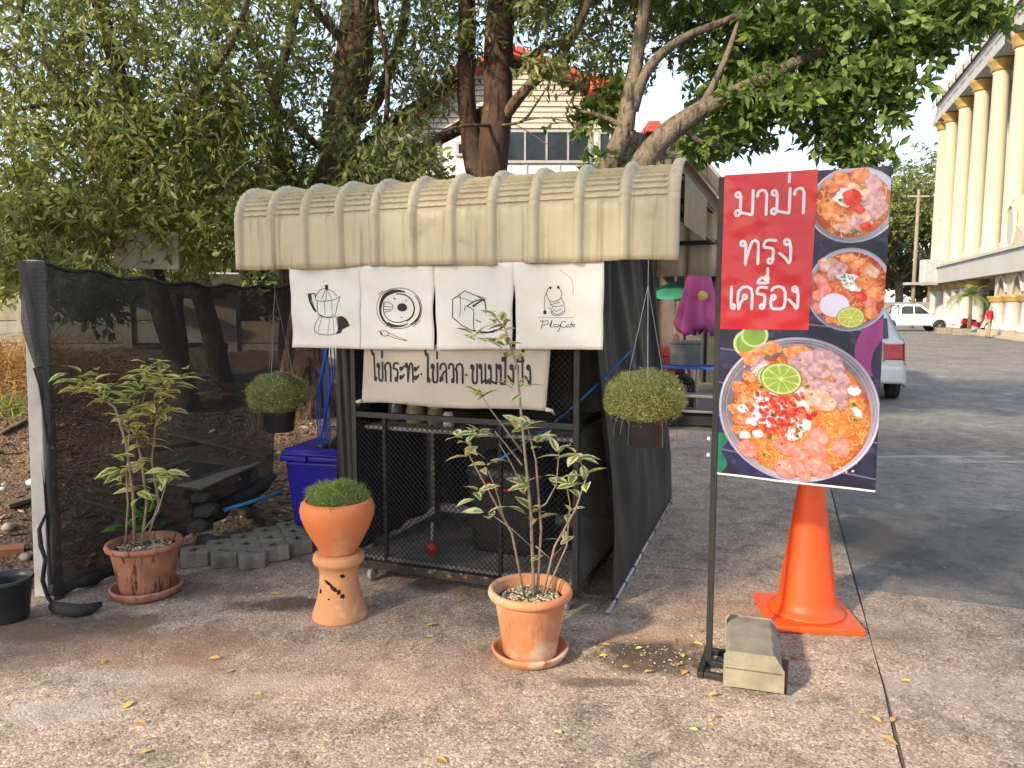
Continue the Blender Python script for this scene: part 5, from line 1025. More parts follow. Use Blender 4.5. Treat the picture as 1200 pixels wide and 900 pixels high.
def limb(t, pts, rad, m, name='branch', n=10):
    P_ = [Vector(p) for p in pts]
    Q = []; RR = []
    for i in range(len(P_) - 1):
        p0, p1, p2, p3 = [P_[max(0, min(len(P_) - 1, j))] for j in (i - 1, i, i + 1, i + 2)]
        for q in (0, .25, .5, .75):
            v = .5 * ((2 * p1) + (-p0 + p2) * q + (2 * p0 - 5 * p1 + 4 * p2 - p3) * q * q + (-p0 + 3 * p1 - 3 * p2 + p3) * q ** 3); rr = rad[i] + (rad[i + 1] - rad[i]) * q
            Q.append(v + Vector((noise.noise(v * 3), noise.noise(v * 3 + Vector((9, 0, 0))), 0)) * rr * .25); RR.append(rr * (1 + .08 * noise.noise(v * 7)))
    Q.append(P_[-1]); RR.append(rad[-1])
    l = t.location; return MB().tube([q - l for q in Q], RR, n).build(name, m, t, smooth=True)
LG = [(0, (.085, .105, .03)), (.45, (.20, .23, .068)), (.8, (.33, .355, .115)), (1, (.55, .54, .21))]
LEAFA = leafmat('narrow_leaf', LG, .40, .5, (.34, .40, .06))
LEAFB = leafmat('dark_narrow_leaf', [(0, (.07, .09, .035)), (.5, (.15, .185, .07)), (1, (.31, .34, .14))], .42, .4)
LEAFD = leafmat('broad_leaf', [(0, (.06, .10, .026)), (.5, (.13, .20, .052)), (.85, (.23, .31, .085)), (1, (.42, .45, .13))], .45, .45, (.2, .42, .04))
ng = lambda x, y: soil_h(x, y) - .1
# tree 1: leafy tree filling the upper left
b0 = at(190, 430, 7.2); t1 = empty('leafy_tree', (b0.x, b0.y, ng(b0.x, b0.y)), 0, 'leafy tree with slim leaning trunk behind the net filling the upper left', 'tree')
limb(t1, [(b0.x + .25, b0.y, ng(b0.x, b0.y)), at(196, 380, 7.2), at(180, 320, 7.1), at(168, 230, 7.), at(150, 130, 6.8), at(120, 20, 6.6), at(90, -90, 6.5)], [.12, .11, .10, .09, .075, .06, .04], M('reddish_bark', (.10, .06, .038), (.07, .042, .028), 10, .9, .5, 30, streak=((.03, .02, .015), 26, 4, .5, .62)), 'trunk')
for pts, r0_ in (([at(168, 240, 7.), at(110, 150, 6.5), at(40, 60, 6.2)], .05), ([at(160, 180, 6.9), at(230, 110, 6.6), at(280, 30, 6.3), at(300, -60, 6.)], .05), ([at(150, 130, 6.8), at(80, 120, 6.2), at(10, 130, 5.9)], .035), ([at(180, 300, 7.1), at(120, 260, 6.4), at(40, 240, 5.9)], .035), ([at(170, 260, 7.), at(240, 230, 6.4), at(290, 190, 6.)], .03), ([at(28, -20, 6), at(25, 15, 6), at(20, 25, 6.1)], .03)): limb(t1, pts, [r0_ * (1 - .6 * i / (len(pts) - 1)) for i in range(len(pts))], BARK2, n=7)
cA = blobs([(60, 60, 6.4, 120, 110, 1.3, 518), (200, 90, 6.8, 130, 110, 1.4, 518), (90, 180, 6.2, 130, 70, 1.2, 460), (230, 190, 6.6, 110, 70, 1.2, 374), (40, 255, 5.6, 80, 45, .8, 247), (150, 255, 6.2, 100, 45, .9, 241), (250, 265, 6.4, 70, 40, .8, 160), (300, 60, 7.2, 80, 90, 1.2, 241), (310, 160, 7.2, 60, 70, 1., 149), (95, 320, 5., 55, 22, .35, 63), (45, 325, 6.6, 70, 22, .4, 110), (170, 315, 7.4, 90, 20, .4, 120), (20, 300, 5., 40, 30, .4, 92), (130, -60, 6.5, 280, 80, 2., 518)], 11)
sprays('crown', t1, cA - np.array(t1.location), LEAFA, .095, .032, 8, .25, .45, 12)
# low twig of pinnate leaves hanging over the net
cA2 = blobs([(85, 335, 4.5, 32, 20, .15, 26), (110, 355, 4.5, 26, 14, .15, 18)], 15); sprays('low_foliage', t1, cA2 - np.array(t1.location), LEAFA, .085, .036, 9, .16, .5, 16)
# tree 2: big dark trunk
b0 = at(330, 470, 7.6); t2 = empty('dark_trunk_tree', (b0.x + .3, b0.y, ng(b0.x + .3, b0.y)), 0, 'big tree with a thick dark leaning trunk rising behind the awning', 'tree')
limb(t2, [(b0.x + .3, b0.y, ng(b0.x, b0.y)), at(352, 330, 7.6), at(384, 235, 7.6), at(404, 140, 7.6), at(418, 40, 7.6), at(428, -60, 7.6), at(434, -200, 7.6)], [.26, .23, .20, .185, .175, .165, .13], BARK, 'trunk', 14)
for pts, r0_ in (([at(405, 150, 7.6), at(440, 120, 7.9), at(470, 40, 8.), at(480, -40, 8.)], .08), ([at(372, 265, 7.6), at(335, 200, 7.9), at(322, 120, 8.), at(345, 20, 8.), at(350, -60, 8.)], .085), ([at(384, 230, 7.6), at(440, 190, 7.4), at(455, 100, 7.3), at(443, 20, 7.2), at(437, -30, 7.2)], .035), ([at(396, 190, 7.6), at(330, 130, 7.2), at(300, 60, 7.), at(285, 20, 7.)], .04), ([at(415, 60, 7.6), at(360, 0, 7.3), at(330, -60, 7.2)], .05)): limb(t2, pts, [r0_ * (1 - .55 * i / (len(pts) - 1)) for i in range(len(pts))], BARK2 if r0_ > .06 else BARK, n=8)
cB = blobs([(455, 190, 7.0, 70, 45, .8, 161), (440, 150, 7.3, 60, 40, .8, 74), (480, 60, 7.8, 70, 70, 1., 161), (370, 60, 7.8, 60, 70, .8, 99), (500, 90, 7.5, 35, 30, .8, 25), (350, 190, 7.9, 50, 40, .8, 74), (420, -60, 7.5, 220, 70, 2, 434), (330, 250, 7.6, 50, 30, .7, 74), (490, 225, 7.4, 30, 14, .5, 10), (385, 120, 7., 30, 60, .3, 24)], 21)
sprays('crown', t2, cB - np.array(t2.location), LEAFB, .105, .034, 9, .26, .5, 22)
# tree 3: twin reddish trunks
b0 = at(570, 470, 7.4); t3 = empty('twin_trunk_tree', (b0.x, b0.y, -.02), 0, 'tall tree with twin reddish-brown trunks rising behind the middle of the awning', 'tree')
RB = M('reddish_brown_bark', (.085, .045, .03), (.055, .032, .022), 9, .85, .7, 20, bdist=.02, spots=((.24, .11, .045), 3.5, .63, .70), streak=((.025, .016, .012), 22, 2.5, .5, .62))
limb(t3, [(b0.x, b0.y, -.02), at(572, 330, 7.4), at(574, 225, 7.4), at(583, 120, 7.4), at(586, 30, 7.4), at(590, -80, 7.4), at(598, -250, 7.4)], [.22, .2, .175, .145, .14, .135, .1], RB, 'trunk', 14)
limb(t3, [at(572, 240, 7.42), at(558, 190, 7.45), at(548, 130, 7.5), at(547, 40, 7.5), at(544, -40, 7.5), at(530, -200, 7.6)], [.13, .115, .09, .085, .08, .05], RB, 'trunk', 12)
for pts, r0_ in (([at(582, 150, 7.4), at(612, 110, 7.2), at(660, 60, 7.), at(690, 0, 6.9), at(700, -60, 6.9)], .06), ([at(580, 100, 7.4), at(630, 60, 7.6), at(668, 40, 7.6), at(690, -20, 7.6)], .045), ([at(552, 70, 7.5), at(510, 110, 7.9), at(450, 150, 8.2), at(400, 190, 8.4)], .085), ([at(576, 130, 7.5), at(520, 160, 8.2), at(450, 200, 8.6), at(400, 240, 8.8)], .08), ([at(578, 147, 7.3), at(540, 148, 6.9), at(515, 156, 6.7), at(500, 156, 6.6)], .018), ([at(585, 147, 7.3), at(612, 142, 7.), at(628, 122, 6.8), at(640, 104, 6.7)], .016), ([at(610, 142, 7.), at(640, 138, 6.8), at(680, 146, 6.6)], .010), ([at(600, 144, 7.1), at(620, 155, 6.9), at(650, 175, 6.7)], .007)): limb(t3, pts, [r0_ * (1 - .6 * i / (len(pts) - 1)) for i in range(len(pts))], BARK, n=8)
cC = blobs([(640, 10, 7., 50, 38, .7, 60), (600, -20, 7.3, 60, 35, .9, 90), (525, 30, 7.7, 35, 55, .8, 55), (670, 60, 6.9, 30, 25, .4, 18), (640, 70, 6.9, 40, 20, .4, 24), (555, 20, 7.1, 20, 30, .3, 12), (695, 30, 7.4, 40, 50, .6, 26), (735, 35, 7.6, 35, 55, .6, 50), (620, -90, 7.3, 230, 60, 2, 500), (700, 90, 7.4, 18, 30, .3, 16), (680, 140, 6.7, 30, 12, .3, 6)], 31)
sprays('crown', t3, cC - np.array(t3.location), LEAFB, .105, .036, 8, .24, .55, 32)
# tree 4: broad-leaved tree on the right
b0 = at(740, 480, 7.0); t4 = empty('broadleaf_tree', (b0.x, b0.y, 0), 0, 'broad-leaved tree with forked pale trunk spreading over the banner', 'tree')
limb(t4, [(b0.x - .2, b0.y, -.02), at(716, 330, 7.0), at(712, 215, 7.0), at(728, 160, 7.0), at(740, 110, 7.0), at(748, 50, 7.0), at(755, -10, 7.0), at(750, -90, 7.0)], [.17, .14, .11, .09, .08, .06, .05, .03], BARK2, 'trunk', 12)
limb(t4, [at(722, 340, 6.95), at(745, 215, 6.9), at(772, 168, 6.9), at(820, 130, 6.9), at(880, 100, 6.95), at(960, 60, 7.0), at(1060, 20, 7.2), at(1150, 5, 7.1)], [.13, .12, .105, .09, .07, .05, .035, .015], BARK2, 'trunk', 12)
for pts, r0_ in (([at(742, 130, 7.0), at(760, 80, 6.9), at(800, 45, 6.9), at(860, 20, 6.95), at(900, -10, 7.5)], .055), ([at(820, 130, 6.9), at(850, 70, 6.9), at(870, 10, 7.0)], .04), ([at(880, 100, 6.95), at(940, 130, 7.2), at(1000, 160, 7.)], .035), ([at(800, 150, 6.9), at(830, 170, 7.0), at(880, 165, 7.2)], .03), ([at(960, 60, 7.0), at(1000, 100, 7.2), at(1050, 120, 7.1)], .03), ([at(742, 160, 6.95), at(715, 140, 6.95), at(680, 130, 7.0)], .03), ([at(860, 20, 6.95), at(960, 20, 7.3), at(1040, 0, 7.1)], .035)): limb(t4, pts, [r0_ * (1 - .6 * i / (len(pts) - 1)) for i in range(len(pts))], BARK2, n=8)
cD = blobs([(868, 60, 7.8, 65, 55, 1.2, 230), (930, 50, 7.5, 75, 55, 1.2, 230), (1010, 40, 7.2, 65, 42, .9, 150), (1085, 25, 7.1, 60, 30, .7, 150), (1145, 18, 7.0, 40, 22, .5, 75), (852, 130, 7.5, 42, 32, .9, 140), (900, 130, 7.3, 55, 32, .9, 140), (960, 110, 7.2, 50, 32, .8, 110), (1020, 90, 7.1, 45, 35, .6, 110), (830, 172, 7.3, 40, 14, .5, 55), (990, 150, 7.0, 40, 28, .5, 90), (1012, 182, 6.9, 30, 10, .3, 34), (1055, 120, 7., 25, 20, .4, 40), (700, 128, 7.3, 34, 14, .3, 24), (690, 143, 7.3, 26, 8, .25, 9), (702, 190, 7.2, 22, 9, .25, 13), (752, 180, 7.6, 14, 12, .2, 10), (800, 15, 7.8, 40, 25, .8, 36), (900, -60, 7.5, 320, 60, 1.8, 900), (722, 110, 7.1, 8, 40, .1, 10), (1110, 60, 7., 14, 10, .2, 10)], 41)
sprays('crown', t4, cD - np.array(t4.location), LEAFD, .125, .066, 7, .16, .2, 42, .8)
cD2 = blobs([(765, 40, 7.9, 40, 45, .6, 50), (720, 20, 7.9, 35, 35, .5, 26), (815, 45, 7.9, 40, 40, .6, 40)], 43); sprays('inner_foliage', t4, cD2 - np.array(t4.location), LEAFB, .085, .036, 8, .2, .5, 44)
# undergrowth behind the garden
cU = blobs([(60, 345, 10.6, 130, 40, .6, 500), (250, 330, 10.8, 130, 50, .6, 650), (380, 350, 10.6, 60, 50, .5, 260), (480, 240, 11.6, 60, 60, .4, 300), (330, 250, 11.4, 100, 60, .5, 350)], 51)
o = empty('background_shrub', (-4.5, 11, .4), 0, 'dense dark shrubbery behind the low garden wall', 'shrub'); sprays('foliage', o, cU - np.array(o.location), LEAFB, .16, .07, 9, .3, .2, 52)
limb(o, [(-4.5, 11, .3), (-4.4, 11, 1.5), (-4.6, 10.9, 2.6)], [.08, .06, .03], BARK, 'stem')
for k, (px, py, r_, lab) in enumerate(((215, 400, .07, 'slim dark trunk standing behind the net near the wall'), (262, 420, .12, 'thick dark trunk behind the net beside the hanging plant'))):
    p = at(px, 420, 7.9 + k * .2); t = empty('young_tree', (p.x, p.y, ng(p.x, p.y)), 0, lab, 'tree', 'young trees behind the net'); limb(t, [(p.x, p.y, ng(p.x, p.y)), at(px - 8 - 20 * k, 330, 7.9), at(px - 5 - 40 * k, 240, 7.8), at(px + 10, 120, 7.8)], [r_, r_ * .9, r_ * .7, r_ * .5], BARK, 'trunk')
    cc_ = blobs([(px, 160, 7.9, 50, 60, .5, 110)], 60 + k); sprays('crown', t, cc_ - np.array(t.location), LEAFB, .1, .036, 8, .24, .5, 61 + k)
# beige box hung in tree 1
o = MB().box((0, 0, 0), (.50, .04, .30)).build('hanging_board', M('beige_board', (.46, .40, .30), (.38, .33, .25), 6, .8, .2, 40), bevel=.008); o.location = at(172, 293, 6.0); o.rotation_euler = (0, R(1.5), R(6)); tag(o, 'blank beige board fixed to the leaning trunk above the net', 'board')
# trees behind the camera whose crowns shade the stall (out of the frame; the last added to shade the road)
for k, (cx, cy, cz, rx, ry, rz, n, lab) in enumerate(((-7.6, -1.9, 6.3, 3.5, 1.4, 2.6, 1300, 'street tree shading the stall from behind the viewer on the left'), (-2.6, -3.3, 7.2, 3.5, 1.4, 3.3, 1800, 'street tree shading the forecourt from behind the viewer'), (3.2, -4.6, 7.8, 3.4, 1.4, 3.8, 1500, 'unseen tree added behind the viewer on the right to shade the road'))):
    t = empty('street_tree', (cx, cy, -.02), 0, lab, 'tree'); limb(t, [(cx, cy, -.02), (cx + .1, cy, 2.), (cx, cy + .1, 4.2), (cx - .1, cy, 6.5)], [.24, .2, .16, .06], BARK, 'trunk')
    r = np.random.default_rng(70 + k); u = r.normal(size=(n, 3)); u /= np.linalg.norm(u, axis=1)[:, None]; u *= r.random(n)[:, None] ** .4; c = np.array((cx, cy, cz)) + u * np.array((rx, ry, rz))
    sprays('crown', t, c - np.array(t.location), LEAFD, .17, .095, 8, .3, .2, 80 + k)
# ------------------------------------------------------------ white house with red roof behind the stall
HY = 14.5
hs = empty('white_house', at(610, 480, HY) * 1, 0, 'white two-storey house with red tiled gable and a dark window band behind the awning', 'house')
hs.location.z = 0; HO = hs.location.copy()
def hp(px, py, dy=0): p = at(px, py, HY + dy) - HO; p.y = dy; return p
WPL = M('white_plaster', (.62, .60, .585), (.54, .52, .505), 2.2, .9, .1, 30, spots=((.40, .385, .36), 1.6, .58, .80))
RTILE = M('red_roof_tile', (.46, .07, .04), (.36, .055, .035), 6, .6)
zs = lambda py: hp(600, py).z
xs_ = lambda px: hp(px, 150).x
apx, apz = xs_(592), zs(70); ex, ez = xs_(742), zs(126); wx = xs_(440); wzl = zs(165)
MB().prism([(wx, -.02), (ex - .25, -.02), (ex - .25, zs(152)), (wx, zs(152))], 0, 6.).build('wall', WPL, hs)
mb = MB(); z = zs(151); k = 0
while z < apz - .12:                                 # clapboards of the gable, one course after another
    f = (apz - z) / (apz - zs(152)); xl_ = apx + (wx - apx) * min(1, f * 1.05); xr_ = apx + (ex - .25 - apx) * min(1, f * 1.25)
    mb.box(((xl_ + xr_) / 2, .03, z + .05), (xr_ - xl_, .10 - .02 * (k % 2), .088), mi=0); mb.add([(xl_, .0, z), (xr_, .0, z), (xr_, -.035, z + .01), (xl_, -.035, z + .01)], [(0, 1, 2, 3)]); z += .10; k += 1
tag(mb.build('clapboards', M('cream_clapboard', (.48, .435, .37), (.42, .38, .325), 3, .8), hs), kind='stuff')
MB().prism([(wx + .3, zs(151)), (apx, apz - .25), (ex - .6, zs(151))], .1, 5.9).build('gable_core', WPL, hs)
for (x0, z0, x1, z1) in ((wx - .3, zs(186), apx, apz + .05), (apx, apz + .05, ex - .55, zs(113))):
    mb = MB(); mb.prism([(x0, z0), (x1, z1), (x1, z1 + .14), (x0, z0 + .14)], -.35, 6.2); rf = mb.build('roof', RTILE, hs)
    n = int(math.hypot(x1 - x0, z1 - z0) / .19)
    for i in range(n):                               # verge tiles along the gable edge
        t = (i + .5) / n; MB().box((x0 + (x1 - x0) * t, -.36, z0 + (z1 - z0) * t + .11), (.175, .12, .11), m=Matrix.Rotation(-math.atan2(z1 - z0, x1 - x0), 3, 'Y')).build('verge_tile', RTILE, rf, bevel=.02)
# small hipped roof at the corner, rows of tiles
rf = MB().prism([(xs_(684), zs(124)), (xs_(722), zs(124)), (xs_(716), zs(106)), (xs_(690), zs(106))], -.9, .9).build('corner_roof', RTILE, hs); rf['label'] = 'small red tiled corner roof'
for i in range(6):
    for j in range(3): MB().tube([(xs_(687 + i * 6), -.92, zs(123 - j * 6)), (xs_(689 + i * 5.4), -.90, zs(118 - j * 6))], .05, 8).build('tile', RTILE, rf, smooth=True)
GLASS = M('dark_glass', (.012, .015, .02), (.03, .035, .045), 1.5, .08, spec=.8); FRM = M('grey_frame', (.34, .34, .34), (.26, .26, .26), 10, .5)
def window(parent, x0, x1, z0, z1, y, n, fm=FRM, fr=.05, d=.06):
    mb = MB(); mb.box(((x0 + x1) / 2, y, z0), (x1 - x0 + fr, d, fr)); mb.box(((x0 + x1) / 2, y, z1), (x1 - x0 + fr, d, fr))
    for i in range(n + 1): mb.box((x0 + (x1 - x0) * i / n, y - .003, (z0 + z1) / 2), (fr * (1 if i in (0, n) else .7), d, z1 - z0 - fr))
    w = mb.build('window', fm, parent)
    for i in range(n): a = x0 + (x1 - x0) * i / n + fr * .5; b = x0 + (x1 - x0) * (i + 1) / n - fr * .5; MB().box(((a + b) / 2, y + .005, (z0 + z1) / 2), (b - a, .02, z1 - z0 - fr)).build('pane', GLASS, w)
window(hs, xs_(590), xs_(691), zs(190), zs(154), -.02, 4); window(hs, xs_(702), xs_(728), zs(186), zs(156), -.02, 2); window(hs, xs_(478), xs_(514), zs(196), zs(168), -.02, 2); window(hs, xs_(536), xs_(552), zs(182), zs(168), -.02, 1)
for px in (560, 617, 656, 697): MB().box((xs_(px), -.012, 2.2), (.03, .02, 4.3)).build('downpipe', M('stain_grey', (.45, .44, .42), rough=.8), hs)
# brown annex and shuttered shed to its right
ax = empty('brown_annex', at(775, 480, 15.5), 0, 'brown walled annex with beige shutters and a grey lean-to roof', 'shed'); ax.location.z = 0; AO = ax.location.copy()
def ap(px, py): p = at(px, py, 15.5) - AO; return p.x, p.z
x0, x1 = ap(728, 200)[0], ap(842, 200)[0]; zt_ = ap(780, 150)[1]
BRW = M('mauve_render', (.16, .12, .115), (.12, .09, .085), 4, .9)
MB().prism([(x0, 0), (x1, 0), (x1, ap(800, 228)[1]), (ap(790, 170)[0], ap(790, 165)[1]), (x0, zt_)], 0, 3).build('wall', BRW, ax)
rf = MB().prism([(ap(782, 150)[0], ap(782, 150)[1]), (ap(846, 228)[0], ap(846, 228)[1]), (ap(846, 222)[0], ap(846, 222)[1]), (ap(782, 144)[0], ap(782, 144)[1])], -.5, 3.2).build('roof', M('grey_sheet', (.30, .29, .28), (.22, .21, .2), 5, .7), ax)
MB().prism([(ap(755, 158)[0], ap(755, 158)[1]), (ap(774, 158)[0], ap(774, 158)[1]), (ap(770, 146)[0], ap(770, 146)[1]), (ap(757, 146)[0], ap(757, 146)[1])], -.3, 1.).build('dormer_roof', RTILE, ax)
for px in (772, 782, 792): MB().box((ap(px, 200)[0], -.03, ap(px, 205)[1]), (.13, .06, .6)).build('shutter', M('beige_shutter', (.52, .42, .22), (.46, .37, .2), 5, .7), ax)
MB().prism([(ap(721, 240)[0], 0), (ap(725, 240)[0], 0), (ap(724.5, 190)[0], ap(724, 190)[1]), (ap(723, 190)[0], ap(723, 190)[1])], -.2, -.1).build('white_post', WPL, ax)
# ------------------------------------------------------------ market stalls beyond
mk = empty('market_shelter', at(800, 470, 12.3), R(-20), 'market shelter with a red fascia sign behind the stall', 'market stall'); mk.location.z = 0; MO = mk.location.copy(); MI = Matrix.Rotation(R(20), 3, 'Z')
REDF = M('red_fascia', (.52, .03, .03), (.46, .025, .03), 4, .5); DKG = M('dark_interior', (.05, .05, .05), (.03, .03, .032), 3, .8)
MB().box((.6, 0, 2.42), (3.6, .05, .42)).build('fascia', REDF, mk, bevel=.005)
mb = MB(); thai(mb, 'ขอาย', -.65, .25, 2.26, .20, .035, lambda x, z: (x, -.03, z)) if 'ย' in GL else thai(mb, 'งอาง', -.65, .15, 2.26, .2, .035, lambda x, z: (x, -.03, z)); mb.build('lettering', LW, mk)
MB().box((.6, 1.7, 2.66), (3.7, 3.5, .04)).build('roof_sheet', M('dark_tarp', (.06, .055, .055), rough=.7), mk)
for x in (-1.1, .0, 1.2, 2.3):
    for y in (.05, 3.3): MB().tube([(x, y, 0), (x, y, 2.64)], .022, 8).build('post', BLACKM, mk)
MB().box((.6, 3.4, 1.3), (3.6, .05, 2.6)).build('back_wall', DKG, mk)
mb = MB()
for i in range(14): mb.box((-.9 + i * .11, 3.3, 1.75), (.02, .02, .7))
tag(mb.build('railing_bars', FRM, mk), kind='stuff')
def umbrella(px, Y, ztip, zbot, w, col, label, green=False):
    p = at(px, 420, Y); u = empty('folded_umbrella' if not green else 'open_umbrella', (p.x, p.y, 0), 0, label, 'umbrella')
    mb = MB(); n = 40; rows = []
    if not green:
        for j in range(13):
            t = j / 12; z = ztip + (zbot - ztip) * t
            for i in range(n):
                a = 6.283 * i / n; r = (.03 + w * t ** .75) * (1 + (.28 * t) * math.cos(8 * a + t)) * (1 - .25 * (t > .93)); rows.append((r * math.cos(a), r * math.sin(a) * .7, z + .05 * t * math.sin(3 * a)))
        mb.add(rows, [(j * n + i, j * n + (i + 1) % n, (j + 1) * n + (i + 1) % n, (j + 1) * n + i) for j in range(12) for i in range(n)])
    else:
        for j in range(6):
            t = j / 5; z = ztip - (ztip - zbot) * t ** 1.4
            for i in range(n): a = 6.283 * i / n; r = w * t + .001; rows.append((r * math.cos(a), r * math.sin(a), z - .04 * t * abs(math.sin(4 * a))))
        mb.add(rows, [(j * n + i, j * n + (i + 1) % n, (j + 1) * n + (i + 1) % n, (j + 1) * n + i) for j in range(5) for i in range(n)])
    o = mb.build('canopy', col, u, smooth=True); o.modifiers.new('s', 'SOLIDIFY').thickness = .004
    MB().tube([(0, 0, .05), (0, 0, ztip + .1)], .018, 8).build('pole', STEEL, u); MB().lathe([(.22, 0), (.22, .04), (.05, .06), (.03, .1), (0, .1)], 20).build('base', RUBBER, u); return u
PNK = M('magenta_canvas', (.46, .09, .26), (.38, .06, .20), 3, .8, .2, 20)
um = umbrella(817, 10.6, 2.42, 1.2, .27, PNK, 'folded magenta umbrella standing in front of the market shelter')
mb = MB(); mb.lathe([(.0, 0), (.09, 0)], 16); o = MB().add([(.07 * math.cos(a), -.205 - .02 * math.cos(a * 2), 1.72 + .07 * math.sin(a)) for a in np.linspace(0, 6.283, 17)[:-1]], [tuple(range(16))]).build('round_emblem', M('yellow_print', (.55, .42, .12), rough=.7), um)
umbrella(790, 13.2, 2.02, 1.72, .62, M('green_canvas', (.04, .25, .17), (.03, .2, .13), 3, .8), 'open green umbrella deep inside the market shelter', True)
TBL = M('blue_tabletop', (.02, .12, .50), (.02, .09, .42), 4, .35)
def table(px, Y, w, d, h, label, rz=-20):
    p = at(px, 440, Y); t = empty('market_table', (p.x, p.y, 0), R(rz), label, 'table', 'blue market tables'); MB().box((0, 0, h - .015), (w, d, .03)).build('tabletop', TBL, t, bevel=.005)
    for sx in (-1, 1):
        for sy in (-1, 1): MB().tube([(sx * (w / 2 - .05), sy * (d / 2 - .05), 0), (sx * (w / 2 - .05), sy * (d / 2 - .05), h - .03)], .014, 8).build('leg', STEEL, t)
    MB().box((0, 0, .35), (w - .1, d - .1, .015)).build('lower_shelf', STEEL, t)
table(808, 10.2, .95, .55, .76, 'long blue-topped table in front of the market shelter'); table(792, 11.6, .6, .5, .95, 'smaller high blue-topped table further inside the market')
def boxy(name, p, dims, m, label, cat, rz=-20):
    t = empty(name, p, R(rz), label, cat); w, d, h = dims
    mb = MB(); tap(mb, 0, h * .86, w * .94, d * .94, w, d); mb.build('body', m, t, bevel=.012); mb = MB(); mb.box((0, 0, h * .93), (w * 1.03, d * 1.03, h * .135)); mb.build('lid', m, t, bevel=.012); MB().box((0, -d * .53, h * .80), (w * .3, .02, .02)).build('handle', m, t); return t
p = at(804, 425, 10.25); boxy('cool_box', (p.x, p.y, .762), (.42, .34, .34), M('grey_cool_box', (.16, .16, .16), (.1, .1, .1), 6, .6), 'dark grey cool box standing on the long blue table', 'cool box')
p = at(778, 425, 10.6); boxy('food_tub', (p.x, p.y, .0), (.3, .3, 1.0), M('red_tub', (.42, .05, .03), rough=.5), 'tall red bin standing left of the blue table', 'bin')
p = at(815, 460, 9.6); t = empty('low_bench', (p.x, p.y, 0), R(-20), 'low dark bench with pale rails in front of the blue table', 'bench')
for z, m_ in ((.42, STEEL), (.22, STEEL)): MB().box((0, 0, z), (.95, .3, .03)).build('slat', m_, t, bevel=.003)
for x in (-.42, .42): MB().box((x, 0, .2), (.04, .28, .40)).build('leg', BLACKM, t)
MB().box((0, .05, .115), (.78, .2, .16)).build('crate', RUBBER, t)
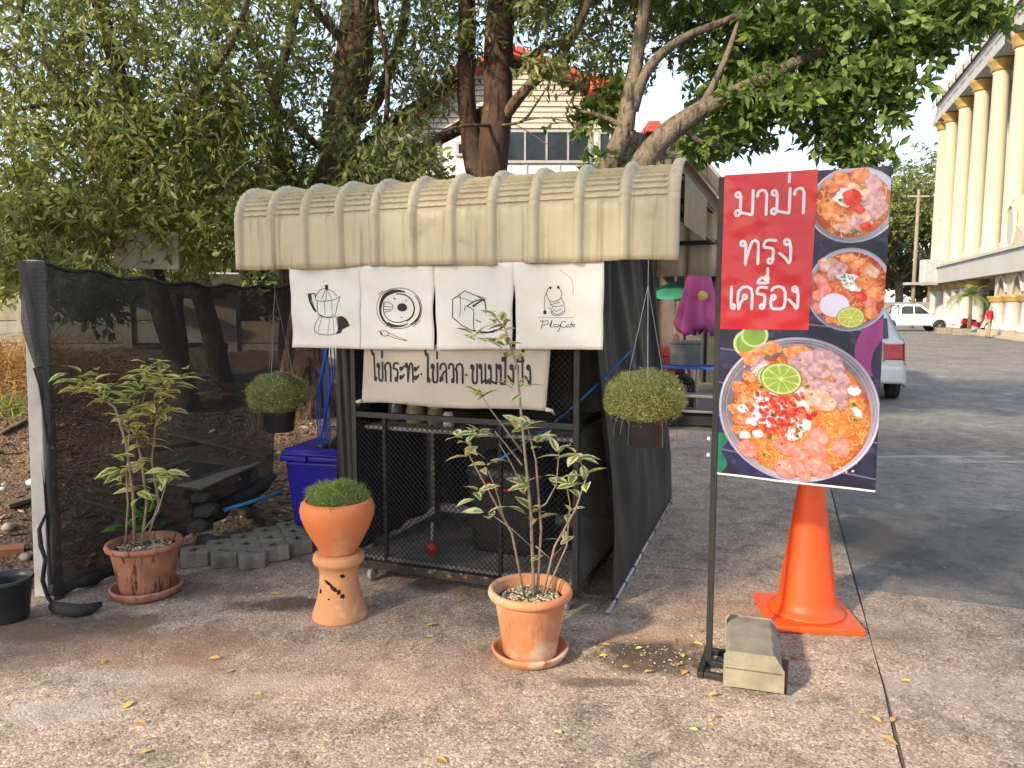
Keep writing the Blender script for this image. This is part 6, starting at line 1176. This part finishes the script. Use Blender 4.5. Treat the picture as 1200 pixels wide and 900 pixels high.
# ------------------------------------------------------------ people
def person(name, loc, rz, H, label, shirt, trousers, pose='walk', hair=(.02, .017, .015)):
    k = H / 1.7; J = {'pel': (0, 0, .95), 'wai': (0, -.01, 1.1), 'che': (0, -.01, 1.3), 'nek': (0, 0, 1.46), 'hd0': (0, -.015, 1.53), 'hd1': (0, -.01, 1.66), 'nose': (0, -.115, 1.58), 'shl': (-.19, 0, 1.40), 'shr': (.19, 0, 1.40), 'ell': (-.25, .05, 1.12), 'elr': (.25, -.02, 1.12), 'wrl': (-.26, -.05, .88), 'wrr': (.26, -.10, .88), 'hnl': (-.26, -.08, .79), 'hnr': (.26, -.13, .79), 'hil': (-.09, 0, .90), 'hir': (.09, 0, .90), 'knl': (-.10, -.10, .50), 'knr': (.10, .03, .50), 'anl': (-.10, -.07, .09), 'anr': (.10, .20, .10), 'tol': (-.11, -.20, .03), 'tor': (.11, .09, .03)}
    if pose == 'sit': J.update({'knl': (-.12, -.40, .52), 'knr': (.12, -.40, .52), 'anl': (-.12, -.38, .09), 'anr': (.12, -.38, .09), 'tol': (-.12, -.52, .03), 'tor': (.12, -.52, .03), 'hil': (-.09, -.03, .55), 'hir': (.09, -.03, .55)}); J.update({q: (J[q][0], J[q][1], J[q][2] - .40) for q in ('pel', 'wai', 'che', 'nek', 'hd0', 'hd1', 'nose', 'shl', 'shr', 'ell', 'elr', 'wrl', 'wrr', 'hnl', 'hnr')})
    E = [('pel', 'wai'), ('wai', 'che'), ('che', 'nek'), ('nek', 'hd0'), ('hd0', 'hd1'), ('hd0', 'nose'), ('che', 'shl'), ('che', 'shr'), ('shl', 'ell'), ('ell', 'wrl'), ('wrl', 'hnl'), ('shr', 'elr'), ('elr', 'wrr'), ('wrr', 'hnr'), ('pel', 'hil'), ('pel', 'hir'), ('hil', 'knl'), ('knl', 'anl'), ('anl', 'tol'), ('hir', 'knr'), ('knr', 'anr'), ('anr', 'tor')]
    RD = {'pel': (.15, .11), 'wai': (.145, .11), 'che': (.165, .115), 'nek': (.055, .055), 'hd0': (.075, .085), 'hd1': (.07, .08), 'nose': (.012, .012), 'shl': (.07, .07), 'shr': (.07, .07), 'ell': (.048, .048), 'elr': (.048, .048), 'wrl': (.032, .032), 'wrr': (.032, .032), 'hnl': (.036, .02), 'hnr': (.036, .02), 'hil': (.095, .1), 'hir': (.095, .1), 'knl': (.072, .072), 'knr': (.072, .072), 'anl': (.055, .055), 'anr': (.055, .055), 'tol': (.04, .03), 'tor': (.04, .03)}
    names = list(J); me = bpy.data.meshes.new(name); me.from_pydata([tuple(c * k for c in J[n]) for n in names], [(names.index(a), names.index(b)) for a, b in E], [])
    o = link('body', me, None); sk = o.modifiers.new('skin', 'SKIN'); sv = me.skin_vertices[0].data
    for i, n in enumerate(names): sv[i].radius = tuple(c * k for c in RD[n]); sv[i].use_root = n == 'pel'
    ss = o.modifiers.new('sub', 'SUBSURF'); ss.levels = 2; ss.render_levels = 2
    dg = bpy.context.evaluated_depsgraph_get(); m2 = bpy.data.meshes.new_from_object(o.evaluated_get(dg)); bpy.data.objects.remove(o)
    r = empty(name, loc, rz, label, 'person'); b = link('body', m2, [M('skin', (.38, .21, .14), rough=.6), shirt, trousers, M('hair_dark', hair, rough=.6), M('shoe_black', (.02, .02, .02), rough=.5)], r, True)
    dz = -.40 if pose == 'sit' else 0
    for f in m2.polygons:
        c = f.center / k; z = c.z - dz; i = 1
        if z > 1.45: i = 3 if (z > 1.66 or (c.y > .02 and z > 1.54)) else 0
        elif abs(c.x) > .19 and z < 1.18 and c.z > .7 + dz: i = 0
        elif z < .97: i = 2
        if c.z < .075: i = 4
        f.material_index = i
    return r
p = gp(1158, 396); person('person', (p.x, p.y, 0), R(25), 1.68, 'person in a red T-shirt and khaki trousers walking by the columned building', M('red_shirt', (.50, .02, .035), rough=.8), M('khaki_cloth', (.30, .22, .14), rough=.85))
p = at(790, 420, 11.0); person('person', (p.x, p.y, 0), R(10), 1.6, 'dark-haired person in dark clothing seated inside the market shelter', M('dark_shirt', (.10, .03, .03), rough=.8), M('dark_trousers', (.03, .03, .04), rough=.8), 'sit')
MBs = MB(); MBs.box((0, .05, .44), (.38, .36, .03)); t = empty('stool', (p.x, p.y, 0), R(10), 'small stool under the seated person in the market', 'stool'); MBs.build('seat', RED, t)
for sx in (-.15, .15):
    for sy in (-.1, .2): MB().tube([(sx, sy, 0), (sx, sy, .43)], .012, 6).build('leg', STEEL, t)
# ------------------------------------------------------------ vehicles
CARW = M('white_car_paint', (.68, .68, .68), (.65, .65, .65), 4, .22, coat=.6); CGL = M('car_glass', (.02, .025, .03), (.03, .035, .04), 3, .05, spec=.8); TAIL = M('tail_red', (.45, .01, .015), (.38, .01, .01), 12, .2, coat=.5); CHR = M('alloy', (.55, .55, .56), (.45, .45, .46), 10, .3, metal=.7); DTR = M('dark_trim', (.02, .02, .022), rough=.5)
def wheel(parent, x, y, r=.36, w=.22):
    t = empty('wheel', (x, y, r)); t.parent = parent; s = 1 if y > 0 else -1
    mb = MB(); n = 28
    pr_ = [(r * .62, -w / 2), (r * .92, -w / 2), (r, -w * .36), (r, w * .36), (r * .92, w / 2), (r * .62, w / 2)]
    vs = [(q * math.cos(6.283 * i / n), yy_, q * math.sin(6.283 * i / n)) for q, yy_ in pr_ for i in range(n)]; mb.add(vs, [(j * n + i, j * n + (i + 1) % n, (j + 1) * n + (i + 1) % n, (j + 1) * n + i) for j in range(5) for i in range(n)]); mb.build('tyre', RUBBER, t, smooth=True, bevel=0)
    mb = MB(); mb.tube([(0, -w * .38, 0), (0, w * .38, 0)], r * .63, n); mb.build('rim_disc', DTR, t)
    mb = MB()
    for i in range(6): a = 6.283 * i / 6; mb.bar((0, s * w * .40, 0), (r * .58 * math.cos(a), s * w * .42, r * .58 * math.sin(a)), .06, .02)
    mb.tube([(0, s * w * .38, 0), (0, s * w * .46, 0)], r * .18, 12); mb.build('rim', CHR, t)
def archpoly(x0, x1, z0, z1, wheels, r, top):
    P_ = [(x0, z0 + .15)]
    for wx_ in wheels: P_ += [(wx_ - r, z0)] + [(wx_ + r * math.cos(a), .36 + r * math.sin(a)) for a in np.linspace(math.pi * 1.02, -.02 * math.pi, 13)] + [(wx_ + r, z0)]
    return P_ + [(x1, z0 + .12)] + top
# pickup, nose to the right
p = gp(1074, 388.5); pk = empty('pickup_truck', (p.x, p.y + .9, 0), R(-8), 'white double-seat pickup truck parked beyond the banner', 'pickup truck')
body = archpoly(-2.55, 2.55, .42, 1., (-1.55, 1.55), .45, [(2.58, .75), (2.48, .98), (1.35, 1.10), (.9, 1.13), (-2.55, 1.13)])
mb = MB(); mb.prism(body, -.87, .87); mb.build('body', CARW, pk, bevel=.04, seg=3, ang=50)
cab = lambda x, y, z: (x, y * (1 - .18 * max(0, (z - 1.12) / .65)), z)
mb = MB(); mb.prism([(-.95, 1.12), (1.15, 1.12), (.42, 1.72), (.2, 1.78), (-.6, 1.78), (-.82, 1.70)], -.84, .84, f=cab); mb.build('cab', CARW, pk, bevel=.04, seg=3, ang=50)
for s in (-1, 1):
    for poly in ([(.92, 1.17), (.34, 1.66), (-.02, 1.68), (-.02, 1.17)], [(-.10, 1.17), (-.10, 1.68), (-.62, 1.68), (-.80, 1.60), (-.86, 1.17)]):
        y = s * .85; mb = MB(); mb.prism(poly, y - .012, y + .012, f=cab); mb.build('side_window', CGL, pk)
    MB().box((.98, s * .95, 1.22), (.1, .16, .14)).build('mirror', CARW, pk, bevel=.02); MB().box((2.46, s * .66, .88), (.18, .38, .16)).build('headlight', M('lamp_glass', (.5, .52, .55), rough=.15), pk, bevel=.03)
    MB().box((-.06, s * .872, .95), (.16, .02, .03)).build('door_handle', CHR, pk)
    for wx_ in (-1.55, 1.55): wheel(pk, wx_, s * .78, .37, .24)
MB().prism([(1.12, 1.17), (.46, 1.69), (.48, 1.71), (1.15, 1.19)], -.70, .70).build('windscreen', CGL, pk); MB().box((2.54, 0, .82), (.1, .85, .2)).build('grille', CHR, pk, bevel=.02); MB().box((2.58, 0, .52), (.16, 1.66, .22)).build('bumper', CARW, pk, bevel=.04); MB().box((2.67, 0, .55), (.01, .36, .12)).build('number_plate', M('plate', (.6, .6, .58), rough=.4), pk)
mb = MB(); mb.tube([(-1.0, -.75, 1.13), (-1.0, -.72, 1.72), (-1.0, .72, 1.72), (-1.0, .75, 1.13)], .03, 8); mb.tube([(-1.0, -.72, 1.7), (-1.7, -.75, 1.15)], .025, 8); mb.tube([(-1.0, .72, 1.7), (-1.7, .75, 1.15)], .025, 8); mb.build('roll_bar', DTR, pk)
# white hatchback seen from behind
p = gp(1053, 461); cw = empty('parked_car', (p.x - .75, p.y + .75, 0), R(70), 'white car with red tail lamp parked behind the banner', 'car')
body = archpoly(-2.0, 2.0, .30, 1., (-1.28, 1.25), .37, [(2.05, .65), (1.9, .78), (.95, .95), (-1.98, 1.02), (-2.04, .72)])
tw = lambda x, y, z: (x, y * (1 - .05 * max(0, (z - .7))) * (1 - .06 * max(0, abs(x) - 1.3)), z)
mb = MB(); mb.prism(body, -.84, .84, f=tw); mb.build('body', CARW, cw, bevel=.06, seg=3, ang=50)
cab = lambda x, y, z: (x, y * (1 - .24 * max(0, (z - .98) / .5)), z)
mb = MB(); mb.prism([(-1.85, 1.0), (1.05, .96), (.3, 1.42), (.0, 1.48), (-1.0, 1.49), (-1.45, 1.38)], -.80, .80, f=cab); mb.build('cabin', CARW, cw, bevel=.06, seg=3, ang=50)
for s in (-1, 1):
    mb = MB(); mb.prism([(.85, 1.02), (.24, 1.40), (-.9, 1.42), (-1.25, 1.35), (-1.5, 1.05)], s * .81 - .012, s * .81 + .012, f=cab); mb.build('side_window', CGL, cw)
    mb = MB(); mb.prism([(-1.72, .72), (-2.055, .70), (-2.02, .97), (-1.76, .93)], s * .845, s * .52, f=tw); mb.build('tail_lamp', TAIL, cw, bevel=.03)
    MB().box((1.0, s * .9, 1.06), (.1, .16, .12)).build('mirror', CARW, cw, bevel=.03)
    for wx_ in (-1.28, 1.25): wheel(cw, wx_, s * .74, .31, .2)
MB().prism([(-1.81, 1.05), (-1.50, 1.35), (-1.53, 1.38), (-1.84, 1.07)], -.58, .58).build('rear_window', CGL, cw)
mb = MB(); mb.prism([(-2.08, .32), (-1.85, .30), (-1.85, .62), (-2.09, .60)], -.83, .83); mb.build('bumper', CARW, cw, bevel=.05, seg=3); MB().box((-2.065, 0, .78), (.02, .36, .13)).build('number_plate', M('plate', (.6, .6, .58), rough=.4), cw)
# red motorcycle
p = gp(1143, 390); mc = empty('motorcycle', (p.x, p.y, 0), R(-10), 'red step-through motorcycle parked between the planters and the walking person', 'motorcycle')
MRED = M('motor_red', (.42, .02, .03), rough=.3, coat=.4)
for x in (-.62, .62): wheel(mc, x, .001, .29, .1)
MB().prism([(-.85, .62), (-.2, .45), (.25, .35), (.5, .55), (.62, .95), (.48, 1.0), (.3, .6), (-.1, .68), (-.75, .80)], -.12, .12).build('fairing', MRED, mc, bevel=.03); MB().prism([(-.75, .80), (-.05, .72), (-.05, .80), (-.7, .88)], -.11, .11).build('seat', DTR, mc, bevel=.03)
mb = MB(); mb.tube([(.62, 0, .29), (.52, 0, .75), (.48, 0, 1.05)], .03, 8); mb.tube([(.45, -.32, 1.08), (.5, 0, 1.04), (.45, .32, 1.08)], .015, 8); mb.build('handlebar', DTR, mc); MB().box((.60, 0, .98), (.1, .16, .14)).build('headlamp', M('lamp_glass', (.5, .52, .55), rough=.15), mc, bevel=.03); MB().prism([(.2, .35), (.34, .35), (.62, .95), (.5, .98)], -.22, .22).build('leg_shield', M('white_plastic', (.7, .7, .68)), mc, bevel=.02)
# planters and palm
for k, (px, w, lab) in enumerate(((1109, .95, 'pale concrete planter box right of the pickup'), (1128, .95, 'white planter box in front of the motorcycle'))):
    p = gp(px, 393 if k else 391.5); t = empty('planter_box', (p.x, p.y + .2, 0), R(-15), lab, 'planter'); mb = MB(); mb.box((0, 0, .19), (w, .5, .38)); mb.build('box', CONC, t, bevel=.02); MB().box((0, 0, .385), (w - .12, .4, .02)).build('soil', SOILP, t)
p = gp(1135, 391); pt = empty('palm_tree', (p.x, p.y, 0), 0, 'small palm with drooping fronds in front of the columned building', 'palm tree')
MB().tube([(0, 0, 0), (.03, 0, 1.2), (0, 0, 2.3)], [.14, .10, .08], 10).build('trunk', BARK2, pt, smooth=True)
PALM = leafmat('palm_green', [(0, (.06, .10, .02)), (.6, (.15, .20, .05)), (1, (.30, .32, .10))], .5, .3)
for k in range(15):
    a = 6.283 * k / 15 + random.uniform(-.2, .2); el = random.uniform(.1, 1.2); V = []; F = []; L = random.uniform(1.3, 1.8); prev = None
    sp_ = []; d = Vector((math.cos(a) * math.cos(el), math.sin(a) * math.cos(el), math.sin(el))); q = Vector((0, 0, 2.3))
    for i in range(12): sp_.append(q.copy()); q = q + d * L / 12; d = (d + Vector((0, 0, -.16))).normalized()
    for i in range(1, 12):
        d = (sp_[i] - sp_[i - 1]).normalized(); s = d.cross(Vector((0, 0, 1))); s = s.normalized() if s.length > .01 else Vector((1, 0, 0))
        for sg in (-1, 1):
            for h in (0, .5):
                b_ = sp_[i] - d * h * L / 12; tip = b_ + s * sg * .38 * (1 - .5 * abs(i / 12 - .4)) + d * .15 + Vector((0, 0, -.12)); n0 = len(V); V += [b_, b_ + d * .05, tip]; F += [(n0, n0 + 1, n0 + 2)]
    link('frond', fast_mesh('frond', V, F, [random.random()] * len(V)), PALM, pt)
# ------------------------------------------------------------ columned building
FC = Vector((35.5, 62, 0)); bd = empty('columned_building', FC, math.atan2(-.943, -.332), 'cream hall with giant yellow columns and a pointed-arch porch at the right edge', 'building')
CRM = M('cream_paint', (.44, .42, .365), (.40, .38, .33), .4, .7, streak=((.36, .32, .26), 3, .15, .58, .75)); YEL = M('yellow_column_paint', (.47, .415, .31), (.44, .385, .285), .6, .6, streak=((.42, .34, .22), 4, .12, .58, .75)); WHT_ = M('white_paint', (.40, .395, .385), (.36, .355, .345), .5, .7, streak=((.38, .36, .33), 5, .3, .58, .75)); GLD = M('gold_paint', (.38, .25, .08), (.32, .21, .07), 2, .4, metal=.3); PGL = M('pale_glass', (.22, .30, .33), (.16, .23, .26), .3, .12, spec=.7); ARC = M('sand_stone', (.46, .38, .29), (.40, .33, .25), 1, .8)
LB = 44.; D_ = 14.; bd.scale = (1, 1, .955)
MB().box((LB / 2, 1.6 + D_ / 2, 9.3), (LB, D_, 18.6)).build('wall', CRM, bd)
rf = MB().prism([(-.8, 17.3), (LB, 17.3), (LB, 17.9), (-.8, 17.9)], -1.0, 2.2).build('entablature', WHT_, bd)
for z, o_, h in ((18.05, .25, .3), (18.6, .1, .8), (19.15, .4, .3)): MB().box((LB / 2 - .4, .5 - o_ / 2 + .3, z), (LB + .8 + o_, 2.9 + o_, h - .004)).build('cornice', WHT_ if z < 19 else M('roof_edge', (.12, .10, .10), rough=.8), rf)
for k in range(20): MB().box((1 + k * 2.2, -1.32, 18.6), (1.5, .06, .45)).build('frieze_panel', CRM, rf)
MB().box((LB / 2, .2, 4.2), (LB + .6, 3.0, 1.25)).build('balcony_band', WHT_, bd); MB().box((LB / 2, .15, 4.9), (LB + .9, 3.2, .18)).build('balcony_rail', CRM, bd)
for k in range(10):
    x = .6 if k == 0 else 3.3 + 4.4 * (k - 1) + (0 if k else 0)
    cl = MB().lathe([(.62, 4.99), (.62, 5.4), (.5, 5.6), (.5, 10), (.44, 16.4), (.48, 16.5)], 24, (x, -.35, 0)).build('column', YEL, bd, smooth=True)
    MB().lathe([(.48, 16.5), (.6, 16.65), (.55, 16.8), (.78, 17.1), (.8, 17.28)], 24, (x, -.35, 0)).build('capital', GLD, cl, smooth=True)
    for s in (-1, 1):
        if k: MB().box((x + s * 1.05, 1.45, 11.1), (.35, .4, 12.3)).build('pilaster', WHT_, bd)
    if k:
        w = MB().box((x + 2.2, 1.5, 8.8), (1.7, .12, 7.4)).build('window', FRM, bd)
        for i in range(2):
            for j in range(4): MB().box((x + 1.8 + i * .8, 1.42, 6. + j * 1.85), (.72, .06, 1.7)).build('pane', PGL, w)
for k in range(6):                               # ground-floor colonnade
    x = .7 + k * 2.6; cl = MB().lathe([(.62, 0), (.62, .25), (.48, .4), (.46, 3.0), (.5, 3.05)], 20, (x, -.3, 0)).build('column', WHT_, bd, smooth=True); MB().lathe([(.5, 3.05), (.62, 3.15), (.56, 3.3), (.7, 3.45), (.7, 3.57)], 20, (x, -.3, 0)).build('capital', GLD, cl, smooth=True)
    w = MB().box((x + 1.3, 1.55, 1.7), (1.5, .1, 2.6)).build('window', FRM, bd); MB().box((x + 1.3, 1.48, 1.7), (1.3, .06, 2.4)).build('pane', GLASS, w)
# porch with pointed arches
PX0, PX1, PY = 20., 34.5, -.8
MB().box(((PX0 + PX1) / 2, -.1, .15), (PX1 - PX0 + 1.5, 2.6, .3)).build('step', ARC, bd); MB().box(((PX0 + PX1) / 2, -.2, .05), (PX1 - PX0 + 2.3, 3.4, .099)).build('step', ARC, bd)
def arch_panel(x0, x1, y0, y1, m, zsp=2.35, zt=4.1):
    w = x1 - x0; cx = (x0 + x1) / 2; hw = w / 2 - .45; P_ = [(x0, zsp), (cx - hw, zsp)]
    for i in range(1, 12): t = i / 12; P_.append((cx - hw * (1 - t) ** .62, zsp + 1.2 * t ** .8))
    P_.append((cx, zsp + 1.25))
    for i in range(11, 0, -1): t = i / 12; P_.append((cx + hw * (1 - t) ** .62, zsp + 1.2 * t ** .8))
    P_ += [(cx + hw, zsp), (x1, zsp), (x1, zt), (x0, zt)]; a = MB().prism(P_, y0, y1).build('arch', m, bd)
    tr_ = P_[1:-4]; MB().tube([(x, y0 - .03, z) for x, z in tr_], .09, 6).build('arch_moulding', WHT_, a)
for k in range(5):
    x = PX0 + k * 2.9; arch_panel(x, x + 2.9 - .02, PY, PY + .5, ARC)
for k in range(6):
    x = PX0 + k * 2.9; cl = MB().lathe([(.62, .3), (.62, .5), (.5, .62), (.45, .75), (.42, 1.9), (.45, 1.95)], 20, (x, PY + .25, 0)).build('column', WHT_, bd, smooth=True); MB().lathe([(.45, 1.95), (.58, 2.02), (.52, 2.12), (.62, 2.24), (.62, 2.34)], 20, (x, PY + .25, 0)).build('capital', GLD, cl, smooth=True)
MB().box((PX0 - .2, .1, 3.2), (.5, 1.6, 1.7)).build('porch_side', ARC, bd); MB().box(((PX0 + PX1) / 2, -.05, 4.3), (PX1 - PX0 + 1.2, 2.0, .4)).build('porch_cornice', ARC, bd)
pd_ = MB().prism([(PX0, 4.5), (PX0 + 5, 4.5), (PX0 + 4.5, 5.8), (PX0 + 3.4, 6.2), (PX0 + 2.5, 8.), (PX0 + 1.6, 6.2), (PX0 + .5, 5.8)], PY, PY + .6).build('pediment', ARC, bd)
MB().add([(PX0 + 2.5 + .75 * math.cos(a), PY - .04, 6.2 + 1.15 * math.sin(a)) for a in np.linspace(0, 6.283, 25)[:-1]], [tuple(range(24))]).build('emblem', WHT_, pd_); MB().tube([(PX0 + 2.5 + .85 * math.cos(a), PY - .06, 6.2 + 1.25 * math.sin(a)) for a in np.linspace(0, 6.283, 25)], .1, 6).build('emblem_ring', CRM, pd_)
for k in range(3): MB().box((PX0 + 1.8 + k * 2.9, 1.5, 1.9), (1.5, .16, 3.2)).build('door', GLASS, bd)
# ------------------------------------------------------------ far trees, wall, pole and wires
RAIN = leafmat('rain_tree_leaf', [(0, (.07, .095, .03)), (.5, (.14, .17, .05)), (1, (.27, .29, .10))], .6, .3)
def far_tree(px, Y, h, w, seed, label, thin=1.):
    p = at(px, 385, Y); t = empty('rain_tree', (p.x, p.y, -.1), 0, label, 'tree', 'rain trees in the distance'); r = np.random.default_rng(seed); rr = random.Random(seed); cs = []
    limb(t, [(p.x, p.y, -.1), (p.x + .2, p.y, h * .18), (p.x, p.y, h * .34)], [.6, .5, .42], BARK2, 'trunk')
    for k in range(9):
        a = 6.283 * k / 9 + rr.uniform(-.3, .3); e = Vector((p.x + math.cos(a) * w * rr.uniform(.45, .85), p.y + math.sin(a) * w * .7, h * rr.uniform(.62, .95))); limb(t, [(p.x, p.y, h * .33), Vector((p.x, p.y, h * .33)).lerp(e, .5) + Vector((0, 0, -.4)), e], [.3, .17, .05], BARK2, n=6)
        n = int(80 * thin); u = r.normal(size=(n, 3)) * np.array((w * .24, w * .24, h * .07)); cs.append(np.array(e) + u)
        n = int(26 * thin); q = r.random((n, 1)); cs.append(np.array((p.x, p.y, h * .5)) * (1 - q) + np.array(e) * q + r.normal(size=(n, 3)) * np.array((1., 1., .6)))
    sprays('crown', t, np.concatenate(cs) - np.array(t.location), RAIN, .55, .26, 7, 1.1, .1, seed + 1)
far_tree(1088, 84, 19, 9, 91, 'spreading rain tree behind the pickup beside the columned building', 2.2); far_tree(1050, 96, 15, 9, 92, 'second rain tree further behind the utility pole', 2.); far_tree(1075, 104, 9, 9, 94, 'low dense tree behind the boundary wall', 2.2); far_tree(1020, 90, 15, 8, 93, 'rain tree furthest behind the banner', .9); far_tree(900, 88, 13, 9, 95, 'rain tree in the distance above the market end', .9); far_tree(780, 60, 8, 7, 97, 'low rain tree behind the market shelter', .8)
far_tree(380, 46, 9, 8, 99, 'hazy tree far behind the garden wall', .7); far_tree(120, 42, 9, 9, 101, 'hazy tree far behind the leafy crown', .7)
o = MB().box((0, 0, 1.1), (60, .25, 2.2)).build('boundary_wall', PLAST); o.location = (20, 78, -.02); tag(o, 'long grey boundary wall far behind the pickup', 'wall')
p = at(1068, 385, 57); po = empty('utility_pole', (p.x, p.y, 0), 0, 'grey utility pole with a service platform behind the pickup', 'utility pole'); zt_ = at(1068, 222, 57).z
MB().tube([(0, 0, 0), (0, 0, zt_)], [.16, .11], 10).build('shaft', CONC, po, smooth=True); MB().box((1.0, 0, 3.4), (3.2, .9, .2)).build('platform', FRM, po); MB().box((1.3, 0, 4.35), (1.5, .8, 1.7)).build('transformer', M('pale_blue_grey', (.38, .42, .45), rough=.5), po, bevel=.05); MB().box((0, 0, zt_ - .5), (1.6, .1, .12)).build('cross_arm', FRM, po)
for k in range(3):
    a = p + Vector((-.7 + .7 * k, 0, zt_ - .4 - p.z)); b_ = FC + Vector((0, 0, 18.6 - 1.3 * k)); b_ = at(1100, 128 + 14 * k, 61); a = at(1020, 205 + 6 * k, 75)
    pts = [a.lerp(b_, i / 12) + Vector((0, 0, -.5 * math.sin(math.pi * i / 12))) for i in range(13)]; o = MB().tube(pts, .022, 5).build('overhead_wire', BLACKM); tag(o, ('topmost', 'middle', 'lowest')[k] + ' of three black overhead wires running to the columned building', 'wire')
